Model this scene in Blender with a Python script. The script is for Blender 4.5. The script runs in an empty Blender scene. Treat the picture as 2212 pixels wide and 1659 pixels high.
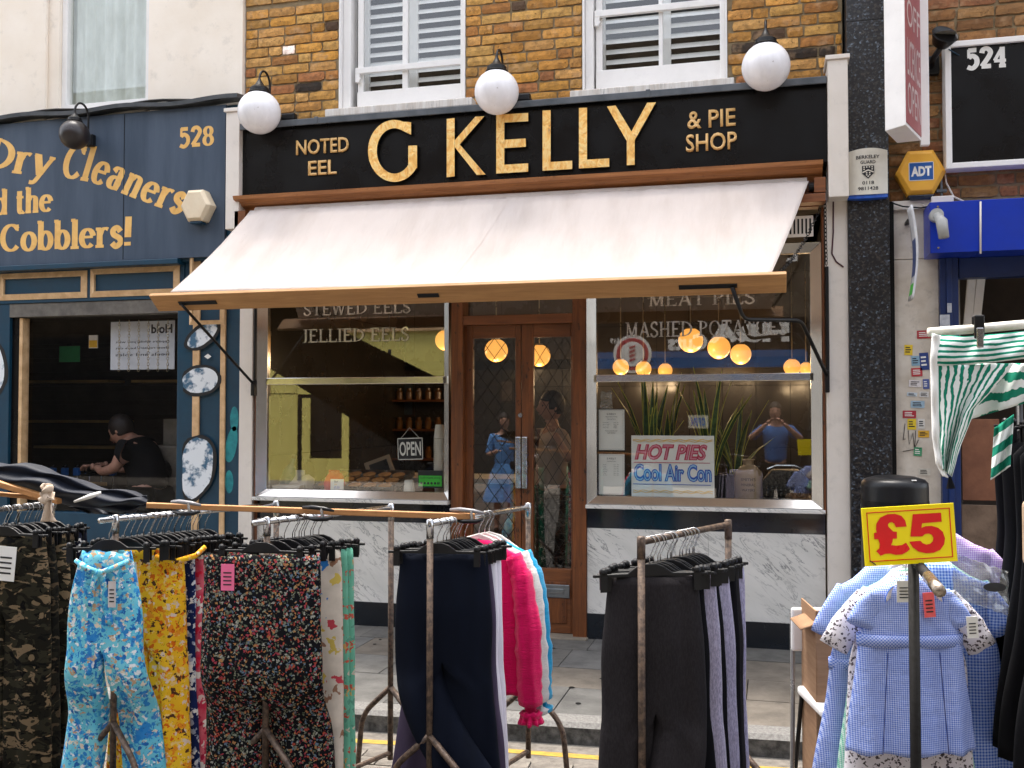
import bpy, bmesh, math, random
from mathutils import Vector, Matrix, noise
R = math.radians
PI = math.pi
random.seed(7)
sc = bpy.context.scene
COL = sc.collection

# ---------------------------------------------------------------- camera, world, sun, exposure
F_PX, CX, CY, D0, EYE = 2150.0, 1106.0, 829.5, 6.75, 1.53
YAW = math.atan(0.262)
PITCH = math.atan(63.5 / 2150)
cam_d = bpy.data.cameras.new('camera')
cam_d.lens = 36 * F_PX / 2212
cam_d.sensor_width = 36
cam_d.clip_end = 300
cam = bpy.data.objects.new('camera', cam_d)
COL.objects.link(cam)
cam.location = (0, -D0, EYE)
cam.rotation_euler = (PI / 2 + PITCH, 0, YAW)
sc.camera = cam

W = bpy.data.worlds.new('World')
sc.world = W
W.use_nodes = True
wn = W.node_tree
bg = wn.nodes['Background']
sky = wn.nodes.new('ShaderNodeTexSky')
sky.sky_type = 'NISHITA'
sky.sun_disc = False
SUN_EL, SUN_AZ = 74, 330          # the sun stands behind the shops: they are in open shade, the far side is sunlit
sky.sun_elevation = R(SUN_EL)
sky.sun_rotation = R(SUN_AZ)
sky.air_density = 1.0
sky.dust_density = 4.0
sky.ozone_density = 0.6
hs = wn.nodes.new('ShaderNodeHueSaturation')          # thin white cloud over the blue
hs.inputs['Saturation'].default_value = 0.35
wn.links.new(sky.outputs[0], hs.inputs['Color'])
wn.links.new(hs.outputs[0], bg.inputs[0])
bg.inputs[1].default_value = 0.15
sun_d = bpy.data.lights.new('sun', 'SUN')
sun_d.energy = 2.0
sun_d.angle = R(32)
sun_d.color = (1.0, 0.93, 0.83)
sun = bpy.data.objects.new('sun', sun_d)
COL.objects.link(sun)
az = R(SUN_AZ)
to_sun = Vector((math.sin(az) * math.cos(R(SUN_EL)), math.cos(az) * math.cos(R(SUN_EL)), math.sin(R(SUN_EL))))
sun.rotation_euler = to_sun.to_track_quat('Z', 'Y').to_euler()
sc.view_settings.view_transform = 'Standard'
sc.view_settings.look = 'None'
sc.view_settings.exposure = 2.08
sc.view_settings.gamma = 1.0
sc.cycles.max_bounces = 8
sc.cycles.transparent_max_bounces = 12
sc.cycles.use_denoising = True

# ---------------------------------------------------------------- measuring helpers (photo measured at 2212 x 1659)
FW = Vector((-math.sin(YAW) * math.cos(PITCH), math.cos(YAW) * math.cos(PITCH), math.sin(PITCH)))
RT = Vector((math.cos(YAW), math.sin(YAW), 0))
UP = RT.cross(FW)
def ray(px, py):
    return FW + RT * ((px - CX) / F_PX) - UP * ((py - CY) / F_PX)
def P(px, py, y=0.0):
    d = ray(px, py); t = (y + D0) / d.y
    return Vector((d.x * t, y, EYE + d.z * t))
def PX(px, py, y=0.0): return P(px, py, y).x
def PZt(px, py, y=0.0): return P(px, py, y).z
def PD(px, py, Z):
    return Vector((0, -D0, EYE)) + ray(px, py) * Z
def PG(px, py, z):
    d = ray(px, py); t = (z - EYE) / d.z
    return Vector((d.x * t, -D0 + d.y * t, z))

# ---------------------------------------------------------------- tagging and objects
def tag(o, label=None, cat=None, group=None, kind=None):
    if label: o['label'] = label
    if cat: o['category'] = cat
    if group: o['group'] = group
    if kind: o['kind'] = kind
    return o
def thing(name, label, cat, loc=(0, 0, 0), rz=0.0, group=None, world=False):
    o = bpy.data.objects.new(name, None)
    COL.objects.link(o)
    o.empty_display_size = 0.1
    o.location = loc
    o.rotation_euler = (0, 0, rz)
    o['_w'] = 1 if world else 0
    return tag(o, label, cat, group)
def link(name, me, parent=None, mat=None):
    o = bpy.data.objects.new(name, me)
    COL.objects.link(o)
    if mat is not None and len(me.materials) == 0:
        me.materials.append(mat)
    if parent is not None:
        o.parent = parent
        if parent.get('_w'):
            o.matrix_parent_inverse = Matrix.Translation(-Vector(parent.location))
    return o
def copy_tree(o, parent=None):
    c = o.copy()
    COL.objects.link(c)
    c.parent = parent
    if parent is not None:
        c.matrix_parent_inverse = o.matrix_parent_inverse.copy()
    for ch in list(o.children):
        copy_tree(ch, c)
    return c

class MB:
    def __init__(s): s.v = []; s.f = []; s.uv = None
    def add(s, vs, fs):
        n = len(s.v); s.v += [tuple(p) for p in vs]; s.f += [tuple(i + n for i in f) for f in fs]; return s
    def box(s, x0, x1, y0, y1, z0, z1):
        x0, x1 = min(x0, x1), max(x0, x1); y0, y1 = min(y0, y1), max(y0, y1); z0, z1 = min(z0, z1), max(z0, z1)
        v = [(x0, y0, z0), (x1, y0, z0), (x1, y1, z0), (x0, y1, z0), (x0, y0, z1), (x1, y0, z1), (x1, y1, z1), (x0, y1, z1)]
        return s.add(v, [(0, 3, 2, 1), (4, 5, 6, 7), (0, 1, 5, 4), (1, 2, 6, 5), (2, 3, 7, 6), (3, 0, 4, 7)])
    def quad(s, a, b, c, d): return s.add([a, b, c, d], [(0, 1, 2, 3)])
    def hexa(s, a, b, c, d, n):           # a quad with thickness along vector n
        n = Vector(n); q = [Vector(p) for p in (a, b, c, d)]
        return s.add(q + [p + n for p in q], [(0, 1, 2, 3), (7, 6, 5, 4), (0, 4, 5, 1), (1, 5, 6, 2), (2, 6, 7, 3), (3, 7, 4, 0)])
    def tube(s, pts, r, n=8, cap=True):
        pts = [Vector(p) for p in pts]; rs = r if isinstance(r, (list, tuple)) else [r] * len(pts)
        base = len(s.v); prev = None; u = None
        for i, p in enumerate(pts):
            d = (pts[min(i + 1, len(pts) - 1)] - pts[max(i - 1, 0)])
            d = d.normalized() if d.length > 1e-9 else Vector((0, 0, 1))
            if u is None:
                u = d.orthogonal().normalized()
            else:
                u = (u - d * u.dot(d)); u = u.normalized() if u.length > 1e-6 else d.orthogonal().normalized()
            w = d.cross(u)
            for k in range(n):
                a = 2 * PI * k / n
                s.v.append(tuple(p + (u * math.cos(a) + w * math.sin(a)) * rs[i]))
        for i in range(len(pts) - 1):
            for k in range(n):
                a = base + i * n + k; b = base + i * n + (k + 1) % n
                s.f.append((a, b, b + n, a + n))
        if cap:
            s.f.append(tuple(base + k for k in reversed(range(n))))
            e = base + (len(pts) - 1) * n
            s.f.append(tuple(e + k for k in range(n)))
        return s
    def lathe(s, prof, n=24, c=(0, 0, 0), cap=True):
        base = len(s.v)
        for r, z in prof:
            for k in range(n):
                a = 2 * PI * k / n
                s.v.append((c[0] + r * math.cos(a), c[1] + r * math.sin(a), c[2] + z))
        for i in range(len(prof) - 1):
            for k in range(n):
                a = base + i * n + k; b = base + i * n + (k + 1) % n
                s.f.append((a, b, b + n, a + n))
        if cap:
            s.f.append(tuple(base + k for k in reversed(range(n))))
            e = base + (len(prof) - 1) * n
            s.f.append(tuple(e + k for k in range(n)))
        return s
    def sphere(s, c, r, nu=24, nv=14, sc_=(1, 1, 1)):
        prof = []
        base = len(s.v)
        s.v.append((c[0], c[1], c[2] - r * sc_[2]))
        for i in range(1, nv):
            t = -PI / 2 + PI * i / nv
            for k in range(nu):
                a = 2 * PI * k / nu
                s.v.append((c[0] + r * sc_[0] * math.cos(t) * math.cos(a), c[1] + r * sc_[1] * math.cos(t) * math.sin(a), c[2] + r * sc_[2] * math.sin(t)))
        s.v.append((c[0], c[1], c[2] + r * sc_[2])); top = len(s.v) - 1
        for k in range(nu): s.f.append((base, base + 1 + (k + 1) % nu, base + 1 + k))
        for i in range(nv - 2):
            for k in range(nu):
                a = base + 1 + i * nu + k; b = base + 1 + i * nu + (k + 1) % nu
                s.f.append((a, b, b + nu, a + nu))
        l = base + 1 + (nv - 2) * nu
        for k in range(nu): s.f.append((l + k, l + (k + 1) % nu, top))
        return s
    def prism(s, poly, y0, y1):           # polygon in x,z extruded along y
        n = len(poly)
        v = [(x, y0, z) for x, z in poly] + [(x, y1, z) for x, z in poly]
        f = [tuple(range(n)), tuple(reversed(range(n, 2 * n)))]
        for i in range(n):
            j = (i + 1) % n
            f.append((i, i + n, j + n, j))
        return s.add(v, f)
    def grid(s, nu, nv, fn, uv=True):
        base = len(s.v)
        for j in range(nv + 1):
            for i in range(nu + 1):
                s.v.append(tuple(fn(i / nu, j / nv)))
        for j in range(nv):
            for i in range(nu):
                a = base + j * (nu + 1) + i
                s.f.append((a, a + 1, a + nu + 2, a + nu + 1))
        if uv: s.uv = [(i / nu, j / nv) for j in range(nv + 1) for i in range(nu + 1)]
        return s
    def mesh(s, name, smooth=False):
        me = bpy.data.meshes.new(name)
        me.from_pydata(s.v, [], s.f)
        if s.uv and len(s.uv) == len(s.v):
            l = me.uv_layers.new(name='UVMap')
            for lp in me.loops: l.data[lp.index].uv = s.uv[lp.vertex_index]
        bm = bmesh.new(); bm.from_mesh(me)
        bmesh.ops.recalc_face_normals(bm, faces=bm.faces)
        bm.to_mesh(me); bm.free()
        if smooth: me.polygons.foreach_set('use_smooth', [True] * len(me.polygons))
        me.update()
        return me
    def build(s, name, mat, parent=None, smooth=False, bevel=0, solid=0, sub=0, auto=None):
        me = s.mesh(name, smooth)
        o = link(name, me, parent, mat)
        if solid:
            m = o.modifiers.new('solid', 'SOLIDIFY'); m.thickness = solid; m.offset = 0
        if bevel:
            m = o.modifiers.new('bevel', 'BEVEL'); m.width = bevel; m.segments = 2; m.limit_method = 'ANGLE'; m.harden_normals = False
        if sub:
            m = o.modifiers.new('sub', 'SUBSURF'); m.levels = sub; m.render_levels = sub
        if auto:
            me.polygons.foreach_set('use_smooth', [True] * len(me.polygons))
            me.set_sharp_from_angle(angle=R(auto))
        return o
def bx(name, mat, parent, x0, x1, y0, y1, z0, z1, bevel=0.003):
    return MB().box(x0, x1, y0, y1, z0, z1).build(name, mat, parent, bevel=bevel)

# ---------------------------------------------------------------- materials
MATS = {}
def newmat(name):
    m = bpy.data.materials.new(name); m.use_nodes = True
    nt = m.node_tree
    return m, nt, nt.nodes['Principled BSDF']
def N(nt, t, **kw):
    n = nt.nodes.new('ShaderNode' + t)
    for k, v in kw.items(): setattr(n, k, v)
    return n
def mapping(nt, scale=(1, 1, 1), rot=(0, 0, 0), src='Object'):
    tc = N(nt, 'TexCoord'); mp = N(nt, 'Mapping')
    mp.inputs['Scale'].default_value = scale; mp.inputs['Rotation'].default_value = rot
    nt.links.new(tc.outputs[src], mp.inputs[0])
    return mp.outputs[0]
def noise_n(nt, vec, scale, detail=4, rough=.6, dist=0):
    n = N(nt, 'TexNoise'); n.inputs['Scale'].default_value = scale; n.inputs['Detail'].default_value = detail
    n.inputs['Roughness'].default_value = rough; n.inputs['Distortion'].default_value = dist
    nt.links.new(vec, n.inputs['Vector']); return n.outputs['Fac']
def ramp(nt, fac, stops, interp='LINEAR'):
    r = N(nt, 'ValToRGB'); e = r.color_ramp; e.interpolation = interp
    while len(e.elements) > 1: e.elements.remove(e.elements[0])
    e.elements[0].position = stops[0][0]; e.elements[0].color = (*stops[0][1], 1)
    for p, c in stops[1:]:
        k = e.elements.new(p); k.color = (*c, 1)
    nt.links.new(fac, r.inputs[0]); return r.outputs[0]
def g3(v): return (v, v, v)
def mixc(nt, fac, a, b, mode='MIX'):
    m = N(nt, 'Mix', data_type='RGBA', blend_type=mode)
    if isinstance(fac, (int, float)): m.inputs[0].default_value = fac
    else: nt.links.new(fac, m.inputs[0])
    for k, v in ((6, a), (7, b)):
        if isinstance(v, tuple): m.inputs[k].default_value = (*v[:3], 1)
        else: nt.links.new(v, m.inputs[k])
    return m.outputs[2]
def math_n(nt, op, a, b=None, c=None):
    m = N(nt, 'Math', operation=op)
    for k, v in enumerate((a, b, c)):
        if v is None: continue
        if isinstance(v, (int, float)): m.inputs[k].default_value = v
        else: nt.links.new(v, m.inputs[k])
    return m.outputs[0]
def bump(nt, bs, h, strength=.3, dist=.01):
    b = N(nt, 'Bump'); b.inputs['Strength'].default_value = strength; b.inputs['Distance'].default_value = dist
    nt.links.new(h, b.inputs['Height']); nt.links.new(b.outputs[0], bs.inputs['Normal'])
def simple(name, col, col2=None, rough=.6, metal=0, scale=6, bstr=.15, bscale=60, bdist=.003, spec=.5, stretch=(1, 1, 1), dirt=0, rvar=.12, lo=.35, hi=.65):
    if name in MATS: return MATS[name]
    m, nt, bs = newmat(name)
    v = mapping(nt, stretch)
    n = noise_n(nt, v, scale, 6)
    c2 = col2 or tuple(x * .82 for x in col)
    c = ramp(nt, n, [(lo, c2), (hi, col)])
    if dirt:
        n2 = noise_n(nt, v, scale * 3.1, 8, .7)
        c = mixc(nt, ramp(nt, n2, [(.55, g3(0)), (.72, g3(dirt))]), c, tuple(x * .35 for x in col))
    nt.links.new(c, bs.inputs['Base Color'])
    r = ramp(nt, n, [(.3, g3(min(1, rough + rvar))), (.7, g3(max(.02, rough - rvar)))])
    nt.links.new(r, bs.inputs['Roughness'])
    bs.inputs['Metallic'].default_value = metal
    bs.inputs['Specular IOR Level'].default_value = spec
    if bstr: bump(nt, bs, noise_n(nt, v, bscale, 3), bstr, bdist)
    MATS[name] = m
    return m
def wood(name, col, col2, rough=.5, axis=0, scale=3, dents=.0, spec=.5):
    if name in MATS: return MATS[name]
    m, nt, bs = newmat(name)
    st = [14, 14, 14]; st[axis] = 1.0
    v = mapping(nt, tuple(st))
    n = noise_n(nt, v, scale, 8, .65, .6)
    c = ramp(nt, n, [(.3, col2), (.5, tuple((a + b) / 2 for a, b in zip(col, col2))), (.68, col)])
    v2 = mapping(nt, (1, 1, 1))
    n2 = noise_n(nt, v2, 2.3, 3)
    c = mixc(nt, ramp(nt, n2, [(.4, g3(0)), (.7, g3(.45))]), c, col2)
    if dents:
        n3 = noise_n(nt, mapping(nt, (22, 22, 9)), 1.0, 3, .8)
        c = mixc(nt, ramp(nt, n3, [(.62, g3(0)), (.68, g3(dents))]), c, (.012, .006, .004))
    nt.links.new(c, bs.inputs['Base Color'])
    nt.links.new(ramp(nt, n, [(.3, g3(rough + .15)), (.7, g3(rough))]), bs.inputs['Roughness'])
    bs.inputs['Specular IOR Level'].default_value = spec
    bump(nt, bs, n, .2, .003)
    MATS[name] = m
    return m
def emit(name, col, strength):
    m, nt, bs = newmat(name)
    v = mapping(nt); n = noise_n(nt, v, 3, 2)
    c = ramp(nt, n, [(.3, tuple(x * .85 for x in col)), (.7, col)])
    nt.links.new(c, bs.inputs['Emission Color'])
    bs.inputs['Emission Strength'].default_value = strength
    bs.inputs['Base Color'].default_value = (*[x * .8 for x in col], 1)
    bs.inputs['Roughness'].default_value = .3
    return m
def glass(name, tint=(.93, .95, .94), ior=2.1, dirt=.005):
    f0 = ((ior - 1) / (ior + 1)) ** 2
    m, nt, bs = newmat(name)
    out = nt.nodes['Material Output']
    tr = N(nt, 'BsdfTransparent'); tr.inputs[0].default_value = (*tint, 1)
    gl = N(nt, 'BsdfGlossy'); gl.inputs['Roughness'].default_value = .012
    lw = N(nt, 'LayerWeight'); lw.inputs['Blend'].default_value = .5
    fac = math_n(nt, 'MULTIPLY_ADD', math_n(nt, 'POWER', lw.outputs['Facing'], 5.0), 1 - f0, f0)
    mx = N(nt, 'MixShader')
    nt.links.new(fac, mx.inputs[0]); nt.links.new(tr.outputs[0], mx.inputs[1]); nt.links.new(gl.outputs[0], mx.inputs[2])
    df = N(nt, 'BsdfDiffuse'); df.inputs[0].default_value = (.6, .6, .58, 1)
    m2 = N(nt, 'MixShader')
    n = noise_n(nt, mapping(nt), 5, 6, .7)
    nt.links.new(ramp(nt, n, [(.45, g3(.0)), (.8, g3(dirt))]), m2.inputs[0])
    nt.links.new(mx.outputs[0], m2.inputs[1]); nt.links.new(df.outputs[0], m2.inputs[2])
    nt.links.new(m2.outputs[0], out.inputs['Surface'])
    nt.nodes.remove(bs)
    return m
def marble(name):
    m, nt, bs = newmat(name)
    v = mapping(nt, (1, 1, 1), (0, R(-38), 0))
    mp = N(nt, 'Mapping'); mp.inputs['Scale'].default_value = (1.6, 1, 6); nt.links.new(v, mp.inputs[0])
    d = noise_n(nt, mp.outputs[0], 2.3, 10, .68, .9)
    a = math_n(nt, 'ABSOLUTE', math_n(nt, 'SUBTRACT', d, .5))
    vein = ramp(nt, a, [(.0, g3(1)), (.010, g3(.5)), (.024, g3(0))])
    n2 = noise_n(nt, v, 3, 4)
    msk = ramp(nt, n2, [(.42, g3(.05)), (.60, g3(1))])
    vv = math_n(nt, 'MULTIPLY', vein, msk)
    cloud = ramp(nt, noise_n(nt, mp.outputs[0], 1.1, 6), [(.3, (.66, .65, .61)), (.65, (.80, .78, .74))])
    c = mixc(nt, vv, cloud, (.10, .105, .11))
    nt.links.new(c, bs.inputs['Base Color']); bs.inputs['Roughness'].default_value = .28
    return m
def granite(name):
    m, nt, bs = newmat(name)
    v = mapping(nt)
    vo = N(nt, 'TexVoronoi'); vo.inputs['Scale'].default_value = 95; nt.links.new(v, vo.inputs['Vector'])
    n1 = noise_n(nt, v, 40, 6, .75)
    sep = N(nt, 'SeparateColor'); nt.links.new(vo.outputs['Color'], sep.inputs[0])
    c = ramp(nt, sep.outputs[0], [(0, (.008, .008, .010)), (.5, (.03, .028, .028)), (.68, (.06, .05, .045)), (.86, (.08, .095, .12)), (.965, (.15, .19, .24))], 'CONSTANT')
    c = mixc(nt, ramp(nt, n1, [(.42, g3(0)), (.6, g3(.8))]), c, (.012, .012, .014))
    nt.links.new(c, bs.inputs['Base Color']); bs.inputs['Roughness'].default_value = .3
    return m
def brick_mat(name, dark=1.0):
    m, nt, bs = newmat(name)
    oi = N(nt, 'ObjectInfo')
    gm = N(nt, 'TexCoord')
    va = N(nt, 'VectorMath', operation='ADD'); nt.links.new(gm.outputs['Object'], va.inputs[0]); nt.links.new(oi.outputs['Location'], va.inputs[1])
    n = noise_n(nt, va.outputs[0], 26, 7, .72)
    n2 = noise_n(nt, va.outputs[0], 75, 5, .7)
    n3 = noise_n(nt, va.outputs[0], 9, 3)
    c = mixc(nt, ramp(nt, n, [(.42, g3(0)), (.62, g3(.65))]), oi.outputs['Color'], mixc(nt, .7, oi.outputs['Color'], (.07, .035, .015), 'MIX'))
    c = mixc(nt, ramp(nt, n3, [(.55, g3(0)), (.75, g3(.5))]), c, (.62, .40, .22))
    c = mixc(nt, ramp(nt, n2, [(.60, g3(0)), (.68, g3(.75))]), c, (.035, .018, .01))
    nt.links.new(c, bs.inputs['Base Color']); bs.inputs['Roughness'].default_value = .88
    h = math_n(nt, 'SUBTRACT', n, math_n(nt, 'MULTIPLY', ramp(nt, n2, [(.6, g3(0)), (.7, g3(1))]), .6))
    bump(nt, bs, h, .9, .006)
    return m
def floral(name, base, pal, scale=60, cover=.5, base2=None, rough=.85, stretch=(1, 1, 1), dark=None, big=None):
    m, nt, bs = newmat(name)
    v = mapping(nt, stretch)
    nd = N(nt, 'TexNoise'); nd.inputs['Scale'].default_value = scale * .9; nd.inputs['Detail'].default_value = 3
    nt.links.new(v, nd.inputs['Vector'])
    vm = N(nt, 'VectorMath', operation='MULTIPLY_ADD'); nt.links.new(nd.outputs['Color'], vm.inputs[0])
    vm.inputs[1].default_value = g3(2.6 / scale); nt.links.new(v, vm.inputs[2])
    vo = N(nt, 'TexVoronoi'); vo.inputs['Scale'].default_value = scale; nt.links.new(vm.outputs[0], vo.inputs['Vector'])
    sep = N(nt, 'SeparateColor'); nt.links.new(vo.outputs['Color'], sep.inputs[0])
    k = len(pal)
    pc = ramp(nt, sep.outputs[0], [(i / k, c) for i, c in enumerate(pal)], 'CONSTANT')
    n0 = noise_n(nt, v, 9, 3)
    b = ramp(nt, n0, [(.38, base), (.62, base2 or tuple(x * .8 for x in base))])
    present = math_n(nt, 'LESS_THAN', sep.outputs[1], cover)
    near = math_n(nt, 'LESS_THAN', vo.outputs['Distance'], .58)
    c = mixc(nt, math_n(nt, 'MULTIPLY', present, near), b, pc)
    if big:
        n4 = noise_n(nt, v, big[0], 4, .7, .5)
        c = mixc(nt, ramp(nt, n4, [(big[2], g3(0)), (big[2] + .03, g3(.92))]), c, big[1])
    if dark:
        n5 = noise_n(nt, v, scale * 1.3, 3, .8)
        c = mixc(nt, ramp(nt, n5, [(.62, g3(0)), (.65, g3(.85))]), c, dark)
    nt.links.new(c, bs.inputs['Base Color']); bs.inputs['Roughness'].default_value = rough
    bs.inputs['Specular IOR Level'].default_value = .15
    bump(nt, bs, noise_n(nt, v, 420, 2), .15, .002)
    MATS[name] = m
    return m
def fabric(name, col, col2=None, weave=500, rough=.9, bstr=.3, crinkle=0, marl=0, sheen=.2):
    if name in MATS: return MATS[name]
    m, nt, bs = newmat(name)
    v = mapping(nt)
    n = noise_n(nt, mapping(nt, (1, 1, .3)), 8, 5)
    c = ramp(nt, n, [(.3, col2 or tuple(x * .8 for x in col)), (.7, col)])
    if marl:
        mv = noise_n(nt, mapping(nt, (1, 1, .22)), 260, 3, .8)
        c = mixc(nt, ramp(nt, mv, [(.42, g3(0)), (.6, g3(marl))]), c, tuple(min(1, x * 2.2 + .02) for x in col))
    nt.links.new(c, bs.inputs['Base Color'])
    bs.inputs['Roughness'].default_value = rough
    bs.inputs['Specular IOR Level'].default_value = .15
    bs.inputs['Sheen Weight'].default_value = sheen
    h = noise_n(nt, mapping(nt, (1, 1, 1)), weave, 2)
    if crinkle:
        h2 = noise_n(nt, mapping(nt, (.35, .35, 1.6)), 75, 4, .7)
        h = math_n(nt, 'ADD', math_n(nt, 'MULTIPLY', h, .2), math_n(nt, 'MULTIPLY', h2, crinkle))
    bump(nt, bs, h, bstr, .004)
    MATS[name] = m
    return m
def gingham(name, col, light=(.50, .56, .80), cell=.0058, diag=False):
    m, nt, bs = newmat(name)
    tc = N(nt, 'TexCoord'); mp = N(nt, 'Mapping')
    nt.links.new(tc.outputs['Object'], mp.inputs[0])
    if diag: mp.inputs['Rotation'].default_value = (0, R(45), 0)
    s = N(nt, 'SeparateXYZ'); nt.links.new(mp.outputs[0], s.inputs[0])
    def sq(o):
        return math_n(nt, 'GREATER_THAN', math_n(nt, 'SINE', math_n(nt, 'MULTIPLY', o, PI / cell)), 0)
    a = math_n(nt, 'MULTIPLY', math_n(nt, 'ADD', sq(s.outputs[0]), sq(s.outputs[2])), .5)
    mid = tuple((x + y) / 2 for x, y in zip(col, light))
    c = ramp(nt, a, [(0, light), (.3, mid), (.8, col)], 'CONSTANT')
    n = noise_n(nt, mapping(nt), 7, 4)
    c = mixc(nt, ramp(nt, n, [(.3, g3(.22)), (.7, g3(0))]), c, col)
    nt.links.new(c, bs.inputs['Base Color']); bs.inputs['Roughness'].default_value = .9
    bs.inputs['Specular IOR Level'].default_value = .15
    bump(nt, bs, noise_n(nt, mapping(nt), 26, 5), .45, .012)
    MATS[name] = m
    return m
def camo(name, pal, scale=9, stretch=(1, 1, 1)):
    m, nt, bs = newmat(name)
    v = mapping(nt, stretch)
    a = noise_n(nt, v, scale, 3, .5, 1.2)
    v2 = mapping(nt, tuple(x * 1.0 for x in stretch), (0.4, 1.1, .3))
    b = noise_n(nt, v2, scale * 1.2, 3, .5, 1.2)
    c = mixc(nt, ramp(nt, a, [(0, g3(0)), (.5, g3(1))], 'CONSTANT'), pal[0], pal[1])
    c = mixc(nt, ramp(nt, b, [(0, g3(0)), (.57, g3(1))], 'CONSTANT'), c, pal[2])
    d = noise_n(nt, mapping(nt, stretch, (1, .2, .7)), scale * 1.3, 3, .5, 1.5)
    c = mixc(nt, ramp(nt, d, [(0, g3(0)), (.62, g3(1))], 'CONSTANT'), c, pal[3])
    nt.links.new(c, bs.inputs['Base Color']); bs.inputs['Roughness'].default_value = .9
    bs.inputs['Specular IOR Level'].default_value = .12
    MATS[name] = m
    return m

white_paint = simple('white_paint', (.90, .88, .86), (.83, .81, .79), .45, scale=4, bstr=.1, dirt=.12)
cream_render = simple('cream_render', (.94, .85, .74), (.88, .78, .66), .85, scale=2.2, bstr=.25, bscale=35, dirt=.25)
cream_paint = simple('cream_paint', (.80, .74, .68), (.73, .67, .60), .5, scale=3, bstr=.08, dirt=.2)
black_gloss = simple('black_gloss', (.006, .0055, .006), (.004, .004, .0045), .3, scale=3, bstr=.03, bscale=2, bdist=.01, spec=.25)
black_metal = simple('black_metal', (.007, .007, .008), None, .4, scale=9, bstr=.15, spec=.35)
black_plastic = simple('black_plastic', (.007, .0075, .009), (.005, .005, .006), .38, scale=9, bstr=.08, spec=.35)
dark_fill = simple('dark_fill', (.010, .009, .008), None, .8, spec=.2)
mortar = simple('mortar', (.30, .225, .13), (.20, .15, .085), .95, scale=14, bstr=.6, bscale=120)
brick_m = brick_mat('brick_stock')
lead_m = simple('lead_flashing', (.12, .13, .145), (.07, .08, .09), .5, metal=.3, scale=7, bstr=.3, bscale=20)
varnished = wood('varnished_wood', (.28, .095, .028), (.12, .038, .012), .35, 0)
varnished_v = wood('varnished_wood_upright', (.26, .082, .022), (.08, .025, .008), .32, 2, dents=.9)
oak_plank = wood('pine_plank', (.60, .33, .13), (.40, .20, .075), .5, 0)
batten_m = wood('batten_wood', (.50, .24, .085), (.30, .13, .04), .55, 0, dents=.3)
steel = simple('brushed_steel', (.70, .68, .65), (.60, .58, .56), .2, metal=1, scale=3, bstr=.14, bscale=5, bdist=.004, stretch=(1, 1, .4), rvar=.06)
chrome = simple('chrome_tube', (.62, .62, .63), (.34, .33, .32), .22, metal=1, scale=30, bstr=.1)
brass_dull = simple('brass_dull', (.5, .42, .28), None, .3, metal=1)
rust_tube = simple('bare_tube', (.12, .078, .052), (.045, .028, .02), .5, metal=.25, scale=55, bstr=.5, bscale=160, dirt=.5, lo=.42, hi=.58)
marble_m = marble('white_marble')
granite_m = granite('dark_granite')
glass_m = glass('shop_glass')
glass_up = glass('house_glass', ior=2.0, dirt=.0)
blue_board = simple('faded_blue_board', (.070, .098, .145), (.045, .068, .105), .5, scale=3, bstr=.12, stretch=(2, 1, .3), spec=.35, dirt=.08)
blue_paint = simple('deep_blue_paint', (.006, .050, .095), (.004, .034, .068), .4, scale=5, bstr=.12, dirt=.1)
gold_paint = simple('gold_paint', (.90, .55, .17), (.78, .44, .12), .55, scale=12, bstr=.05)
gold_trim = simple('gold_trim', (.74, .50, .27), (.55, .34, .17), .6, scale=12, bstr=.2, dirt=.25)
canvas_m = fabric('awning_canvas', (.84, .77, .73), (.80, .73, .69), weave=300, bstr=.12)
concrete_m = simple('paving_stone', (.27, .24, .205), (.19, .165, .14), .85, scale=9, bstr=.5, bscale=90, dirt=.35)
def translucent(m, amt):
    nt = m.node_tree; bs = nt.nodes['Principled BSDF']; out = nt.nodes['Material Output']
    tl_ = N(nt, 'BsdfTranslucent'); tl_.inputs[0].default_value = (.80, .70, .60, 1)
    mx = N(nt, 'MixShader'); mx.inputs[0].default_value = amt
    nt.links.new(bs.outputs[0], mx.inputs[1]); nt.links.new(tl_.outputs[0], mx.inputs[2]); nt.links.new(mx.outputs[0], out.inputs['Surface'])
translucent(canvas_m, .35)
def weather_canvas(m):
    nt = m.node_tree; bs = nt.nodes['Principled BSDF']
    src = bs.inputs['Base Color'].links[0].from_socket
    n = noise_n(nt, mapping(nt, (2.2, .5, .5)), 2.4, 7, .65)
    n2 = noise_n(nt, mapping(nt, (1, 1, 1)), 28, 3, .6)
    c = mixc(nt, ramp(nt, n, [(.48, g3(0)), (.75, g3(.4))]), src, (.52, .44, .38))
    c = mixc(nt, ramp(nt, n2, [(.74, g3(0)), (.80, g3(.35))]), c, (.30, .24, .2))
    nt.links.new(c, bs.inputs['Base Color'])
    bump(nt, bs, noise_n(nt, mapping(nt, (3, .6, .6)), 3, 5, .6, .6), .35, .05)
weather_canvas(canvas_m)
def opal(name):
    m, nt, bs = newmat(name)
    v = mapping(nt); n = noise_n(nt, mapping(nt, (3, 3, 1)), 5, 5)
    c = ramp(nt, n, [(.3, (.80, .79, .82)), (.6, (.90, .89, .92))])
    n2 = noise_n(nt, v, 60, 2, .6)
    c = mixc(nt, ramp(nt, n2, [(.70, g3(0)), (.74, g3(.5))]), c, (.3, .25, .22))
    nt.links.new(c, bs.inputs['Base Color']); bs.inputs['Roughness'].default_value = .25
    bs.inputs['Subsurface Weight'].default_value = .35; bs.inputs['Subsurface Radius'].default_value = (.06, .06, .06); bs.inputs['Subsurface Scale'].default_value = 1
    return m
opal_m = opal('opal_glass')
paper_m = simple('paper_white', (.80, .79, .75), (.74, .72, .68), .7, bstr=0)
ink_m = simple('ink_black', (.015, .015, .018), None, .6, bstr=0)
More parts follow.
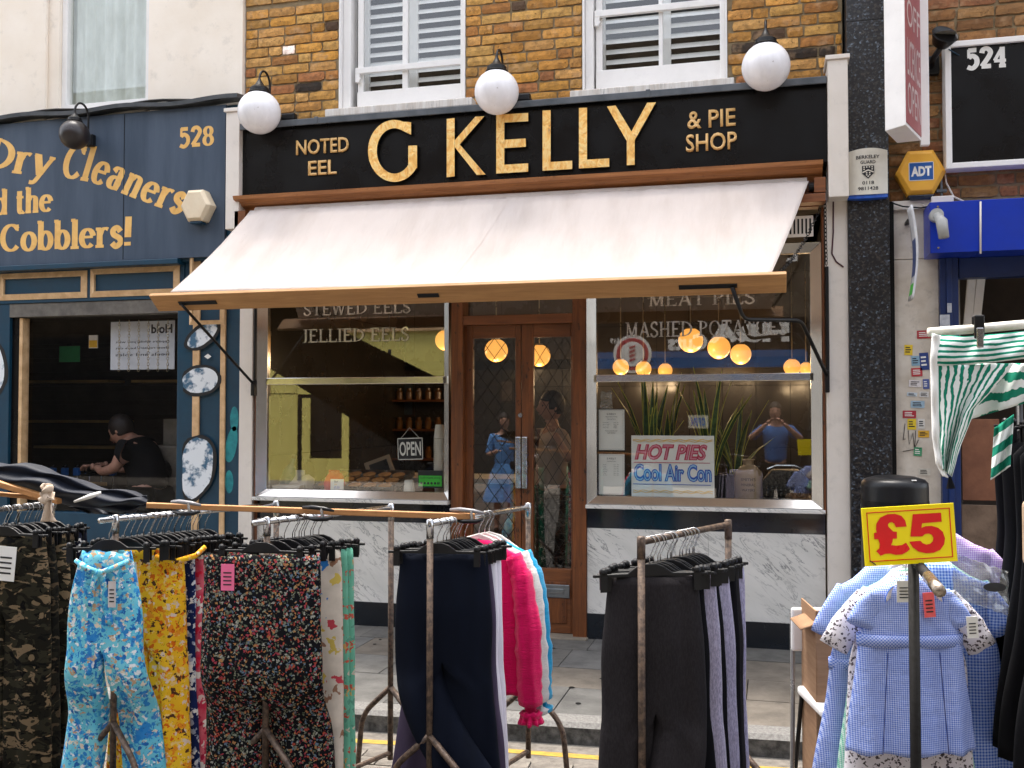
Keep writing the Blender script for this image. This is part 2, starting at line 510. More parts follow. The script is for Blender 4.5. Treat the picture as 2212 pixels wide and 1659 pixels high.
card_m = simple('cardboard', (.33, .19, .10), (.25, .14, .075), .85, scale=5, bstr=.2, stretch=(1, 1, 8))
skin_m = simple('skin', (.48, .27, .19), (.38, .19, .13), .55, scale=12, bstr=.05)
hair_m = simple('hair_dark', (.018, .011, .008), None, .6, scale=60, stretch=(1, 1, .2), bstr=.5)

# ---------------------------------------------------------------- lettering
def font_mesh(s, bold=0.0, shear=0.0):
    c = bpy.data.curves.new('t', 'FONT'); c.body = s; c.offset = bold; c.resolution_u = 3; c.shear = shear
    c.size = 1
    o = bpy.data.objects.new('t', c); COL.objects.link(o)
    dg = bpy.context.evaluated_depsgraph_get(); dg.update()
    me = bpy.data.meshes.new_from_object(o.evaluated_get(dg))
    bpy.data.objects.remove(o)
    return me
def _bounds(me):
    xs = [v.co.x for v in me.vertices]; ys = [v.co.y for v in me.vertices]
    return min(xs), max(xs), min(ys), max(ys)
def ftext(name, s, x0, x1, z0, z1, y, mat, parent, bold=0.0, depth=0.0, flip=False, shear=0.0, frame=None):
    """lettering fitted in the box x0..x1, z0..z1 on the plane y, facing -y (frame: a matrix instead of the world)"""
    me = font_mesh(s, bold, shear)
    a, b, c, d = _bounds(me)
    mats = frame or Matrix()
    for v in me.vertices:
        u = (v.co.x - a) / (b - a); w = (v.co.y - c) / (d - c)
        if flip: u = 1 - u
        v.co = mats @ Vector((x0 + (x1 - x0) * u, y, z0 + (z1 - z0) * w))
    if depth:
        bm = bmesh.new(); bm.from_mesh(me)
        bmesh.ops.remove_doubles(bm, verts=bm.verts, dist=1e-5)
        r = bmesh.ops.extrude_face_region(bm, geom=list(bm.faces))
        n = mats.to_3x3() @ Vector((0, -depth, 0))
        bmesh.ops.translate(bm, verts=[g for g in r['geom'] if isinstance(g, bmesh.types.BMVert)], vec=n)
        bmesh.ops.recalc_face_normals(bm, faces=bm.faces)
        bm.to_mesh(me); bm.free()
    me.materials.clear()
    return link(name, me, parent, mat)

def L_(x1, y1, x2, y2, w=None): return ('p', [(x1, y1), (x2, y2)], w)
def A_(cx, cy, rx, ry, a0, a1, w=None, n=18):
    return ('p', [(cx + rx * math.cos(R(a0 + (a1 - a0) * i / n)), cy + ry * math.sin(R(a0 + (a1 - a0) * i / n))) for i in range(n + 1)], w)
def Q_(pts, w=None):
    # smooth curve through the points (Catmull-Rom)
    out = []
    p = [pts[0]] + pts + [pts[-1]]
    for i in range(1, len(p) - 2):
        for k in range(6):
            t = k / 6
            out.append(tuple(.5 * ((2 * p[i][j]) + (-p[i - 1][j] + p[i + 1][j]) * t + (2 * p[i - 1][j] - 5 * p[i][j] + 4 * p[i + 1][j] - p[i + 2][j]) * t * t + (-p[i - 1][j] + 3 * p[i][j] - 3 * p[i + 1][j] + p[i + 2][j]) * t ** 3) for j in (0, 1)))
    out.append(pts[-1])
    return ('p', out, w)
def S_(x, y, h=.15): return ('s', (x, y), h)
GL = {
 'D': (.80, [L_(.14, 0, .14, 1), A_(.14, .5, .54, .47, -90, 90), S_(.12, .02), S_(.12, .98)]),
 'r': (.52, [L_(.16, 0, .16, .66), Q_([(.16, .42), (.24, .60), (.36, .66), (.46, .62)]), S_(.16, .02), S_(.11, .65, .09)]),
 'y': (.62, [L_(.10, .66, .32, .04, 1.0), Q_([(.55, .66), (.34, .08), (.22, -.22), (.08, -.26)], .6), S_(.10, .65, .10), S_(.54, .65, .09)]),
 'C': (.78, [A_(.42, .5, .32, .47, 42, 318), L_(.66, .98, .66, .74, .4)]),
 'l': (.32, [L_(.16, 0, .16, 1.04), S_(.16, .02), S_(.10, 1.02, .08)]),
 'e': (.58, [A_(.30, .34, .21, .32, 12, 318), L_(.10, .38, .50, .38, .45)]),
 'a': (.58, [Q_([(.12, .54), (.20, .66), (.34, .66), (.40, .52), (.40, .10), (.50, .03)]), A_(.26, .20, .16, .18, 0, 360)]),
 'n': (.66, [L_(.16, 0, .16, .66), Q_([(.16, .48), (.30, .65), (.46, .60), (.49, .40), (.49, 0)]), S_(.16, .02, .13), S_(.49, .02, .13), S_(.11, .65, .08)]),
 's': (.48, [Q_([(.38, .52), (.26, .66), (.12, .58), (.14, .42), (.34, .28), (.38, .12), (.22, -.01), (.08, .12)], .95)]),
 'd': (.62, [A_(.27, .33, .19, .32, 0, 360), L_(.46, 0, .46, 1.04), S_(.50, .02, .09), S_(.41, 1.02, .08)]),
 't': (.42, [Q_([(.18, .92), (.18, .4), (.20, .06), (.30, .0), (.38, .06)]), L_(.04, .66, .36, .66, .45)]),
 'h': (.66, [L_(.16, 0, .16, 1.04), Q_([(.16, .48), (.30, .65), (.46, .60), (.49, .40), (.49, 0)]), S_(.16, .02, .13), S_(.49, .02, .13), S_(.11, 1.02, .08)]),
 'o': (.60, [A_(.30, .33, .21, .32, 0, 360)]),
 'b': (.62, [L_(.15, 0, .15, 1.04), A_(.33, .33, .19, .32, 0, 360), S_(.10, 1.02, .08)]),
 '!': (.30, [L_(.16, .30, .18, 1.04, 1.1), L_(.15, 0, .15, .13, 1.1)]),
 ' ': (.34, []),
 '5': (.62, [L_(.16, 1, .16, .55, .6), L_(.14, .95, .50, .95, 1.0), Q_([(.15, .56), (.32, .66), (.50, .50), (.50, .22), (.32, .02), (.10, .10)], 1)]),
 '2': (.62, [Q_([(.12, .76), (.18, .94), (.36, .98), (.50, .80), (.42, .55), (.12, .08)], 1), L_(.10, .07, .52, .07, 1.0)]),
 '8': (.62, [A_(.31, .74, .17, .22, 0, 360), A_(.31, .27, .20, .25, 0, 360)]),
 '4': (.62, [L_(.40, 0, .40, 1, 1), L_(.40, .98, .06, .32, .7), L_(.04, .30, .56, .30, .7), S_(.40, .03, .15)]),
 'J': (.50, [Q_([(.32, 1), (.32, .2), (.26, .0), (.12, -.02)]), S_(.32, .98)]),
 'E': (.66, [L_(.16, 0, .16, 1), L_(.16, .97, .56, .97, .8), L_(.16, .51, .46, .51, .8), L_(.16, .03, .58, .03, .8), S_(.14, .02), S_(.14, .98), L_(.56, 1, .56, .8, .4), L_(.59, 0, .59, .22, .4)]),
 'L': (.62, [L_(.16, 0, .16, 1), L_(.16, .03, .56, .03, .8), S_(.16, .98), S_(.12, .02), L_(.57, 0, .57, .24, .4)]),
 'I': (.34, [L_(.17, 0, .17, 1), S_(.17, .02), S_(.17, .98)]),
 'S': (.58, [Q_([(.46, .78), (.40, .95), (.26, .98), (.12, .84), (.14, .62), (.42, .40), (.48, .18), (.30, .01), (.12, .08), (.08, .24)], .9)]),
 'M': (.92, [L_(.16, 0, .18, 1, .6), L_(.18, 1, .46, .06, 1), L_(.46, .06, .74, 1, .6), L_(.74, 0, .74, 1), S_(.16, .02, .12), S_(.74, .02, .14), S_(.14, .98, .1), S_(.77, .98, .1)]),
 'A': (.76, [L_(.10, 0, .38, 1, .6), L_(.38, 1, .66, 0, 1), L_(.20, .34, .56, .34, .6), S_(.10, .02, .12), S_(.66, .02, .14)]),
 'H': (.80, [L_(.17, 0, .17, 1), L_(.62, 0, .62, 1), L_(.17, .52, .62, .52, .7)] + [S_(a, b, .14) for a in (.17, .62) for b in (.02, .98)]),
 'P': (.66, [L_(.16, 0, .16, 1), A_(.16, .73, .36, .25, -90, 90), S_(.16, .02), S_(.12, .98)]),
 'O': (.82, [A_(.41, .5, .31, .48, 0, 360)]),
 'T': (.70, [L_(.35, 0, .35, 1), L_(.06, .97, .64, .97, .8), S_(.35, .02), L_(.07, 1, .07, .78, .4), L_(.63, 1, .63, .78, .4)]),
 'W': (.98, [L_(.10, 1, .30, 0, 1), L_(.30, 0, .48, .95, .6), L_(.48, .95, .68, 0, 1), L_(.68, 0, .88, 1, .6), S_(.10, .98, .1), S_(.88, .98, .1)]),
}
def glyph_strokes(mb, ch, T, thick, thin, k0):
    """T maps glyph (x, y) to a 3D point with an outward offset k"""
    k = k0
    for it in GL[ch][1]:
        k += 1
        if it[0] == 's':
            (x, y), h = it[1], it[2]
            mb.quad(T(x - h, y - thin * .6, k), T(x + h, y - thin * .6, k), T(x + h, y + thin * .6, k), T(x - h, y + thin * .6, k))
            continue
        pts = it[1]; wf = it[2] or 1
        n = len(pts); vs = []
        for i, (x, y) in enumerate(pts):
            a = pts[max(i - 1, 0)]; b = pts[min(i + 1, n - 1)]
            if pts[0] == pts[-1] or (abs(pts[0][0] - pts[-1][0]) < 1e-4 and abs(pts[0][1] - pts[-1][1]) < 1e-4):
                if i == 0: a = pts[-2]
                if i == n - 1: b = pts[1]
            dx, dy = b[0] - a[0], b[1] - a[1]; l = math.hypot(dx, dy) or 1
            dx /= l; dy /= l
            w = (thin + (thick - thin) * abs(dy) ** 1.3) if it[2] is None else thick * wf
            vs.append(T(x - dy * w / 2, y + dx * w / 2, k)); vs.append(T(x + dy * w / 2, y - dx * w / 2, k))
        mb.add(vs, [(2 * i, 2 * i + 1, 2 * i + 3, 2 * i + 2) for i in range(n - 1)])
def serif_line(mb, s, x0, x1, z0, z1, y, thick=.17, thin=.07, curve=None, italic=0.0, eps=.00025, rng=None):
    """s set with its first glyph at x0,z0 and last ending x1,z1 (baseline), cap height from curve(u)->(z, height, tilt)"""
    tot = sum(GL[c][0] for c in s); pos = 0
    for ci, c in enumerate(s):
        w = GL[c][0]
        def T(gx, gy, k, pos=pos, w=w):
            u = (pos + w / 2) / tot
            bz, h, tilt = curve(u)
            sx = (x1 - x0) / tot
            lx = (gx - w / 2) * sx + gy * italic * h; lz = gy * h
            X = x0 + (pos + w / 2) * sx + lx * math.cos(tilt) - lz * math.sin(tilt)
            Z = bz + lx * math.sin(tilt) + lz * math.cos(tilt)
            return (X, y - eps * k, Z)
        if rng is None or rng[0] <= ci < rng[1]: glyph_strokes(mb, c, T, thick, thin, 0)
        pos += w
# ---------------------------------------------------------------- ground
ROADZ = -0.105
def asphalt():
    m, nt, bs = newmat('asphalt'); v = mapping(nt)
    n = noise_n(nt, v, 120, 4, .8); n2 = noise_n(nt, v, 2.2, 5)
    c = mixc(nt, ramp(nt, n2, [(.4, g3(0)), (.65, g3(.6))]), ramp(nt, n, [(.35, (.035, .033, .03)), (.65, (.12, .11, .10))]), (.09, .08, .066))
    nt.links.new(c, bs.inputs['Base Color']); bs.inputs['Roughness'].default_value = .9; bump(nt, bs, n, .5, .004); return m
asphalt_m = asphalt()
block_m = simple('road_block_concrete', (.21, .185, .155), (.12, .105, .088), .9, scale=18, bstr=.7, bscale=150, dirt=.5)
kerb_m = simple('granite_kerb', (.24, .23, .21), (.14, .13, .12), .8, scale=70, bstr=.5, bscale=140, dirt=.6)
kerb_side = simple('grimy_kerb_face', (.12, .115, .105), (.035, .033, .03), .9, scale=22, bstr=.8, bscale=110, dirt=.6)
yellow_m = simple('yellow_road_paint', (.50, .31, .035), (.33, .21, .04), .7, scale=22, bstr=.4, bscale=90, dirt=.3)
slab_cols = [(.15, .142, .128), (.175, .165, .147), (.13, .124, .113), (.18, .152, .12), (.155, .15, .14)]
slab_ms = [simple('paving_stone_%s' % w, c, tuple(x * .62 for x in c), .85, scale=5, bstr=.5, bscale=70, dirt=.5) for w, c in zip(('grey', 'pale', 'dark', 'buff', 'cool'), slab_cols)]
road = MB().quad((-70, -60, ROADZ), (70, -60, ROADZ), (70, 2, ROADZ), (-70, 2, ROADZ)).build('road', asphalt_m)
tag(road, kind='structure')
KS = 0.06
def kerb_y(x): return -1.815 + KS * x
# blocks beside the kerb channel
bm0 = MB().box(-.096, .096, -.046, .046, -.03, .012).mesh('road_block')
bm0.materials.append(block_m)
cnt = 0
for row in range(5):
    for i in range(46):
        x = -6.2 + i * .2 + (row % 2) * .1
        y = kerb_y(x) - .34 - row * .1
        if x > 2.6: continue
        o = link('road_block', bm0, road)
        o.location = (x, y, ROADZ + random.uniform(-.002, .002)); o.rotation_euler = (random.uniform(-.01, .01), random.uniform(-.01, .01), math.atan(KS))
pav = MB().box(-40, 40, -1.68, 6, -.30, -.035).build('pavement', mortar)
tag(pav, kind='structure')
xk = -9.0
kme = None
while xk < 5.5:
    ln = .88 + random.random() * .12
    y0, y1 = kerb_y(xk), kerb_y(xk + ln)
    k = MB()
    q = [(xk + .004, y0, -.20), (xk + ln - .004, y1, -.20), (xk + ln - .004, y1 + .15, -.20), (xk + .004, y0 + .15, -.20)]
    ch = .022
    top = [(xk + .004, y0 + ch, 0), (xk + ln - .004, y1 + ch, 0), (xk + ln - .004, y1 + .15, 0), (xk + .004, y0 + .15, 0)]
    mid = [(xk + .004, y0, -ch), (xk + ln - .004, y1, -ch)]
    vs = q + top + mid
    k.add(vs, [(4, 5, 6, 7), (8, 9, 5, 4), (0, 1, 9, 8), (3, 2, 1, 0), (1, 2, 6, 5, 9), (3, 0, 8, 4, 7), (2, 3, 7, 6)])
    o = k.build('kerb_stone', kerb_m, pav)
    o.data.materials.append(kerb_side)
    for p in o.data.polygons:
        if abs(p.normal.y) > .8: p.material_index = 1
    xk += ln
yl = MB()
def yw(x): return kerb_y(x) - .135 + .01 * math.sin(x * 3)
yl.grid(80, 1, lambda u, v: (-9 + 14 * u, yw(-9 + 14 * u) - .055 * v - .006 * noise.noise((u * 90, v, 0)), ROADZ + .004))
tag(yl.build('yellow_line', yellow_m), 'worn yellow painted line running along the road beside the kerb', 'road marking')
yl2 = MB().grid(20, 1, lambda u, v: (-9 + 14 * u, kerb_y(-9 + 14 * u) - .03 - .27 * v, ROADZ + .002)).build('road_gutter', block_m, road)
# slabs, courses along the street
yr = -1.665
rows = [.43, .42, .45, .40]
for ri, rw in enumerate(rows):
    x = -9.0 + random.random() * .5
    while x < 5.5:
        ln = random.choice([.62, .75, .9, .68, .83])
        # joints lean as in the photo
        lean = .0
        a = MB()
        ya, yb = yr + .003, yr + rw - .003
        off = (KS if ri == 0 else 0)
        def yy(xx): return (kerb_y(xx) + .154) if ri == 0 else ya
        zt = random.uniform(-.002, .002)
        v = [(x + .003, yy(x), -.05), (x + ln - .003, yy(x + ln), -.05), (x + ln - .003, yb, -.05), (x + .003, yb, -.05)]
        v += [(p[0], p[1], zt) for p in v]
        a.add(v, [(3, 2, 1, 0), (4, 5, 6, 7), (0, 1, 5, 4), (1, 2, 6, 5), (2, 3, 7, 6), (3, 0, 4, 7)])
        a.build('paving_slab', random.choice(slab_ms), pav)
        x += ln
    yr += rw
# chewing gum spots and litter
for i in range(38):
    x, y = random.uniform(-3.3, 1.2), random.uniform(-1.6, -.1)
    r = random.uniform(.008, .02)
    MB().lathe([(r, 0), (r * .8, .0015)], 9, (x, y, .0025)).build('chewing_gum_spot', dark_fill, pav)
leaf = MB()
for (px, py) in [(1232, 1535), (1870, 1566), (1425, 1566)]:
    pass

# ---------------------------------------------------------------- the pie shop building
BR = (-3.0, .3)
pie = thing('shop_building', 'yellow stock brick building with a marble fronted pie and eel shop below', 'building', (-1.75, 0, 0), world=True)
WX0, WX1 = -3.90, .46                     # party lines of the brick front
FL = .05                                   # brick face plane
def rect(px0, py0, px1, py1, y): a = P(px0, py0, y); b = P(px1, py1, y); return a.x, b.x, b.z, a.z
win1 = (P(733, 0, FL).x, P(1005, 0, FL).x); w1z = P(860, 236, FL).z
win2 = (P(1258, 0, FL).x, P(1570, 0, FL).x); w2z = P(1400, 196, FL).z
win1 = (*win1, w1z); win2 = (*win2, w2z)
WT = 5.9
TOPW = 7.4
wall = MB()
yb0, yb1 = FL + .012, FL + .30
wall.box(WX0, win1[0], yb0, yb1, 3.50, WT)
wall.box(win1[1], win2[0], yb0, yb1, 3.50, WT)
wall.box(win2[1], WX1, yb0, yb1, 3.50, WT)
wall.box(win1[0], win1[1], yb0, yb1, 3.50, w1z)
wall.box(win2[0], win2[1], yb0, yb1, 3.50, w2z)
wall.box(WX0, WX1, yb0, yb1, WT, TOPW)
wallo = wall.build('wall', mortar, pie)
BC = [(.52, .27, .075), (.60, .34, .11), (.46, .22, .055), (.58, .30, .09), (.40, .17, .05), (.38, .15, .06), (.66, .36, .13), (.56, .29, .10), (.08, .045, .028), (.03, .022, .018), (.60, .33, .10), (.50, .24, .07), (.55, .26, .05), (.58, .28, .06), (.62, .30, .08), (.48, .22, .05)]
def brick_mesh(w, h=.062, d=.05, seed=0):
    bm = bmesh.new()
    bmesh.ops.create_grid(bm, x_segments=5, y_segments=2, size=.5)
    rnd = random.Random(seed)
    vs = []
    for v in bm.verts:
        e = abs(v.co.x) > .49 or abs(v.co.y) > .49
        x, y = v.co.x * w, v.co.y * h
        z = 0
        if e:
            x += rnd.uniform(-.0025, .0025); y += rnd.uniform(-.003, .003); z = rnd.uniform(.002, .006)
            if abs(v.co.x) > .49 and abs(v.co.y) > .49: x -= math.copysign(.005, v.co.x) * rnd.random(); y -= math.copysign(.005, v.co.y) * rnd.random()
        else: z = rnd.uniform(-.0015, .0015)
        v.co = (x, z, y)
    r = bmesh.ops.extrude_edge_only(bm, edges=[e for e in bm.edges if e.is_boundary])
    for g in r['geom']:
        if isinstance(g, bmesh.types.BMVert): g.co.y = d
    bmesh.ops.recalc_face_normals(bm, faces=bm.faces)
    me = bpy.data.meshes.new('brick'); bm.to_mesh(me); bm.free()
    me.materials.append(brick_m)
    for p in me.polygons:
        if (p.normal.y > .5): p.flip()
    return me
BMESH = {}
def bmesh_for(w):
    k = round(w, 2)
    if k not in BMESH: BMESH[k] = [brick_mesh(k, seed=s * 7 + int(k * 100)) for s in range(3)]
    return random.choice(BMESH[k]), k
def lay_bricks(par, x0, x1, z0, z1, y, holes, cols, pitch=.0745, phase=0.0):
    n = 0
    z = z0; row = 0
    while z < z1:
        x = x0 - random.random() * .03 - (.1125 if row % 2 else 0)
        while x < x1:
            full = .2225 if random.random() > .25 else .1115
            a, b = max(x, x0), min(x + full, x1)
            segs = [(a, b)]
            zc = z + pitch / 2
            for (h0, h1, hz) in holes:
                if zc > hz:
                    ns = []
                    for (p, q) in segs:
                        if q <= h0 or p >= h1: ns.append((p, q)); continue
                        if p < h0: ns.append((p, h0))
                        if q > h1: ns.append((h1, q))
                    segs = ns
            for (p, q) in segs:
                if q - p > .035:
                    me, k = bmesh_for(q - p - .011)
                    o = link('brick', me, par)
                    o.location = ((p + q) / 2, y + random.uniform(-.004, .003), zc)
                    o.scale.x = (q - p - .011) / k
                    c = random.choice(cols)
                    f = random.uniform(.85, 1.3)
                    o.color = (min(.9, c[0] * f * 1.04), c[1] * f * 1.04, c[2] * f * .9, 1)
                    if random.random() < .5: o.rotation_euler[1] = random.uniform(-.008, .008)
                    n += 1
            x += full
        z += pitch; row += 1
    return n
nb = lay_bricks(wallo, WX0, WX1, 3.655, 4.62, FL, [win1, win2], BC)
# the one brick painted white
wb = P(620, 112, FL)
best = min((o for o in wallo.children), key=lambda o: (o.location - wb).length)
best.color = (1.6, 1.35, 1.2, 1)
# rest of the front above the frame: joined, too high to be seen
up = MB()
zz = 4.66
while zz < TOPW - .1:
    xx = WX0
    while xx < WX1 - .1:
        if not any(h[0] < xx + .11 < h[1] and zz < WT for h in (win1, win2)):
            up.box(xx + .005, min(xx + .215, WX1), FL, FL + .05, zz, zz + .063)
        xx += .225
    zz += .075
upo = up.build('brick_courses', brick_m, wallo); upo['kind'] = 'stuff'; upo.color = (.5, .27, .08, 1)
bx('return_wall', mortar, pie, WX0, WX0 + .2, yb1 + .002, 5.0, 2.9, TOPW, 0)
bx('return_wall', mortar, pie, WX1 - .2, WX1, yb1 + .002, 5.0, 2.9, TOPW, 0)
bx('roof', lead_m, pie, WX0, WX1, yb0 - .1, 5.2, TOPW, TOPW + .1, 0)
bx('coping', white_paint, pie, WX0 - .02, WX1 + .02, yb0 - .15, yb0 + .2, TOPW + .1, TOPW + .2)

# sash windows
def sash(par, wx0, wx1, wz, rail_l, rail_r, glass_l, glass_r, bar_px, box_w):
    """wx0..wx1 opening, rail/glass points given in photo pixels on the sash plane"""
    ys = FL + .075
    fr = thing_part('window', par)
    # white reveal and box frame
    rv = MB()
    rv.box(wx0, wx0 + .012, FL - .003, FL + .30, wz, WT)
    rv.box(wx1 - .012, wx1, FL - .003, FL + .30, wz, WT)
    rv.build('reveal', white_paint, fr)
    fm = MB()
    fm.box(wx0 + .013, wx0 + box_w, ys - .035, ys + .1, wz, WT)
    fm.box(wx1 - .05, wx1 - .013, ys - .035, ys + .1, wz, WT)
    fm.build('frame', white_paint, fr, bevel=.006)
    gx0, gx1 = P(*glass_l, ys).x, P(*glass_r, ys).x
    gz = (P(*glass_l, ys).z + P(*glass_r, ys).z) / 2
    rz = (P(*rail_l, ys).z + P(*rail_r, ys).z) / 2
    sm = MB()
    sm.box(gx0 - .045, gx0, ys + .005, ys + .045, gz - .085, WT)     # stiles
    sm.box(gx1, gx1 + .04, ys + .005, ys + .045, gz - .085, WT)
    sm.build('stile', white_paint, fr, bevel=.004)
    bx('bottom_rail', white_paint, fr, gx0 - .045, gx1 + .04, ys - .003, ys + .043, wz + .03, gz)
    bx('meeting_rail', white_paint, fr, gx0 - .05, gx1 + .03, ys - .03, ys + .002, rz - .022, rz + .022)
    h = MB()
    h.prism([(gx0 - .05, rz - .02), (gx0 - .012, rz - .02), (gx0 - .018, rz - .045), (gx0 - .008, rz - .06), (gx0 - .025, rz - .085), (gx0 - .05, rz - .085)], ys - .028, ys + .002)
    h.build('sash_horn', white_paint, fr)
    MB().quad((gx0, ys + .02, gz), (gx1, ys + .02, gz), (gx1, ys + .02, WT), (gx0, ys + .02, WT)).build('pane', glass_up, fr)
    b0, b1 = P(bar_px[0], 150, ys).x, P(bar_px[1], 150, ys).x
    bx('glazing_bar', white_paint, fr, b0, b0 + (b1 - b0) * .34, ys, ys + .04, gz, WT)
    # louvred shutters behind the glass
    yq = ys + .12
    bx('shutter_stile', white_paint, fr, P(bar_px[0] + (bar_px[1] - bar_px[0]) * .4, 150, yq).x, P(bar_px[1] + 1, 150, yq).x, yq - .015, yq + .015, gz - .05, WT)
    bx('shutter_stile', white_paint, fr, gx0 - .03, gx0 + .006, yq - .015, yq + .015, gz - .05, WT)
    bx('shutter_stile', white_paint, fr, gx1 + .0, gx1 + .06, yq - .015, yq + .015, gz - .05, WT)
    slat = MB()
    a = R(54); w = .027
    sl = MB().box(-.5, .5, -w, w, -.004, .004).mesh('slat')
    for v in sl.vertices:
        y, z = v.co.y, v.co.z
        v.co.y = y * math.cos(a) + z * math.sin(a); v.co.z = -y * math.sin(a) * -1 + z * math.cos(a)
    sl.materials.append(white_paint)
    m0, m1 = P(bar_px[0] + 6, 150, yq).x, P(bar_px[1] + 1, 150, yq).x
    z = gz + .02
    while z < 5.0:
        for (s0, s1) in ((gx0 + .008, m0), (m1, gx1)):
            o = link('shutter_slat', sl, fr)
            o.location = ((s0 + s1) / 2, yq, z); o.scale = (s1 - s0, 1, 1)
        z += .074
    # room behind
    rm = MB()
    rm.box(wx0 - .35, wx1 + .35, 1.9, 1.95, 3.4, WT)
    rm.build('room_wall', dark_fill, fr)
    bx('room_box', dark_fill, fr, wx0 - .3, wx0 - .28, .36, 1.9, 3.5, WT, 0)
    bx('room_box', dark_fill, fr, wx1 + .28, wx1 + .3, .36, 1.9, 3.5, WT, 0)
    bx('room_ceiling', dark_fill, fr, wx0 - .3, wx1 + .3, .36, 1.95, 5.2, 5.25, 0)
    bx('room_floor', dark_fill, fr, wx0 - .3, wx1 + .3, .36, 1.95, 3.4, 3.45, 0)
    bx('lintel', white_paint, fr, wx0, wx1, FL - .004, ys + .1, WT - .06, WT - .001)
    return fr
def thing_part(name, par):
    """a part that groups sub-parts: its own mesh is the first piece given later"""
    o = bpy.data.objects.new(name, None); COL.objects.link(o); o.parent = par; o.empty_display_size = .1
    if par.get('_w'): o.matrix_parent_inverse = Matrix.Translation(-Vector(par.location))
    return o
sash(pie, *win1, (769, 155), (998, 136), (784, 197), (998, 181), (869, 903), .075)
sash(pie, *win2, (1292, 33), (1562, 5), (1301, 152), (1562, 129), (1423, 1449), .07)
sill_m = simple('weathered_white_sill', (.80, .76, .71), (.62, .55, .48), .7, scale=9, bstr=.3, dirt=.8, stretch=(3, 1, .3))
for (a, b, z) in ((P(704, 236, FL - .08).x, P(1021, 216, FL - .08).x, w1z), (P(1232, 196, FL - .08).x, P(1586, 166, FL - .08).x, w2z)):
    bx('sill', sill_m, pie, a, b, FL - .10, FL + .13, z - .045, z + .012, .006)

# lead flashing on top of the fascia and the fascia box
FY = -.15
fz0, fz1 = 3.128, 3.66
fx0, fx1 = P(518, 300, FY).x, P(1786, 200, FY).x
bx('fascia_backing', black_gloss, pie, fx0, fx1, FY + .03, FL + .0, fz0, fz1 - .002)
ld = MB()
ld.box(fx0 - .015, fx1 + .0, FY - .035, FL + .02, fz1, fz1 + .012)
ld.box(fx0 - .015, fx1 + .0, FY - .045, FY - .033, fz1 - .035, fz1 + .012)
ld.build('lead_flashing', lead_m, pie, bevel=.004)
for x in (-3.2, -1.9, -.8): bx('lead_joint', lead_m, pie, x, x + .03, FY - .05, FY - .03, fz1 - .036, fz1 + .018, .003)
# moulded wooden cornice under the fascia
cx0, cx1 = P(503, 433, -.24).x, P(1778, 362, -.24).x
cz = fz0
co = MB()
prof = [(FL, cz - .10), (-.10, cz - .10), (-.12, cz - .075), (-.165, cz - .06), (-.185, cz - .04), (-.235, cz - .028), (-.245, cz - .002), (FY - .002, cz + .004), (FL, cz + .004)]
n = len(prof)
co.add([(cx0, y, z) for y, z in prof] + [(cx1, y, z) for y, z in prof], [tuple(range(n)), tuple(reversed(range(n, 2 * n)))] + [(i, i + n, (i + 1) % n + n, (i + 1) % n) for i in range(n)])
co.build('cornice', wood('cornice_wood', (.50, .21, .075), (.26, .10, .035), .4, 0, dents=.25), pie)
# wooden header behind the blind
bx('blind_box', varnished, pie, cx0 + .06, cx1 - .02, -.10, .0, 2.86, cz - .101)
bx('blind_box', varnished, pie, P(1703, 420, -.2).x, P(1783, 420, -.2).x, -.225, -.101, P(1750, 438, -.2).z, P(1750, 420, -.2).z)
bx('bracket', varnished, pie, P(1758, 400, -.16).x, P(1783, 400, -.16).x, -.2, -.102, P(1770, 418, -.16).z, cz - .103)
bx('bracket', varnished, pie, P(512, 440, -.16).x, P(536, 440, -.16).x, -.2, -.102, P(520, 500, -.16).z, cz - .103)
vx0, vx1, vz0, vz1 = rect(1700, 468, 1757, 511, -.104)
vg = bx('vent_grille', cream_paint, pie, vx0 - .25, vx1, -.112, -.1005, vz0, vz1)
k = vx0 - .23
while k < vx1 - .02:
    bx('vent_slot', dark_fill, vg, k, k + .011, -.1135, -.1115, vz0 + .02, vz1 - .02, 0); k += .0245

# pilasters
pil = MB()
def pilaster(par, p0, p1, y0, z0, z1): return bx('pilaster', cream_paint, par, p0, p1, y0, .10, z0, z1, .006)
px0 = P(519, 900, -.07); px1 = P(545, 900, -.07)
pilaster(pie, px0.x - .012, px1.x, -.07, 0, 2.97)
pr0 = P(1785, 900, -.07).x; pr1 = P(1832, 900, -.07).x
pilaster(pie, pr0, pr1 + .01, -.07, 0, 2.97)
cbx = (P(1788, 200, -.22).x, P(1832, 200, -.22).x, PZt(1810, 425, -.22), PZt(1810, 128, -.22))
bx('corbel', cream_paint, pie, cbx[0], cbx[1], -.22, .04, cbx[2], cbx[3], .005)
bx('corbel_cap', cream_paint, pie, cbx[0] - .012, cbx[1] + .012, -.235, .041, cbx[3] + .001, cbx[3] + .028, .003)
cl = (P(487, 400, -.20).x, P(516, 400, -.20).x, PZt(500, 495, -.2), PZt(500, 242, -.2))
bx('corbel', cream_paint, pie, cl[0], cl[1], -.20, .04, cl[2], cl[3], .005)
bx('corbel_cap', cream_paint, pie, cl[0] - .012, cl[1] + .012, -.215, .041, cl[3] + .001, cl[3] + .028, .003)

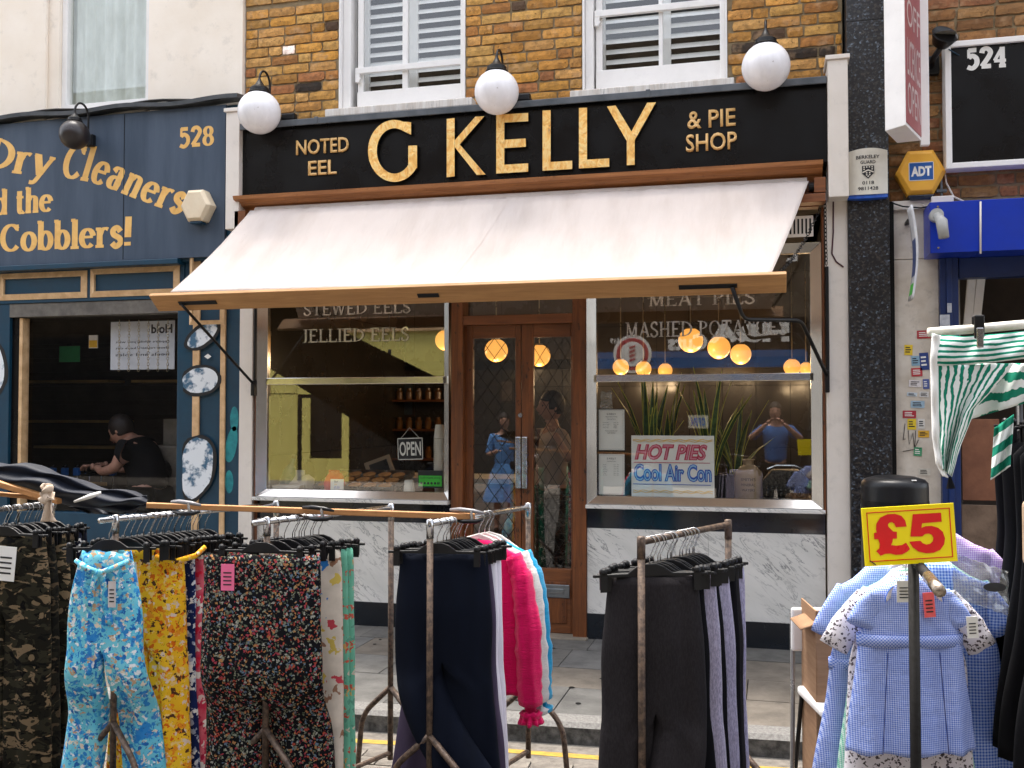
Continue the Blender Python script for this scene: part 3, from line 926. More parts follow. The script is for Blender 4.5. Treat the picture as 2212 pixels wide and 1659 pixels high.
# ---- shop front below: measured on y = 0
GY = 0.0
zs0, zs1 = .905, 1.77
Lx0, Lx1 = P(560, 900, GY).x, P(974, 900, GY).x       # steel frame outer left window
Rx0, Rx1 = P(1270, 900, GY).x, P(1776, 900, GY).x
ztop = P(1700, 535, GY).z
def frame_window(par, x0, x1, gx0, gx1, zb, gz0, gz1, rz0, rz1, name='shop_window'):
    w = thing_part(name, par)
    def mit(pts, y0=-.03, y1=.03):
        m = MB(); m.prism(pts, y0, y1); return m
    # steel members with mitred corners, splayed forward at the outer edge
    def mem(a, b, c, d):      # a,b outer edge ; c,d inner edge
        m = MB()
        yo, yi = -.055, -.008
        v = [(a[0], yo, a[1]), (b[0], yo, b[1]), (c[0], yi, c[1]), (d[0], yi, d[1]), (a[0], .04, a[1]), (b[0], .04, b[1]), (c[0], .04, c[1]), (d[0], .04, d[1])]
        m.add(v, [(0, 1, 2, 3), (7, 6, 5, 4), (0, 4, 5, 1), (1, 5, 6, 2), (2, 6, 7, 3), (3, 7, 4, 0)])
        m.build('steel_member', steel, w, bevel=.002)
    mem((x0, zb), (x1, zb), (gx1, gz0), (gx0, gz0))
    mem((x0, zb), (gx0, gz0), (gx0, gz1), (x0, gz1 + .06)) if False else None
    mem((x0, gz1 + .06), (x0, zb), (gx0, gz0), (gx0, gz1))
    mem((x1, zb), (x1, gz1 + .06), (gx1, gz1), (gx1, gz0))
    mem((x1, gz1 + .06), (x0, gz1 + .06), (gx0, gz1), (gx1, gz1))
    bx('transom', steel, w, gx0, gx1, -.028, .03, rz0, rz1, .004)
    MB().quad((gx0, .006, rz1), (gx1, .006, rz1), (gx1, .006, gz1), (gx0, .006, gz1)).build('pane', glass_m, w)
    MB().quad((gx0, .006, gz0), (gx1, .006, gz0), (gx1, .006, rz0), (gx0, .006, rz0)).build('pane', glass_m, w)
    return w
gl0, gl1 = P(578, 900, 0).x, P(960, 900, 0).x
gr0, gr1 = P(1289, 900, 0).x, P(1752, 900, 0).x
gzb = (PZt(760, 1062, 0) + PZt(1500, 1072, 0)) / 2
rzt = PZt(770, 815, 0); rzb = PZt(770, 830, 0)
frame_window(pie, Lx0, Lx1, gl0, gl1, .915, gzb, ztop - .04, rzb, rzt)
frame_window(pie, Rx0, Rx1, gr0, gr1, .915, gzb, ztop - .04, rzb, rzt)
bx('window_ledge', marble_m, pie, Lx0 - .01, Lx1 + .004, -.085, .04, .887, .912, .003)
bx('window_ledge', marble_m, pie, Rx0 - .004, Rx1 + .012, -.085, .04, .887, .912, .003)
# slim varnished uprights beside the steel
bx('wood_upright', varnished_v, pie, px1.x + .02, Lx0 - .002, -.065, .04, .0, 2.86)
bx('wood_upright', varnished_v, pie, Rx1 + .003, pr0 - .004, -.065, .04, .885, 2.86)
bx('upright_gap', dark_fill, pie, px1.x + .001, px1.x + .019, -.02, .04, .0, 2.86, 0)
# stall riser: black band, marble panels, black plinth
zb1, zb2 = PZt(1500, 1146, 0), PZt(1500, 1346, 0)
bs_m = simple('black_stone', (.012, .016, .022), (.008, .01, .014), .12, scale=3, bstr=0)
for (a, b, cuts) in ((Lx0 - .01, Lx1 + .003, (-2.95,)), (Rx0 - .004, Rx1 + .012, (-.42,))):
    bx('black_band', bs_m, pie, a, b, -.02, .05, zb1, .886, 0)
    xs = [a] + [c for c in cuts] + [b]
    for p, q in zip(xs, xs[1:]):
        bx('marble_panel', marble_m, pie, p + .0008, q - .0008, -.022, .05, .17, zb1 - .001, .001)
    bx('plinth', bs_m, pie, a, b, -.03, .05, 0.0, .169, 0)

# doors
door = thing_part('double_door', pie)
dj0, dj1 = P(976, 900, -.02).x, P(1270, 900, -.02).x
bx('door_jamb', varnished_v, door, dj0, P(1001, 900, -.02).x, -.04, .10, 0, 2.86)
bx('door_jamb', varnished_v, door, P(1238, 900, -.02).x, P(1267, 900, -.02).x, -.04, .10, 0, 2.86)
bx('door_head', varnished, door, P(1001, 900, -.02).x + .001, P(1238, 900, -.02).x - .001, -.035, .10, PZt(1120, 700, -.02), PZt(1120, 680, -.02))
bx('door_head', varnished, door, P(1001, 900, -.02).x + .001, P(1238, 900, -.02).x - .001, -.02, .10, 2.55, 2.86)
MB().quad(*[(x, .05, z) for x, z in ((dj0 + .1, 2.2), (dj1 - .1, 2.2), (dj1 - .1, 2.56), (dj0 + .1, 2.56))]).build('fanlight_pane', glass_m, door)
DY = .03
def leaf(x0, x1, g0, g1, gz0, gz1):
    dt = PZt(1120, 701, DY)
    bx('door_stile', varnished_v, door, x0, g0, DY, DY + .045, .012, dt, .005)
    bx('door_stile', varnished_v, door, g1, x1, DY, DY + .045, .012, dt, .005)
    bx('door_rail', varnished, door, g0 + .0005, g1 - .0005, DY + .001, DY + .044, gz1, dt - .001, .004)
    bx('door_rail', varnished, door, g0 + .0005, g1 - .0005, DY + .001, DY + .044, .013, gz0, .004)
    bx('door_panel', varnished_v, door, g0 + .03, g1 - .03, DY - .006, DY + .0, .08, gz0 - .09, .008)
    MB().quad((g0, DY + .02, gz0), (g1, DY + .02, gz0), (g1, DY + .02, gz1), (g0, DY + .02, gz1)).build('pane', glass_m, door)
    # leaded lattice
    lm = MB(); w = .003
    y = DY + .016
    stepx = (g1 - g0) / 3; stepz = .14
    k = -12
    while k < 24:
        for s in (1, -1):
            xa = g0 if s > 0 else g1
            za = gz0 + k * stepz; zb = za + (g1 - g0) / stepx * stepz
            xb = g1 if s > 0 else g0
            def cl(xa, za, xb, zb):
                if za < gz0:
                    t = (gz0 - za) / (zb - za)
                    xa, za = xa + (xb - xa) * t, gz0
                if zb > gz1:
                    t = (gz1 - za) / (zb - za)
                    xb, zb = xa + (xb - xa) * t, gz1
                return xa, za, xb, zb
            if zb > gz0 and za < gz1:
                a = cl(xa, za, xb, zb)
                lm.tube([(a[0], y, a[1]), (a[2], y, a[3])], .0022, 4)
        k += 1
    return lm.build('leading', black_metal, door)
gt, gb1, gb2 = PZt(1080, 730, DY), PZt(1190, 1228, DY), PZt(1190, 1228, DY)
leaf(P(1001, 900, DY).x, P(1126, 900, DY).x - .002, P(1021, 900, DY).x, P(1113, 900, DY).x, gb2, gt)
leaf(P(1126, 900, DY).x + .002, P(1238, 900, DY).x, P(1152, 900, DY).x, P(1236 - 12, 900, DY).x + .03, gb2, gt)
# handles, lock, letter plate, threshold
hz0, hz1 = PZt(1120, 1055, DY), PZt(1120, 943, DY)
for a, b in ((1114, 1124), (1128, 1138)):
    bx('pull_handle', chrome, door, P(a - 1, 900, DY - .03).x, P(b + 1, 900, DY - .03).x, DY - .035, DY - .0, hz0, hz1, .006)
lk = P(1125, 897, DY)
MB().tube([(lk.x, DY - .018, lk.z), (lk.x, DY, lk.z)], .016, 14).build('door_lock', chrome, door)
l0, l1, lz0, lz1 = rect(1155, 1260, 1231, 1292, DY)
lp = bx('letter_plate', simple('dull_steel', (.30, .32, .34), (.2, .22, .24), .4, metal=.9, bstr=.2), door, l0, l1, DY - .014, DY - .0065, lz0, lz1, .004)
bx('letter_flap', MATS['dull_steel'], door, l0 + .04, l1 - .04, DY - .020, DY - .0145, lz0 + .028, lz1 - .028, .003)
bx('threshold', simple('threshold_stone', (.30, .25, .19), (.2, .17, .13), .8, bstr=.5, dirt=.4), pie, dj0, dj1, -.10, .12, -.02, .010, .004)

# ---- interior of the pie shop
tile_m = simple('interior_tile', (.045, .037, .029), (.032, .026, .021), .25, scale=2, bstr=0)
inn = thing_part('interior', pie)
IY = 3.2
ix0, ix1 = WX0 + .12, WX1 - .12
mm = MB()
mm.box(ix0, ix1, IY, IY + .08, 0, 3.1)
mm.box(ix0 - .08, ix0, .07, IY, 0, 3.1)
mm.box(ix1, ix1 + .08, .07, IY, 0, 3.1)
mm.build('inner_wall', tile_m, inn)
bx('inner_floor', simple('inner_floor', (.03, .024, .018), None, .4), inn, ix0, ix1, .11, IY, -.05, .005, 0)
bx('inner_ceiling', simple('inner_ceiling', (.07, .06, .05), None, .8), inn, ix0, ix1, .06, IY, 2.9, 2.95, 0)
for i in range(13):
    x = ix0 + .32 * i + .1
    bx('wall_joint', dark_fill, inn, x, x + .006, IY - .002, IY + .001, 0, 2.8, 0)
for z in (.6, 1.2, 1.8, 2.4):
    bx('wall_joint', dark_fill, inn, ix0, ix1, IY - .0025, IY + .001, z, z + .006, 0)
    bx('wall_joint', dark_fill, inn, ix0 - .001, ix0 + .003, .1, IY, z, z + .006, 0)
bx('dado_band', black_gloss, inn, ix0, ix1, IY - .01, IY - .003, 1.98, 2.08, 0)
# window beds behind the glass
bed = simple('window_bed', (.10, .09, .08), None, .3)
bx('window_bed', bed, inn, Lx0, Lx1, .05, .55, .86, .915, .004)
bx('window_bed', bed, inn, Rx0, Rx1, .05, .55, .86, .915, .004)
bx('riser_back', dark_fill, inn, Lx0, Lx1, .051, .07, .0, .86, 0)
bx('riser_back', dark_fill, inn, Rx0, Rx1, .051, .07, .0, .86, 0)
bx('lobby_screen', simple('ceiling_vent', (.14, .12, .10), None, .6), inn, gr0 + .2, gr0 + 1.0, 1.2, 1.24, 2.45, 2.6, .004)
# ---------------------------------------------------------------- fascia sign with gilded letters
def gilt():
    m, nt, bs = newmat('gilded_face'); v = mapping(nt, (1, 1, .55), (0, R(20), 0))
    n = noise_n(nt, v, 11, 5, .65, 3.0); n2 = noise_n(nt, v, 45, 3, .6, 1.5)
    c = ramp(nt, n, [(.26, (.30, .25, .20)), (.34, (.80, .40, .10)), (.46, (.98, .56, .15)), (.58, (1.0, .72, .30)), (.66, (.92, .46, .10)), (.78, (.50, .42, .34))])  # pale, orange and grey patches paint broken reflections into the gold
    nt.links.new(c, bs.inputs['Base Color']); bs.inputs['Metallic'].default_value = .35; bs.inputs['Roughness'].default_value = .3
    bump(nt, bs, n, .5, .02); return m
gilt_m = gilt()
gold_letter = simple('gold_letter_paint', (.80, .50, .20), (.68, .40, .13), .4, scale=20, bstr=.05)
sx0, sx1 = fx0, fx1
sign = thing('shop_sign', 'long glossy black fascia board with large gilded letters G KELLY above the cream awning', 'sign', ((sx0 + sx1) / 2, FY, fz0), world=True)
bx('sign_board', black_gloss, sign, sx0, sx1, FY, FY + .029, fz0 + .005, fz1 - .003)
jx = P(1060, 380, FY).x
bx('board_joint', dark_fill, sign, jx, jx + .003, FY - .0015, FY + .001, fz0 + .01, fz1 - .04, 0)
LD = .034
def zline(px): return
def letter(polys, name='letter'):
    """polys: list of outlines in photo pixels on the letter face plane"""
    yf = FY - LD
    m = MB(); f = MB()
    for k, poly in enumerate(polys):
        pts = [(P(x, y, yf).x, P(x, y, yf).z) for x, y in poly]
        m.prism(pts, yf + .001 + .0007 * k, FY - .001)
        f.prism(pts, yf - .0012 - .0004 * k, yf + .0008 + .0007 * k)
    o = m.build(name, black_gloss, sign)
    f.build('gilded_face', gilt_m, o)
    return o
w = 17.5
# G : ring with an opening, foot and inner bar
def gpt(cx_, cy_, rx, ry, a): return (cx_ + rx * math.cos(R(a)), cy_ - ry * math.sin(R(a)))
gc = (852, 326)
outer = [gpt(*gc, 57, 67, a) for a in range(62, 331, 8)]
inner = [gpt(*gc, 38, 49, a) for a in range(326, 55, -8)]
outer[0] = (888, 264); inner[-1] = (888, 291)
letter([outer + [(901, 362), (901, 314), (882, 315), (882, 355)] + inner])
letter([[(965, 257), (982, 255), (982, 381), (965, 383)], [(982.5, 303), (1027, 252), (1046, 251), (993, 312), (1049, 377), (1030, 378), (982.5, 318)]])
def E_(x0, x1, yt, yb, dxy):
    s = dxy
    return [[(x0, yt), (x0 + w, yt - s * w), (x0 + w, yb - s * w), (x0, yb)]] + [
        [(x0 + w + .3, y - s * w), (x0 + w + ln, y - s * (w + ln)), (x0 + w + ln, y + 18 - s * (w + ln)), (x0 + w + .3, y + 18 - s * w)] for y, ln in ((yt, x1 - x0 - w), (yt + 55, x1 - x0 - w - 5), (yb - 18, x1 - x0 - w))]
letter(E_(1072, 1141, 248, 375, .06))
def Lp(x0, x1, yt, yb, s=.06):
    return [[(x0, yt), (x0 + w, yt - s * w), (x0 + w, yb - s * w), (x0, yb)], [(x0 + w + .3, yb - 18 - s * w), (x1, yb - 18 - s * (x1 - x0)), (x1, yb - s * (x1 - x0)), (x0 + w + .3, yb - s * w)]]
letter(Lp(1172, 1236, 239, 369))
letter(Lp(1250.6, 1316, 233.5, 364))
letter([[(1311, 230), (1330, 228), (1364, 284), (1398, 222), (1417, 221), (1371, 303), (1371, 356), (1354, 357), (1354, 305)]])
def ptext(s, a, b, yplane, mat, parent, cap=None, name='lettering', **kw):
    """text box from photo pixel a (left, top) to b (right, bottom) on a facade plane"""
    x0, x1 = P(a[0], (a[1] + b[1]) / 2, yplane).x, P(b[0], (a[1] + b[1]) / 2, yplane).x
    mx = (a[0] + b[0]) / 2
    return ftext(name, s, x0, x1, P(mx, b[1], yplane).z, P(mx, a[1], yplane).z, yplane, mat, parent, **kw)
ptext('NOTED', (641, 300), (754, 332), FY - .001, gold_letter, sign, bold=.012, depth=.012)
ptext('EEL', (667, 347), (728, 378), FY - .001, gold_letter, sign, bold=.012, depth=.012)
ptext('& PIE', (1485, 238), (1589, 276), FY - .001, gold_letter, sign, bold=.012, depth=.012)
ptext('SHOP', (1482, 288), (1592, 326), FY - .001, gold_letter, sign, bold=.012, depth=.012)

# ---------------------------------------------------------------- globe lamps on swan necks
def globe_lamp(px, py, dia_px, y, label, group, glob_m, top):
    c = P(px, py, y)
    Z = (c - Vector((0, -D0, EYE))).dot(FW)
    r = dia_px / 2 / F_PX * Z
    t = thing('globe_lamp', label, 'wall lamp', (c.x, y, c.z), group=group)
    MB().sphere((0, 0, 0), r, 32, 20).build('globe', glob_m, t, smooth=True)
    cap = MB().lathe([(r * .50, r * .88), (r * .52, r * .93), (r * .46, r * .97), (r * .44, r * 1.13), (r * .36, r * 1.2), (r * .22, r * 1.3), (r * .1, r * 1.5), (.008, r * 1.62)], 24)
    cap.build('lamp_cap', black_metal, t, auto=40)
    # swan neck curving up and back to the wall
    tp = r * top
    pts = [(0, 0, r * 1.5)]
    back = .155
    for i in range(0, 13):
        a = PI - PI * i / 12
        pts.append((.0 + .0, back / 2 + back / 2 * math.cos(a), tp - back * .5 + back * .55 * math.sin(a)))
    pts.append((0, back, r * .2)); pts.append((0, back + .01, r * .05))
    MB().tube(pts, .0085, 8).build('swan_neck', black_metal, t, smooth=True)
    MB().box(-.035, .035, back, back + (FL - (y + back)) - .004, -.045, .05).build('wall_bracket', black_metal, t, bevel=.01)
    return t
G1 = 'white opal globe lamps over the black fascia'
YL = -.28
l1 = globe_lamp(560, 243, 92, YL, 'white opal globe lamp at the left end of the black fascia, beside NOTED EEL', None, opal_m, 2.05)
l2 = globe_lamp(1073, 199, 96, YL, 'white opal globe lamp hanging in front of the K and E of the gilded sign', None, opal_m, 2.02)
l3 = globe_lamp(1654.5, 144, 103, YL, 'speckled white opal globe lamp at the right end of the black fascia', None, opal_m, 2.05)
for l in (l1, l2, l3): l['group'] = G1
# small floodlight boxes on the flashing beside the globes
for (px, py, lab) in ((625, 237, 'small black spotlight on the flashing beside the left globe lamp'), (1130, 197, 'small black spotlight on the flashing beside the middle globe lamp')):
    c = P(px, py, -.06)
    t = thing('spotlight', lab, 'spotlight', (c.x, c.y, fz1 + .015), group='small spotlights on the flashing')
    MB().box(-.055, .055, -.03, .03, .03, .085).build('housing', black_metal, t, bevel=.012)
    MB().box(-.02, .02, -.01, .02, -.002, .032).build('foot', black_metal, t)
    MB().tube([(.05, 0, .05), (.085, .02, .02), (.12, .05, 0)], .005, 6).build('cable', black_metal, t)

# ---------------------------------------------------------------- awning
aw = thing('awning', 'cream canvas shop awning with a pine front board, pulled out over the pie shop', 'awning', (-2.0, -.9, 2.3), world=True)
AT = -.20
tl, tr = P(541, 455, AT), P(1747, 391, AT)
AB = -.92
bl, br = P(368, 631, AB), P(1662, 600, AB)
def canvas(u, v):
    t = tl.lerp(tr, u); b = bl.lerp(br, u)
    p = t.lerp(b, v)
    n = Vector((0, -.62, .78))
    sag = -.022 * math.sin(PI * v) - .012 * math.sin(PI * u) * math.sin(PI * v)
    k = noise.noise((u * 5, v * 1.5, 0)) * .006 * math.sin(PI * min(1, v * 1.1))
    k += noise.noise((u * 50 + v * 9, v * 3, 4)) * .007 * (1 - v) ** 2
    k += .004 * math.sin((u - .3 * v) * 60) * max(0, .3 - v)
    for s in (.0,): pass
    return p + n * (sag + k)
cm = MB().grid(120, 30, canvas)
cv = cm.build('canvas', canvas_m, aw, smooth=True, solid=.003)
for f_ in (.5,):
    MB().grid(1, 20, lambda u, v: Vector(canvas(f_ + (u - .5) * .004, v)) + Vector((0, -.0022, .003))).build('seam', canvas_m, aw, smooth=True)
# front board, lying flat with a thin front lip
bz = (bl.z + br.z) / 2
pl, pr = P(325, 640, AB - .01), P(1699, 603, AB - .01)
ztop_b = bz + .006
BY0, BY1, BZ0, BZ1 = AB - .03, AB + .085, ztop_b - .012, ztop_b - .105
def board():
    x0, x1 = pl.x, pr.x
    m = MB()
    q = [(x0, BY0, BZ0), (x1, BY0, BZ0), (x1, BY1, BZ1), (x0, BY1, BZ1)]      # the broad face, tilted down towards the street
    n = Vector((0, BZ0 - BZ1, BY1 - BY0)).normalized() * .026
    m.add(q + [(a, b + n.y, c + n.z) for a, b, c in q], [(3, 2, 1, 0), (4, 5, 6, 7), (0, 1, 5, 4), (1, 2, 6, 5), (2, 3, 7, 6), (3, 0, 4, 7)])
    return m.build('front_board', oak_plank, aw, bevel=.004)
board()
zu = (BZ0 + BZ1) / 2
ya = (BY0 + BY1) / 2
def arm(pts, name='folding_arm', r=.010): MB().tube(pts, r, 8).build(name, black_metal, aw, smooth=True)
def rounded(pts, rad=.06):
    out = [Vector(pts[0])]
    for i in range(1, len(pts) - 1):
        a, b, c = map(Vector, pts[i - 1:i + 2])
        p = b + (a - b).normalized() * min(rad, (a - b).length / 2); q = b + (c - b).normalized() * min(rad, (c - b).length / 2)
        for k in range(6):
            t = k / 5; out.append((1 - t) ** 2 * p + 2 * t * (1 - t) * b + t * t * q)
    out.append(Vector(pts[-1])); return out
for (a, b, py) in ((410, 503, 659), (932, 980, 648), (1475, 1597, 632)):
    xa, xb = PG(a, py, zu), PG(b, py, zu)
    yb = xa.y
    nn = Vector((0, BZ1 - BZ0, BY0 - BY1)).normalized()
    tt = Vector((0, BY1 - BY0, BZ1 - BZ0)).normalized() * .016
    ca, cb = Vector((xa.x, ya, zu)) + nn * .001, Vector((xb.x, ya, zu)) + nn * .001
    MB().hexa(ca - tt, cb - tt, cb + tt, ca + tt, nn * .006).build('arm_plate', black_metal, aw, bevel=.002)
s1 = PG(416, 662, zu - .01); w1 = P(548, 830, -.10)
arm(rounded([(s1.x, ya, zu - .01), (s1.x + .03, ya, zu - .04), w1], .03))
bx('wall_plate', black_metal, aw, w1.x - .014, w1.x + .014, -.12, -.073, P(548, 855, -.1).z, P(548, 822, -.1).z)
s2 = PG(1586, 634, zu - .01)
e1, e2, e3 = P(1606, 690, -.78), P(1730, 692, -.5), P(1788, 815, -.10)
arm(rounded([(s2.x, ya, zu - .01), e1, e2, e3], .05), r=.012)
bx('wall_plate', black_metal, aw, P(1782, 830, -.1).x, P(1792, 830, -.1).x, -.125, -.073, P(1787, 848, -.1).z, P(1787, 800, -.1).z, .004)
bx('slide_bar', black_metal, aw, P(1783, 700, -.09).x, P(1791, 700, -.09).x, -.10, -.072, P(1787, 812, -.1).z, P(1787, 575, -.1).z, .005)
bx('slide_bar', black_metal, aw, w1.x - .004, w1.x + .012, -.10, -.072, w1.z + .01, 2.5, .005)
def chain(parent, p0, p1, link_l=.034, mat=black_metal, name='chain', sag=0.0, r=.0028, label=None):
    m = MB(); p0, p1 = Vector(p0), Vector(p1)
    n = max(2, int((p1 - p0).length / (link_l * .72)))
    d = (p1 - p0).normalized(); a = d.orthogonal().normalized(); b = d.cross(a)
    for i in range(n):
        t = (i + .5) / n; c = p0.lerp(p1, t) + Vector((0, 0, -sag * math.sin(PI * t)))
        s = a if i % 2 else b
        pts = [c + d * (math.cos(q) * link_l / 2) + s * (math.sin(q) * link_l * .27) for q in [2 * PI * j / 8 for j in range(9)]]
        m.tube(pts, r, 5, cap=False)
    return m.build(name, mat, parent)
chain(aw, P(1670, 600, -.80), P(1772, 450, -.12), sag=.06)
chain(aw, P(1782, 432, -.14), P(1785, 572, -.10))
chain(aw, P(392, 640, AB + .1) + Vector((.3, .1, .0)), P(556, 500, -.14), sag=.05)
roll = MB().tube([(tl.x + .02, -.15, tl.z - .0), (tr.x - .01, -.15, tr.z - .0)], .035, 16)
roll.build('roller', canvas_m, aw, smooth=True)
gear = P(1747, 402, -.19)
MB().tube([(gear.x, -.16, gear.z), (gear.x + .05, -.16, gear.z)], .03, 12).build('roller_gear', black_metal, aw)

# ---------------------------------------------------------------- things in the shop windows
BED = .917
warm = emit('pendant_glow', (1.0, .43, .085), .30)
def pendant(px, py, rpx, Y, lab):
    c = P(px, py, Y); Z = (c - Vector((0, -D0, EYE))).dot(FW); r = rpx / F_PX * Z
    t = thing('pendant_lamp', lab, 'pendant lamp', (c.x, c.y, c.z), group='lit globe pendants inside the pie shop')
    MB().sphere((0, 0, 0), r, 24, 16).build('globe', warm, t, smooth=True)
    MB().tube([(0, 0, r * .98), (0, 0, 2.9 - c.z)], .006, 6).build('cord', brass_dull, t)
    ld_ = bpy.data.lights.new('pendant_light', 'POINT'); ld_.energy = .9; ld_.color = (1.0, .68, .38); ld_.shadow_soft_size = .05
    lo_ = bpy.data.objects.new('pendant_light', ld_); COL.objects.link(lo_); lo_.parent = t; lo_.location = (0, 0, -r - .07)
    MB().lathe([(r * .42, r * .92), (r * .4, r * 1.06), (.01, r * 1.1)], 16).build('gallery', brass_dull, t)
pd = [(1492, 735, 26.5, 1.3, 'largest glowing pendant globe behind the MASHED POTATOES lettering'),
      (1553, 751, 24.5, 1.5, 'glowing pendant globe between the largest one and the lowest one of the hanging trio'),
      (1600, 765, 22.5, 1.8, 'lowest glowing pendant globe of the trio behind the right window'),
      (1341, 793, 17.5, 2.3, 'glowing pendant globe below the round red badge reflection, leftmost in the right window'),
      (1390, 797, 17, 2.6, 'half hidden glowing globe, second from the left just above the steel transom'),
      (1437, 800, 15.5, 2.9, 'half hidden glowing globe just left of centre above the steel transom'),
      (1711, 793, 18, 2.2, 'glowing pendant globe near the right edge of the right window'),
      (1741, 796, 14, 2.6, 'small glowing globe partly behind the rightmost steel frame'),
      (1072, 757, 25, 1.4, 'glowing pendant globe behind the left door glass'),
      (1165, 768, 24, 1.7, 'glowing pendant globe behind the right door glass'),
      (962, 735, 22, 1.5, 'glowing pendant globe half behind the right frame of the left window')]
for p in pd: pendant(*p)
# painted lettering on the glass
leaf_silver = simple('silver_leaf', (.78, .76, .70), (.30, .29, .26), .25, metal=.6, scale=9, bstr=0)
def glass_words(s, a, b, cap_px, mat, lab):
    mb = MB(); yp = -.0015
    x0, x1 = P(a[0], a[1], yp).x, P(b[0], b[1], yp).x
    z0 = P(*a, yp).z; h = P(a[0], a[1] - cap_px, yp).z - z0
    o = thing('window_lettering', lab, 'lettering', (x0, yp, z0), world=True)
    k = s.index(' ')
    for rg in ((0, k), (k + 1, len(s))):
        mb = MB(); serif_line(mb, s, x0, x1, z0, z0, yp, .13, .035, lambda u: (z0, h, 0), rng=rg)
        mb.build('painted_word', mat, o)
    return o
glass_words('JELLIED EELS', (650, 740), (885, 740), 28, leaf_silver, 'silver painted words JELLIED EELS on the upper left shop window')
glass_words('MASHED POTATOES', (1350, 729), (1702, 725), 32, leaf_silver, 'silver painted words MASHED POTATOES on the upper right shop window')
glass_words('STEWED EELS', (655, 682), (888, 682), 26, leaf_silver, 'silver painted words STEWED EELS half hidden by the awning board')
glass_words('MEAT PIES', (1400, 662), (1632, 658), 28, leaf_silver, 'silver painted words MEAT PIES half hidden by the awning board')

# open sign
def flat_sign(name, lab, cat, a, b, y, board_m, rot=0, thick=.006, group=None):
    x0, x1 = P(a[0], (a[1] + b[1]) / 2, y).x, P(b[0], (a[1] + b[1]) / 2, y).x
    z0, z1 = P((a[0] + b[0]) / 2, b[1], y).z, P((a[0] + b[0]) / 2, a[1], y).z
    t = thing(name, lab, cat, ((x0 + x1) / 2, y, z0), group=group)
    t['_s'] = (x1 - x0, z1 - z0)
    w, h = x1 - x0, z1 - z0
    MB().box(-w / 2, w / 2, 0, thick, 0, h).build('board', board_m, t)
    return t, w, h
t, w_, h_ = flat_sign('hanging_sign', 'black hanging sign reading OPEN in white on a string in the left window', 'sign', (860, 946), (914, 993), .12, ink_m)
rim = MB()
for q in ((-w_ / 2, w_ / 2, 0, .006), (-w_ / 2, w_ / 2, h_ - .006, h_), (-w_ / 2, -w_ / 2 + .005, 0, h_), (w_ / 2 - .005, w_ / 2, 0, h_)):
    rim.box(q[0] , q[1], -.0015, -.0005, q[2], q[3])
rim.build('rim', paper_m, t)
ftext('lettering', 'OPEN', -w_ / 2 + .014, w_ / 2 - .014, h_ * .18, h_ * .83, -.002, paper_m, t, bold=.02)
MB().tube([(-w_ * .36, .003, h_), (0, 0, h_ + .075), (w_ * .36, .003, h_)], .0016, 5).build('string', paper_m, t)
t.rotation_euler[1] = R(-2)
# hygiene rating
green_m = simple('rating_green', (.06, .55, .05), None, .4, bstr=0)
t, w_, h_ = flat_sign('rating_sign', 'black and green hygiene rating card with a black 5, low in the left window', 'sign', (903, 1016), (956, 1054), .06, ink_m)
bx('green_panel', green_m, t, -w_ / 2 + .006, w_ / 2 - .006, -.0022, -.0008, .012, h_ * .70, 0)
ftext('lettering', 'FOOD HYGIENE RATING', -w_ * .42, w_ * .42, h_ * .52, h_ * .62, -.0028, ink_m, t)
for k in range(6):
    MB().lathe([(.011 if k == 5 else .009, 0), (.009 if k == 5 else .007, .001)], 14).build('number_disc', ink_m, t)
    o = t.children[-1]; o.rotation_euler = (R(90), 0, 0); o.location = (-w_ * .36 + k * w_ * .14, -.0024, h_ * .27)
ftext('lettering', '5', w_ * .36 - .005, w_ * .36 + .004, h_ * .20, h_ * .35, -.0042, green_m, t)
# papers taped in the right window
def sheet(a, b, lab, lines, title2):
    t, w, h = flat_sign('opening_times_sheet', lab, 'notice', a, b, .035, ink_m)
    bx('paper', paper_m, t, -w / 2 + .006, w / 2 - .003, -.002, -.0006, .006, h - .006, 0)
    r = MB()
    q = .012
    for z0, z1, x0, x1 in ((q, q + .001, -w / 2 + q, w / 2 - q), (h - q - .001, h - q, -w / 2 + q, w / 2 - q), (q, h - q, -w / 2 + q, -w / 2 + q + .001), (q, h - q, w / 2 - q - .001, w / 2 - q)):
        r.box(x0, x1, -.0028, -.0022, z0, z1)
    r.build('printed_rule', ink_m, t)
    ftext('lettering', 'G KELLY', -.032, .032, h - .042, h - .030, -.0026, ink_m, t, bold=.01)
    z = h - .06
    for s in title2:
        ln = len(s) * .0044
        ftext('lettering', s, -ln / 2, ln / 2, z, z + .009, -.0026, ink_m, t); z -= .016
    z -= .006
    for l, r_ in lines:
        ftext('lettering', l, -w * .32, -w * .32 + len(l) * .0036, z, z + .0065, -.0026, ink_m, t)
        if r_: ftext('lettering', r_, w * .08, w * .08 + len(r_) * .0036, z, z + .0065, -.0026, ink_m, t)
        z -= .0118
    return t, w, h, z
t, w_, h_, z_ = sheet((1292, 883), (1350, 974), 'framed notice of bank holiday opening times, upper of the two in the right window', [('Friday 25th', '10am - 7pm'), ('Saturday 26th', '10am - 6pm'), ('Sunday 27th', 'CLOSED'), ('Monday 28th', 'CLOSED')], ['August Bank Holiday', 'Opening Times'])
ftext('lettering', 'Have a great & sunny', -.042, .042, z_ - .012, z_ - .002, -.0026, ink_m, t)
ftext('lettering', 'bank holiday!', -.027, .027, z_ - .026, z_ - .016, -.0026, ink_m, t)
sheet((1292, 979), (1350, 1070), 'framed notice of weekly opening times, lower of the two in the right window', [('Sunday', '11am - 4pm'), ('Monday', '11am - 4pm'), ('Tuesday', '11am - 6pm'), ('Wednesday', '11am - 6pm'), ('Thursday', '11am - 6pm'), ('Friday', '10am - 7pm'), ('Saturday', '10am - 7pm')], ['Opening Times'])
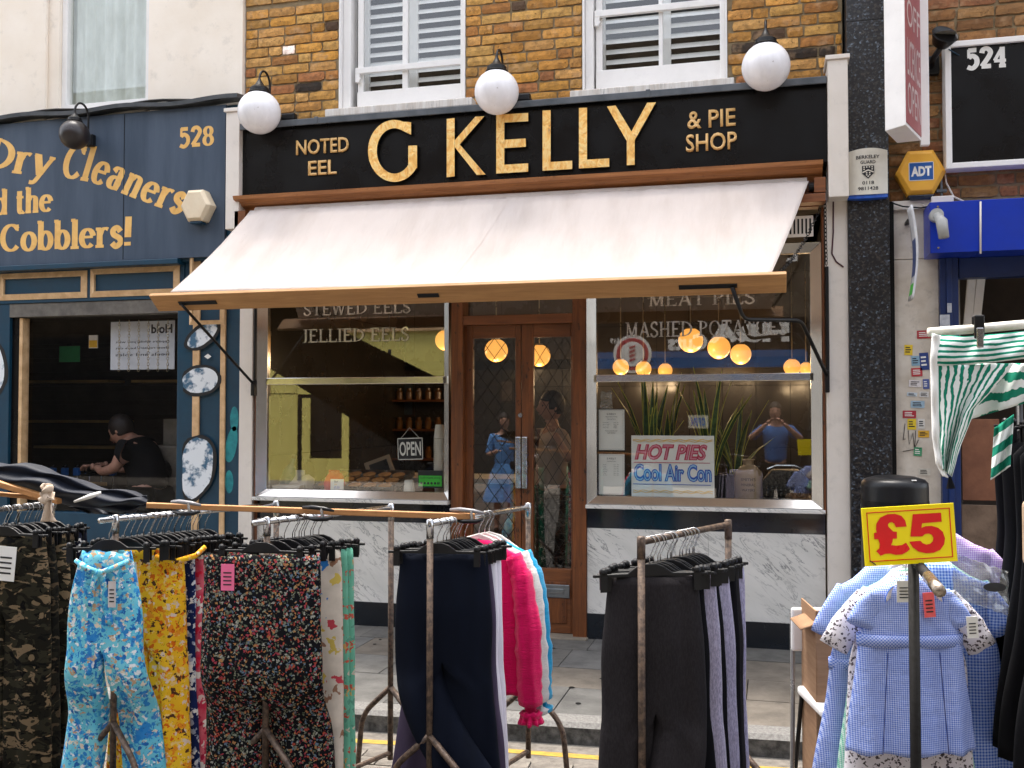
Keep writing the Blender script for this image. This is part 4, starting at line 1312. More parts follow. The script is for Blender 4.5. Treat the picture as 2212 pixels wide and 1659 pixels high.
# painted poster
red_ink = simple('poster_red', (.42, .012, .05), (.55, .06, .12), .5, scale=30, bstr=0)
blue_ink = simple('poster_blue', (.01, .07, .42), (.02, .12, .55), .5, scale=30, bstr=0)
pale_red = simple('poster_pink', (.72, .25, .33), None, .5, bstr=0); pale_blue = simple('poster_pale_blue', (.32, .55, .82), None, .5, bstr=0)
yel_ink = simple('poster_yellow', (.85, .50, .03), None, .5, bstr=0)
t, w_, h_ = flat_sign('painted_poster', 'white hand painted poster reading HOT PIES Cool Air Con in red and blue', 'poster', (1364, 941), (1543, 1074), .05, paper_m)
for zf, n in ((.93, 0), (.905, 1), (.10, 2), (.075, 3)):
    m = MB().tube([(-w_ * .48 + w_ * .96 * i / 60, -.0022 - .0002 * n, h_ * zf + .004 * math.sin(i * .75 + n)) for i in range(61)], .0022, 4)
    m.build('yellow_wave', yel_ink, t)
def brush(s, x0, x1, z0, z1, ma, mb_, k=0):
    ftext('lettering', s, x0, x1, z0, z1, -.0020, ma, t, bold=.055, shear=.25 if k == 0 else 0)
    ftext('lettering', s, x0 + .006, x1 - .006, z0 + .006, z1 - .006, -.0032, mb_, t, bold=-.012, shear=.25 if k == 0 else 0)
brush('HOT PIES', -w_ * .46, w_ * .42, h_ * .60, h_ * .86, red_ink, pale_red)
brush('Cool Air Con', -w_ * .47, w_ * .47, h_ * .25, h_ * .54, blue_ink, pale_blue, 1)
bx('red_rule', red_ink, t, -w_ * .47, w_ * .45, -.003, -.0015, h_ * .555, h_ * .565, 0)
bx('blue_rule', blue_ink, t, -w_ * .48, w_ * .46, -.003, -.0015, h_ * .20, h_ * .21, 0)
# clear plastic bag taped above the papers
bag_m = glass('clear_plastic', (.85, .84, .82), 2.2, .5)
c = P(1309, 866, .05)
t = thing('plastic_bag', 'crumpled clear plastic bag stuck inside the right window above the notices', 'plastic bag', (c.x, .05, c.z - .06))
MB().grid(10, 12, lambda u, v: ((u - .5) * (.095 - .02 * v), .02 * noise.noise((u * 4, v * 5, 1)), v * .125 + .01 * noise.noise((u * 3, v * 3, 5)))).build('bag', bag_m, t, smooth=True, solid=.002)
# snake plants
def snake_plant(cx_px, base_py, Y, leaves, label, hscale=1.0):
    b = P(cx_px, base_py, Y); b.z = BED
    t = thing('snake_plant', label, 'plant', b, group='snake plants behind the right window')
    m, nt, bs = SN
    MB().lathe([(.075, 0), (.1, .02), (.11, .17), (.115, .19), (.1, .19), (.095, .17)], 20).build('pot', black_plastic, t, auto=40)
    for i in range(leaves):
        a = random.uniform(0, 2 * PI); h = random.uniform(.35, .72) * hscale; lean = random.uniform(.03, .28); wd = random.uniform(.018, .032); tw = random.uniform(-1, 1)
        g = MB()
        rx, ry = math.cos(a), math.sin(a)
        br_ = random.uniform(0, .05)
        def fn(u, v):
            wv = wd * (min(1, v * 6) ** .5 * .6 + .4) * (1 - v ** 3.5) * 1.0
            s = (u - .5) * 2
            th = a + PI / 2 + tw * v * .8
            off = lean * v ** 1.8
            return (rx * (br_ + off) + math.cos(th) * wv * s, ry * (br_ + off) + math.sin(th) * wv * s + .006 * (1 - s * s), .14 + h * v * (1 - .18 * lean * v) + .004 * math.sin(v * 20))
        g.grid(6, 12, fn)
        g.build('leaf', m, t, smooth=True, solid=.003)
    return t
def snake_mat():
    m, nt, bs = newmat('snake_plant_leaf')
    uv = N(nt, 'TexCoord'); s = N(nt, 'SeparateXYZ'); nt.links.new(uv.outputs['UV'], s.inputs[0])
    e = math_n(nt, 'ABSOLUTE', math_n(nt, 'SUBTRACT', s.outputs[0], .5))
    n = noise_n(nt, mapping(nt, (1, 1, 5)), 9, 4)
    g_ = ramp(nt, n, [(.4, (.015, .05, .012)), (.6, (.05, .12, .03))])
    c = mixc(nt, ramp(nt, e, [(.36, g3(0)), (.40, g3(1))]), g_, (.50, .48, .07))
    nt.links.new(c, bs.inputs['Base Color']); bs.inputs['Roughness'].default_value = .35
    return m, nt, bs
SN = snake_mat()
snake_plant(1405, 1040, .30, 12, 'snake plant behind the left half of the HOT PIES poster', 1.12)
snake_plant(1440, 1040, .44, 10, 'snake plant further back above the words HOT PIES', 1.15)
snake_plant(1535, 1040, .28, 13, 'tall snake plant beside the right edge of the poster', 1.15)
snake_plant(1590, 1040, .42, 9, 'small snake plant leaning right beside the stoneware jar', .9)
# stoneware jar
c = P(1617, 1060, .28)
t = thing('stoneware_jar', 'large brown and cream stoneware jar printed MINERAL WATERS in the right window', 'jar', (c.x, c.y, BED))
stone_m = simple('stoneware', (.42, .31, .19), (.30, .20, .11), .3, scale=4, bstr=0)
MB().lathe([(.088, 0), (.095, .01), (.098, .18), (.09, .215), (.05, .25), (.035, .26), (.036, .29), (.042, .295), (.036, .30)], 28).build('jar_body', stone_m, t, auto=50)
for s, z0, z1, wd in (("SMITH'S", .155, .175, .05), ('MINERAL', .12, .137, .048), ('WATERS', .085, .102, .044)):
    o = ftext('lettering', s, -wd, wd, z0, z1, 0, ink_m, t)
    for v in o.data.vertices:
        a = v.co.x / .098; v.co.x = .099 * math.sin(a) ; v.co.y = -.099 * math.cos(a)
# dark typewriter-like scale machine
c = P(1697, 1060, .30)
t = thing('old_cash_register', 'ornate dark metal shop machine at the right end of the right window', 'machine', (c.x, c.y, BED))
reg = simple('tarnished_metal', (.10, .085, .07), (.03, .028, .025), .35, metal=.8, scale=60, bstr=.9, bscale=70, bdist=.01)
MB().box(-.17, .17, -.13, .13, 0, .05).build('base', reg, t, bevel=.01)
m = MB(); m.prism([(-.15, .05), (.15, .05), (.15, .17), (.09, .23), (-.09, .23), (-.15, .16)], -.1, .12); m.build('body', reg, t, bevel=.012)
m = MB()
for i in range(9): m.tube([(-.12 + i * .03, -.14, .06), (-.12 + i * .03, -.11, .085)], .008, 8)
for i in range(9): m.tube([(-.12 + i * .03, -.125, .10), (-.12 + i * .03, -.10, .12)], .008, 8)
kk = m.build('key_row', chrome, t); kk['kind'] = 'stuff'
MB().tube([(-.12, -.06, .235), (-.06, -.06, .26), (.06, -.06, .26), (.12, -.06, .235)], .008, 8).build('top_rail', chrome, t)

# left window: trays of pies, cups, cartons
tray_m = simple('tray_metal', (.5, .5, .5), (.35, .35, .35), .3, metal=1, scale=12)
pie_m = simple('pie_crust', (.50, .25, .08), (.28, .11, .03), .55, scale=30, bstr=.4, bscale=50)
c0 = P(790, 1050, .32)
t = thing('pie_tray', 'metal baking tray of golden pies in the left window', 'tray', (c0.x, .30, BED + .085))
TA = R(12)
m = MB(); m.box(-.33, .33, -.2, .2, 0, .006)
for q in ((-.33, .33, -.2, -.194), (-.33, .33, .194, .2)): m.box(q[0], q[1], q[2], q[3], .006, .04)
for q in ((-.33, -.324), (.324, .33)): m.box(q[0], q[1], -.194, .194, .006, .04)
m.build('tray', tray_m, t)
MB().box(-.3, .3, .0, .18, -.08, -.002).build('stand', dark_fill, t)
t.rotation_euler = (R(15), 0, R(-5))
tb = t
pm = MB().lathe([(.038, 0), (.05, .022), (.052, .026), (.046, .030), (.02, .034), (.004, .035)], 16).mesh('pie')
pm.materials.append(pie_m); pm.set_sharp_from_angle(angle=R(50)); 
first = None
M_t = Matrix.Translation(tb.location) @ tb.rotation_euler.to_matrix().to_4x4()
PLAB = [['front', 'second', 'third'], ['first', 'second', 'third', 'fourth', 'fifth']]
for r_ in range(3):
    for k in range(5):
        o = link('meat_pie', pm)
        o.matrix_world = M_t @ Matrix.Translation((-.26 + k * .125 + random.uniform(-.006, .006), -.135 + r_ * .125, .007)) @ Matrix.Rotation(random.random(), 4, 'Z')
        tag(o, 'golden round meat pie, %s from the left in the %s row of the window tray' % (PLAB[1][k], PLAB[0][r_]), 'pie', 'pies on the window tray')
# cup stack and single cup
cup_m = simple('paper_cup', (.70, .66, .58), None, .6, bstr=0)
c = P(949, 1048, .20)
t = thing('cup_stack', 'tall stack of white paper cups standing by the right frame of the left window', 'cups', (c.x, c.y, BED))
m = MB(); 
m.lathe([(.029, 0), (.042, .105), (.0425, .108)], 20)
m.build('paper_cup', cup_m, t, auto=40)
cpm = MB().lathe([(.040, .0), (.0415, .010), (.043, .011), (.043, .014), (.041, .015)], 20).mesh('paper_cup'); cpm.materials.append(cup_m)
for i in range(22):
    o = link('paper_cup', cpm, t); o.location = (.001 * math.sin(i), 0, .108 + i * .0145)
MB().lathe([(.042, .43), (.030, .53), (.0, .531)], 20).build('paper_cup', cup_m, t, auto=40)
c = P(884, 1056, .11)
t = MB().lathe([(.048, 0), (.047, .004), (.034, .125), (.031, .128), (.0, .128)], 24).build('paper_cup', cup_m, None, auto=40)
t.location = (c.x, c.y, BED); tag(t, 'single upturned white paper cup beside the OPEN sign', 'cup')
# tablet on a stand
c = P(835, 1010, .75)
t = thing('till_tablet', 'tan framed tablet till leaning on its stand behind the pie tray', 'tablet', (c.x, c.y, .93))
tanm = simple('tan_plastic', (.42, .32, .22), None, .4, bstr=0)
MB().box(-.11, .11, -.008, .008, 0, .27).build('case', tanm, t, bevel=.02)
bx('screen', black_gloss, t, -.075, .075, -.011, -.0085, .035, .235, .003)
MB().box(-.05, .05, .01, .1, -.02, .03).build('stand', dark_fill, t)
t.rotation_euler = (R(-24), R(-20), R(20))
# cartons, teal box, red cloth
styro = simple('foam_carton', (.66, .62, .56), None, .7, bstr=.1)
for (px, py, w_, h_, rz, lab) in ((625, 1050, .21, .07, 10, 'white takeaway carton with open lid at the left of the window'),):
    c = P(px, py, .18)
    t = thing('takeaway_carton', lab, 'carton', (c.x, c.y, BED), R(rz))
    m = MB(); m.prism([(-.09, 0), (.09, 0), (.11, .07), (-.11, .07)], -.09, .09); m.build('carton_base', styro, t, bevel=.006)
    m = MB().hexa((-.10, .08, .07), (.10, .08, .07), (.08, .14, .17), (-.08, .14, .17), (0, -.012, .004)); m.build('carton_lid', styro, t)
c = P(660, 1036, .3)
t = thing('takeaway_carton', 'white folded carton leaning behind the foam carton in the left window', 'carton', (c.x, c.y, BED), R(-20))
m = MB(); m.prism([(-.05, 0), (.05, 0), (.06, .11), (.0, .14), (-.06, .11)], -.04, .04); m.build('carton_base', styro, t, bevel=.004)
bx('carton_flap', styro, t, -.055, .055, -.05, -.042, .05, .11, .002)
teal_m = simple('teal_glaze', (.01, .10, .11), (.005, .05, .07), .25, bstr=0)
c = P(612, 1045, .28)
t = thing('teal_bottle', 'dark teal glazed bottle leaning in the left corner of the left window', 'bottle', (c.x, c.y, BED))
MB().lathe([(.05, 0), (.055, .02), (.055, .16), (.04, .2), (.02, .23), (.018, .28)], 20).build('bottle_body', teal_m, t, auto=50)
MB().lathe([(.021, .281), (.021, .305)], 16).build('stopper', ink_m, t)
t.rotation_euler = (0, R(18), 0)
redc = fabric('red_cloth', (.70, .012, .012), (.50, .008, .008))
c = P(722, 1036, .13)
t = thing('red_bag', 'bright red paper bag crumpled in front of the pie tray', 'bag', (c.x, c.y, BED))
m = MB().sphere((0, 0, .085), .082, 22, 14, (1, .7, 1.15))
m.v = [(x + .012 * noise.noise((x * 40, y * 40, z * 40)), y + .012 * noise.noise((x * 35, z * 40, 3)), max(0, z + .012 * noise.noise((x * 30, y * 30, 9)))) for x, y, z in m.v]
m.build('bag_body', redc, t, smooth=True)
MB().grid(12, 3, lambda u, v: ((u - .5) * .09, .01 * math.sin(u * 18) * v, .16 + .03 * v)).build('bag_rim', redc, t, smooth=True, solid=.002)
t, w_, h_ = flat_sign('price_card', 'small white price card with blue writing in front of the red bag', 'price card', (714, 1035), (742, 1058), .045, paper_m)
ftext('lettering', 'Beef', -.02, .01, h_ * .68, h_ * .88, -.001, ink_m, t); ftext('lettering', 'pie', -.02, .0, h_ * .4, h_ * .6, -.001, yel_ink, t); ftext('lettering', '£5.30', -.024, .02, h_ * .12, h_ * .32, -.001, blue_ink, t)
# framed pictures and menu boards on the inner walls
frame_m = wood('picture_frame', (.05, .03, .02), (.03, .02, .01), .4)
def picture(a, b, Y, lab, inner_m, lines=0):
    t, w, h = flat_sign('framed_picture', lab, 'picture', a, b, Y, frame_m, thick=.02)
    bx('print', inner_m, t, -w / 2 + .02, w / 2 - .02, -.002, -.0005, .02, h - .02, 0)
    if lines:
        m = MB()
        for k in range(lines):
            zz = h * .88 - k * h * .8 / lines
            m.box(-w * .38, -w * .38 + w * .4 * (.5 + .5 * random.random()), -.004, -.0022, zz, zz + h * .022)
            m.box(w * .2, w * .36, -.004, -.0022, zz, zz + h * .022)
        q = m.build('printed_lines', paper_m, t); q['kind'] = 'stuff'
    return t
dullp = simple('dull_print', (.16, .13, .10), (.08, .06, .05), .5, scale=9)
dullb = simple('dull_blue_print', (.07, .10, .13), (.04, .05, .07), .5, scale=9)
picture((606, 735), (648, 775), IY - .03, 'dark menu board high on the back wall, left in the left window', ink_m, 5)
picture((770, 815), (800, 895), IY - .03, 'tall framed picture left of centre on the back wall of the pie shop', dullp)
picture((806, 818), (838, 872), IY - .03, 'pale framed print right of the tall picture on the back wall', simple('pale_print', (.28, .25, .20), None, .5))
picture((862, 812), (895, 900), IY - .03, 'framed photograph on the back wall above the OPEN sign', dullb)
picture((680, 860), (735, 970), 1.9, 'black hanging menu board with white lines behind the pie tray', ink_m, 12)
picture((1080, 820), (1110, 870), IY - .03, 'small framed print seen through the left door glass', dullp)
bk = thing('shelf_rack', 'dark shelf of jars and glasses behind the counter, beyond the OPEN sign', 'shelf', (P(915, 900, 2.9).x, 2.95, 0))
for z in (1.05, 1.35, 1.65): MB().box(-.45, .45, -.12, .12, z, z + .02).build('shelf', varnished, bk)
for z in (1.07, 1.37, 1.67):
    for i in range(9):
        pass
jar_me = MB().lathe([(.03, 0), (.034, .01), (.034, .08), (.022, .10), (.022, .12), (0, .12)], 12).mesh('glass_jar'); jar_me.materials.append(simple('amber_jar', (.30, .14, .04), (.12, .05, .02), .15))
for zi, z in enumerate((1.07, 1.37, 1.67)):
    for i in range(8):
        o = link('glass_jar', jar_me); o.location = (bk.location.x - .38 + i * .105, 2.93, z)
        tag(o, 'small amber jar, %s from the left on the %s back shelf inside the pie shop' % (['first', 'second', 'third', 'fourth', 'fifth', 'sixth', 'seventh', 'eighth'][i], ['lowest', 'middle', 'top'][zi]), 'jar', 'amber jars on the back shelf')
# counter
ct = thing('shop_counter', 'dark timber counter standing inside the pie shop behind the window', 'counter', (-2.9, 1.5, 0))
MB().box(-.75, .75, -.3, .3, 0, .95).build('counter_body', varnished, ct)
MB().box(-.8, .8, -.34, .34, .951, .99).build('counter_top', marble_m, ct)
# chains hanging behind the left glass
ch = chain(None, P(607, 960, .10), P(606, 848, .10), name='hanging_chain'); tag(ch, 'thin dark chain hanging at the left edge of the left window', 'chain')
# ---------------------------------------------------------------- the dry cleaner's next door
cln = thing('shop_building', 'cream rendered building with a dark blue dry cleaner and cobbler shopfront', 'building', (-6.2, 0, 0), world=True)
CX1 = WX0 - .006
CX0 = -9.5
uy = .02
# upper wall with shallow piers and a window
wg0, wg1 = P(128, 100, uy).x, P(321, 100, uy).x
wzb = P(230, 243, uy).z
m = MB()
m.box(CX0, wg0, uy, uy + .3, 3.60, TOPW)
m.box(wg1, CX1, uy, uy + .3, 3.60, TOPW)
m.box(wg0, wg1, uy, uy + .3, 3.60, wzb)
m.box(wg0, wg1, uy, uy + .3, 5.9, TOPW)
m.build('wall', cream_render, cln)
bx('pier', cream_render, cln, CX0, P(100, 100, uy - .03).x, uy - .035, uy + .001, 3.62, TOPW, .01)
bx('roof', lead_m, cln, CX0, CX1, uy - .05, 5, TOPW, TOPW + .1, 0)
wn_ = thing_part('window', cln)
m = MB()
m.box(wg0, P(149, 100, uy + .05).x, uy + .03, uy + .10, wzb, 5.9)
m.box(P(318, 100, uy + .05).x, wg1 + .02, uy + .03, uy + .10, wzb, 5.9)
m.build('frame', white_paint, wn_, bevel=.006)
bx('bottom_rail', white_paint, wn_, wg0, wg1, uy + .029, uy + .099, wzb, P(230, 224, uy + .05).z + .01)
bx('sill', cream_paint, wn_, wg0 - .02, wg1 + .02, uy - .05, uy + .12, wzb - .06, wzb - .002)
MB().quad(*[(x, uy + .07, z) for x, z in ((wg0, wzb), (wg1, wzb), (wg1, 5.9), (wg0, 5.9))]).build('pane', glass_up, wn_)
net = fabric('net_curtain', (.80, .84, .80), (.55, .58, .52))
MB().grid(60, 4, lambda u, v: (wg0 + (wg1 - wg0) * u, uy + .13 + .015 * math.sin(u * 55) + .01 * math.sin(u * 23), wzb + .1 + v * 2.2)).build('curtain', net, wn_, smooth=True)
bx('room_wall', dark_fill, wn_, wg0 - .3, wg1 + .3, 1.2, 1.25, 3.6, 5.9, 0)
# fascia
fzA = P(250, 262 - .5, FY)   # top edge
bz1 = P(200, 250, -.13).z
bz0 = P(200, 566, -.13).z
fb = -.13
cr = P(486, 400, fb).x
bx('fascia_backing', blue_paint, cln, CX0, CX1 + .06, fb + .03, .0, bz0 - .02, bz1)
fl = MB()
fl.grid(60, 1, lambda u, v: (CX0 + (CX1 + .08 - CX0) * u, -.19 + .2 * v, bz1 + .03 + .012 * math.sin(u * 40) + .03 * v), uv=False)
fl.build('flashing', lead_m, cln, solid=.03)
cb = MB().tube([(CX0 + i * .12, -.17, bz1 + .045 + .015 * math.sin(i * .8)) for i in range(47)], .012, 6)
cb.build('roof_cable', black_metal, cln)
sg = thing('shop_sign', 'faded blue fascia board painted Dry Cleaners and the Cobblers in yellow serif letters', 'sign', ((CX0 + cr) / 2, fb, bz0), world=True)
bx('sign_board', blue_board, sg, CX0, cr, fb, fb + .029, bz0, bz1 - .002)
jx = P(306 * 1.0, 400, fb).x
bx('board_joint', dark_fill, sg, jx - .16 + .0, jx - .155, fb - .0015, fb + .001, bz0 + .01, bz1 - .01, 0)
yp = fb - .0012
def cpt(px, py): p = P(px, py, yp); return p.x, p.z
# 'Dry Cleaners' on a falling arc: anchor points baseline in photo pixels
mb = MB()
anch = [(-40, 365), (20, 372), (75, 378), (120, 385), (160, 383), (210, 390), (255, 404), (300, 423), (345, 440), (392, 462)]
def arc_curve(pxs):
    pts = [cpt(*a) for a in pxs]
    def at(x):
        for (xa, za), (xb, zb) in zip(pts, pts[1:]):
            if x <= xb or (xb, zb) == pts[-1]:
                t = (x - xa) / (xb - xa); return za + (zb - za) * t
        return pts[-1][1]
    return at
at = arc_curve([(-60, 360), (-5, 360), (45, 368), (110, 374), (175, 380), (215, 393), (260, 412), (310, 433), (350, 450), (395, 468)])
def put_word(s, x0, x1, hfun, italic=.12, zc=None, thick=.19, thin=.075):
    X0, X1 = cpt(x0, 400)[0], cpt(x1, 400)[0]
    def cur(u):
        x = X0 + (X1 - X0) * u
        e = .03
        za, zb = at(x - e), at(x + e)
        tl_ = math.atan2(zb - za, 2 * e)
        return (zc if zc is not None else at(x), hfun(u), tl_ if zc is None else 0)
    serif_line(mb, s, X0, X1, 0, 0, yp, thick, thin, cur, italic)
zh = lambda a, b: cpt(100, a)[1] - cpt(100, b)[1]
at = arc_curve([(-60, 362), (-5, 366), (25, 372), (75, 378), (110, 386)])
put_word('Dry', -32, 106, lambda u: .245, thick=.22)
at = arc_curve([(120, 378), (150, 385), (185, 389), (220, 400), (260, 414), (300, 430), (350, 448), (398, 463)])
put_word('Cleaners', 128, 393, lambda u: .275 - .065 * u, thick=.22, thin=.09)
put_word('and the', -69, 114, lambda u: .19, 0, cpt(60, 459)[1], .23, .09)
put_word('Cobblers!', 2, 286, lambda u: .215, 0, cpt(140, 537)[1], .21, .09)
o = mb.build('lettering', gold_paint, sg)
mb = MB()
put_word('528', 384, 462, lambda u: .145, 0, cpt(420, 316)[1], .2, .1)
mb.build('house_number', gold_paint, sg)
# the black painted globe
l4 = globe_lamp(161, 291, 63, -.33, 'dark painted globe lamp hanging over the blue dry cleaner sign', None, simple('dark_globe', (.03, .022, .022), (.015, .012, .012), .35), 2.3)
# cream hexagonal alarm box
def hex_box(name, label, cat, px, py, rpx, y, d, mat, rot=0, squash=1.08):
    c = P(px, py, y); Z = (c - Vector((0, -D0, EYE))).dot(FW); r = rpx / F_PX * Z
    t = thing(name, label, cat, (c.x, y, c.z), world=False)
    def ring(rr, yy): return [(rr * math.cos(R(60 * k)), yy, rr * squash * math.sin(R(60 * k))) for k in range(6)]
    m = MB(); a, b, c_ = ring(r, 0), ring(r, -d * .75), ring(r * .82, -d)
    m.add(a + b + c_, [tuple(range(12, 18))] + [(i, (i + 1) % 6, 6 + (i + 1) % 6, 6 + i) for i in range(6)] + [(6 + i, 6 + (i + 1) % 6, 12 + (i + 1) % 6, 12 + i) for i in range(6)] + [(5, 4, 3, 2, 1, 0)])
    m.build('cover', mat, t, bevel=.004)
    return t, r
t, r = hex_box('alarm_box', 'cream hexagonal alarm box on the blue sign under the number 528', 'alarm box', 436, 449, 36, fb - .002, .11, simple('aged_cream_plastic', (.82, .70, .52), (.74, .60, .42), .5, dirt=.15))
MB().box(-.05, .05, -.09, -.01, -r * 1.08, -r * .9).build('lamp_base', simple('blue_lens', (.01, .05, .10), None, .2), t, bevel=.01)
# blue timber panels with gold mouldings below the fascia
bx('transom_rail', blue_paint, cln, CX0, P(393, 560, -.1).x, -.16, -.02, bz0 - .045, bz0 - .003, .006)
pz1, pz0 = P(200, 575, -.06).z, P(200, 650, -.06).z
bx('header', blue_paint, cln, CX0, P(398, 600, -.06).x, -.06, .05, pz0, bz0 - .03)
def panel(par, a, b, y=-.062, wd=.045):
    x0, x1 = P(a[0], a[1], y).x, P(b[0], b[1], y).x; z1, z0 = P(a[0], a[1], y).z, P(b[0], b[1], y).z
    m = MB()
    def mem(p, q, r_, s):
        m.add([(p[0], y - .004, p[1]), (q[0], y - .004, q[1]), (r_[0], y - .018, r_[1]), (s[0], y - .018, s[1]), (p[0], y + .004, p[1]), (q[0], y + .004, q[1]), (r_[0], y + .004, r_[1]), (s[0], y + .004, s[1])], [(0, 1, 2, 3), (7, 6, 5, 4), (0, 4, 5, 1), (1, 5, 6, 2), (2, 6, 7, 3), (3, 7, 4, 0)])
    i = wd
    mem((x0, z0), (x1, z0), (x1 - i, z0 + i), (x0 + i, z0 + i)); mem((x1, z1), (x0, z1), (x0 + i, z1 - i), (x1 - i, z1 - i))
    mem((x0, z1), (x0, z0), (x0 + i, z0 + i), (x0 + i, z1 - i)); mem((x1, z0), (x1, z1), (x1 - i, z1 - i), (x1 - i, z0 + i))
    m.build('gold_moulding', gold_trim, par)
panel(cln, (-190, 597), (-8, 651)); panel(cln, (1, 592), (188, 643)); panel(cln, (196, 581), (388, 636))
# roller shutter box, shop window opening
bx('shutter_box', simple('grey_shutter', (.16, .145, .125), (.10, .09, .08), .7, scale=12, dirt=.5), cln, P(30, 660, 0).x, P(393, 660, 0).x, -.05, .08, P(200, 682, 0).z, pz0 - .002)
ox0, ox1 = P(53, 900, .02).x, P(393, 900, .02).x
otop = P(200, 684, .02).z
# left blue post and gold strip, graffiti
bx('pilaster', blue_paint, cln, CX0, P(20, 900, -.04).x, -.05, .1, 0, pz0)
bx('gold_strip', gold_trim, cln, P(45, 900, 0).x, P(52, 900, 0).x, -.03, .05, .0, otop)
bx('dark_post', black_gloss, cln, P(21, 900, 0).x, P(43, 900, 0).x, -.02, .05, 0, pz0)
bp = bx('pilaster', blue_paint, cln, ox1, CX1 - .001 + .07, -.05, .1, 0, P(440, 520, -.05).z)
bx('pilaster_head', blue_paint, cln, P(396, 520, -.09).x, CX1 + .02, -.10, .0, P(440, 540, -.09).z, bz0 + .12)
for a, b in ((413, 428), (473, 484)):
    bx('gold_strip', gold_trim, cln, P(a, 1100, -.065).x, P(b, 1100, -.065).x, -.068, -.0505, .05, P(440, 560, -.065).z, .004)
panel(cln, (411, 522), (485, 700), -.105, .03)
# graffiti: round eyes outlined in black on the pilaster
gw = simple('spray_white', (.74, .78, .82), (.05, .13, .22), .6, lo=.40, hi=.50, scale=10, bstr=0); gb = simple('spray_black', (.008, .008, .01), None, .5, bstr=0)
gt_ = simple('spray_teal', (.02, .30, .32), (.01, .16, .20), .6, scale=14, bstr=0)
def blob(px_pts, y, mat, par, name='graffiti_paint'):
    pts = [P(x, yy, y) for x, yy in px_pts]
    c = sum(pts, Vector()) / len(pts)
    pts = [c + (q - c) * (1 + .10 * noise.noise((q.x * 9, q.z * 9, 2)) + .04 * noise.noise((q.x * 40, q.z * 40, 5))) for q in pts]
    m = MB(); n = len(pts)
    m.add([c] + pts, [(0, 1 + i, 1 + (i + 1) % n) for i in range(n)])
    return m.build(name, mat, par)
def ell(cx_, cy_, rx, ry, a0=0, a1=360, rot=0, n=28):
    out = []
    for i in range(n + (0 if a1 - a0 == 360 else 1)):
        a = R(a0 + (a1 - a0) * i / n); x, y = rx * math.cos(a), ry * math.sin(a)
        out.append((cx_ + x * math.cos(R(rot)) - y * math.sin(R(rot)), cy_ + x * math.sin(R(rot)) + y * math.cos(R(rot))))
    return out
def half(px_pts, xmin, xmax): return [(min(max(x, xmin), xmax), y) for x, y in px_pts]
gy = -.0695
for (cx_, cy_, rx, ry, rot) in ((437, 725, 40, 18, -38), (432, 822, 42, 28, -12), (424, 1010, 36, 68, 8)):
    blob(half(ell(cx_, cy_, rx + 6, ry + 6, rot=rot), 394, 484), gy, gb, cln)
    blob(half(ell(cx_, cy_, rx - 1, ry - 1, rot=rot), 394, 480), gy - .0008, gw, cln)
blob(ell(500, 960, 12, 40, rot=10), gy + .018, gt_, cln); blob(ell(506, 905, 9, 28), gy + .018, gt_, cln); blob(ell(495, 1040, 9, 25), gy + .018, gt_, cln)
blob(half(ell(-5, 800, 22, 55), -60, 20), -.052, gb, cln); blob(half(ell(-8, 800, 17, 47), -60, 16), -.0528, gw, cln)
blob(ell(449, 770, 8, 6, n=4), gy - .001, paper_m, cln, 'sticker')
# window: glass, interior
MB().quad(*[(x, .03, z) for x, z in ((ox0, .75), (ox1, .75), (ox1, otop), (ox0, otop))]).build('pane', glass('cleaner_glass', (.92, .92, .94), 1.4, 0), cln)
bx('stall_riser', blue_paint, cln, P(20, 900, 0).x, ox1, -.03, .08, 0, .75)
ci = thing_part('interior', cln)
dark_wall = simple('brown_slat_wall', (.060, .044, .036), (.035, .027, .023), .6, scale=3)
bx('back_wall', dark_wall, ci, -8.6, -4.1, 1.7, 1.78, 0, 3, 0)
bx('side_wall', dark_wall, ci, -8.6, -8.5, .1, 1.7, 0, 3, 0)
bx('side_wall', simple('stained_wall', (.30, .27, .22), (.2, .18, .14), .8), ci, P(345, 1000, .9).x, P(392, 1000, .9).x + .3, .95, 1.0, .3, P(350, 905, .9).z, 0)
bx('inner_floor', dark_fill, ci, -8.6, -4, .1, 1.8, -.03, .0, 0)
bx('inner_ceiling', simple('cleaner_ceiling', (.10, .09, .08), None, .8), ci, -8.6, -4, .1, 1.8, 2.45, 2.5, 0)
for i in range(14):
    bx('wall_slat', dark_wall, ci, -8.4, -4.6, 1.675, 1.70, .4 + i * .14, .5 + i * .14, .004)
shm = simple('shelf_edge', (.46, .30, .10), (.30, .19, .07), .5)
for (a, b, py) in ((60, 240, 825), (290, 445, 824), (80, 418, 965), (60, 425, 1073), (60, 260, 910)):
    z = P(a, py, 1.45).z
    bx('shelf', shm, ci, P(a, py, 1.45).x, P(b, py, 1.45).x, 1.4, 1.66, z - .012, z + .012, .002)
# poster with reversed words hung in the window
t, w_, h_ = flat_sign('hanging_poster', 'white poster with dark lettering showing backwards in the dry cleaner window', 'poster', (239, 694), (377, 798), .12, simple('grey_poster_paper', (.60, .62, .64), (.5, .52, .54), .6))  # plain cool grey-white paper, tone varies slightly at random
ftext('lettering', 'Hold', w_ * .14, w_ * .5 - .02, h_ * .74, h_ * .93, -.0015, ink_m, t, bold=.03, flip=True)
for k, s in enumerate(('repairs while you wait', 'shoe repairs keys cut', 'heels and soles')):
    ftext('lettering', s, -w_ * .42, w_ * .42, h_ * (.54 - k * .13), h_ * (.60 - k * .13), -.0015, ink_m, t, flip=True)
for i in range(6):
    p = P(258 + i * 21, 692, .06)
    o = chain(None, p, (p.x, p.y, P(258 + i * 21, 802, .06).z), .03, brass_dull, 'hanging_chain', r=.0022)
    tag(o, 'thin dull chain hanging in front of the reversed poster, %s from the left' % ['first', 'second', 'third', 'fourth', 'fifth', 'sixth'][i], 'chain', 'chains hanging before the reversed poster')
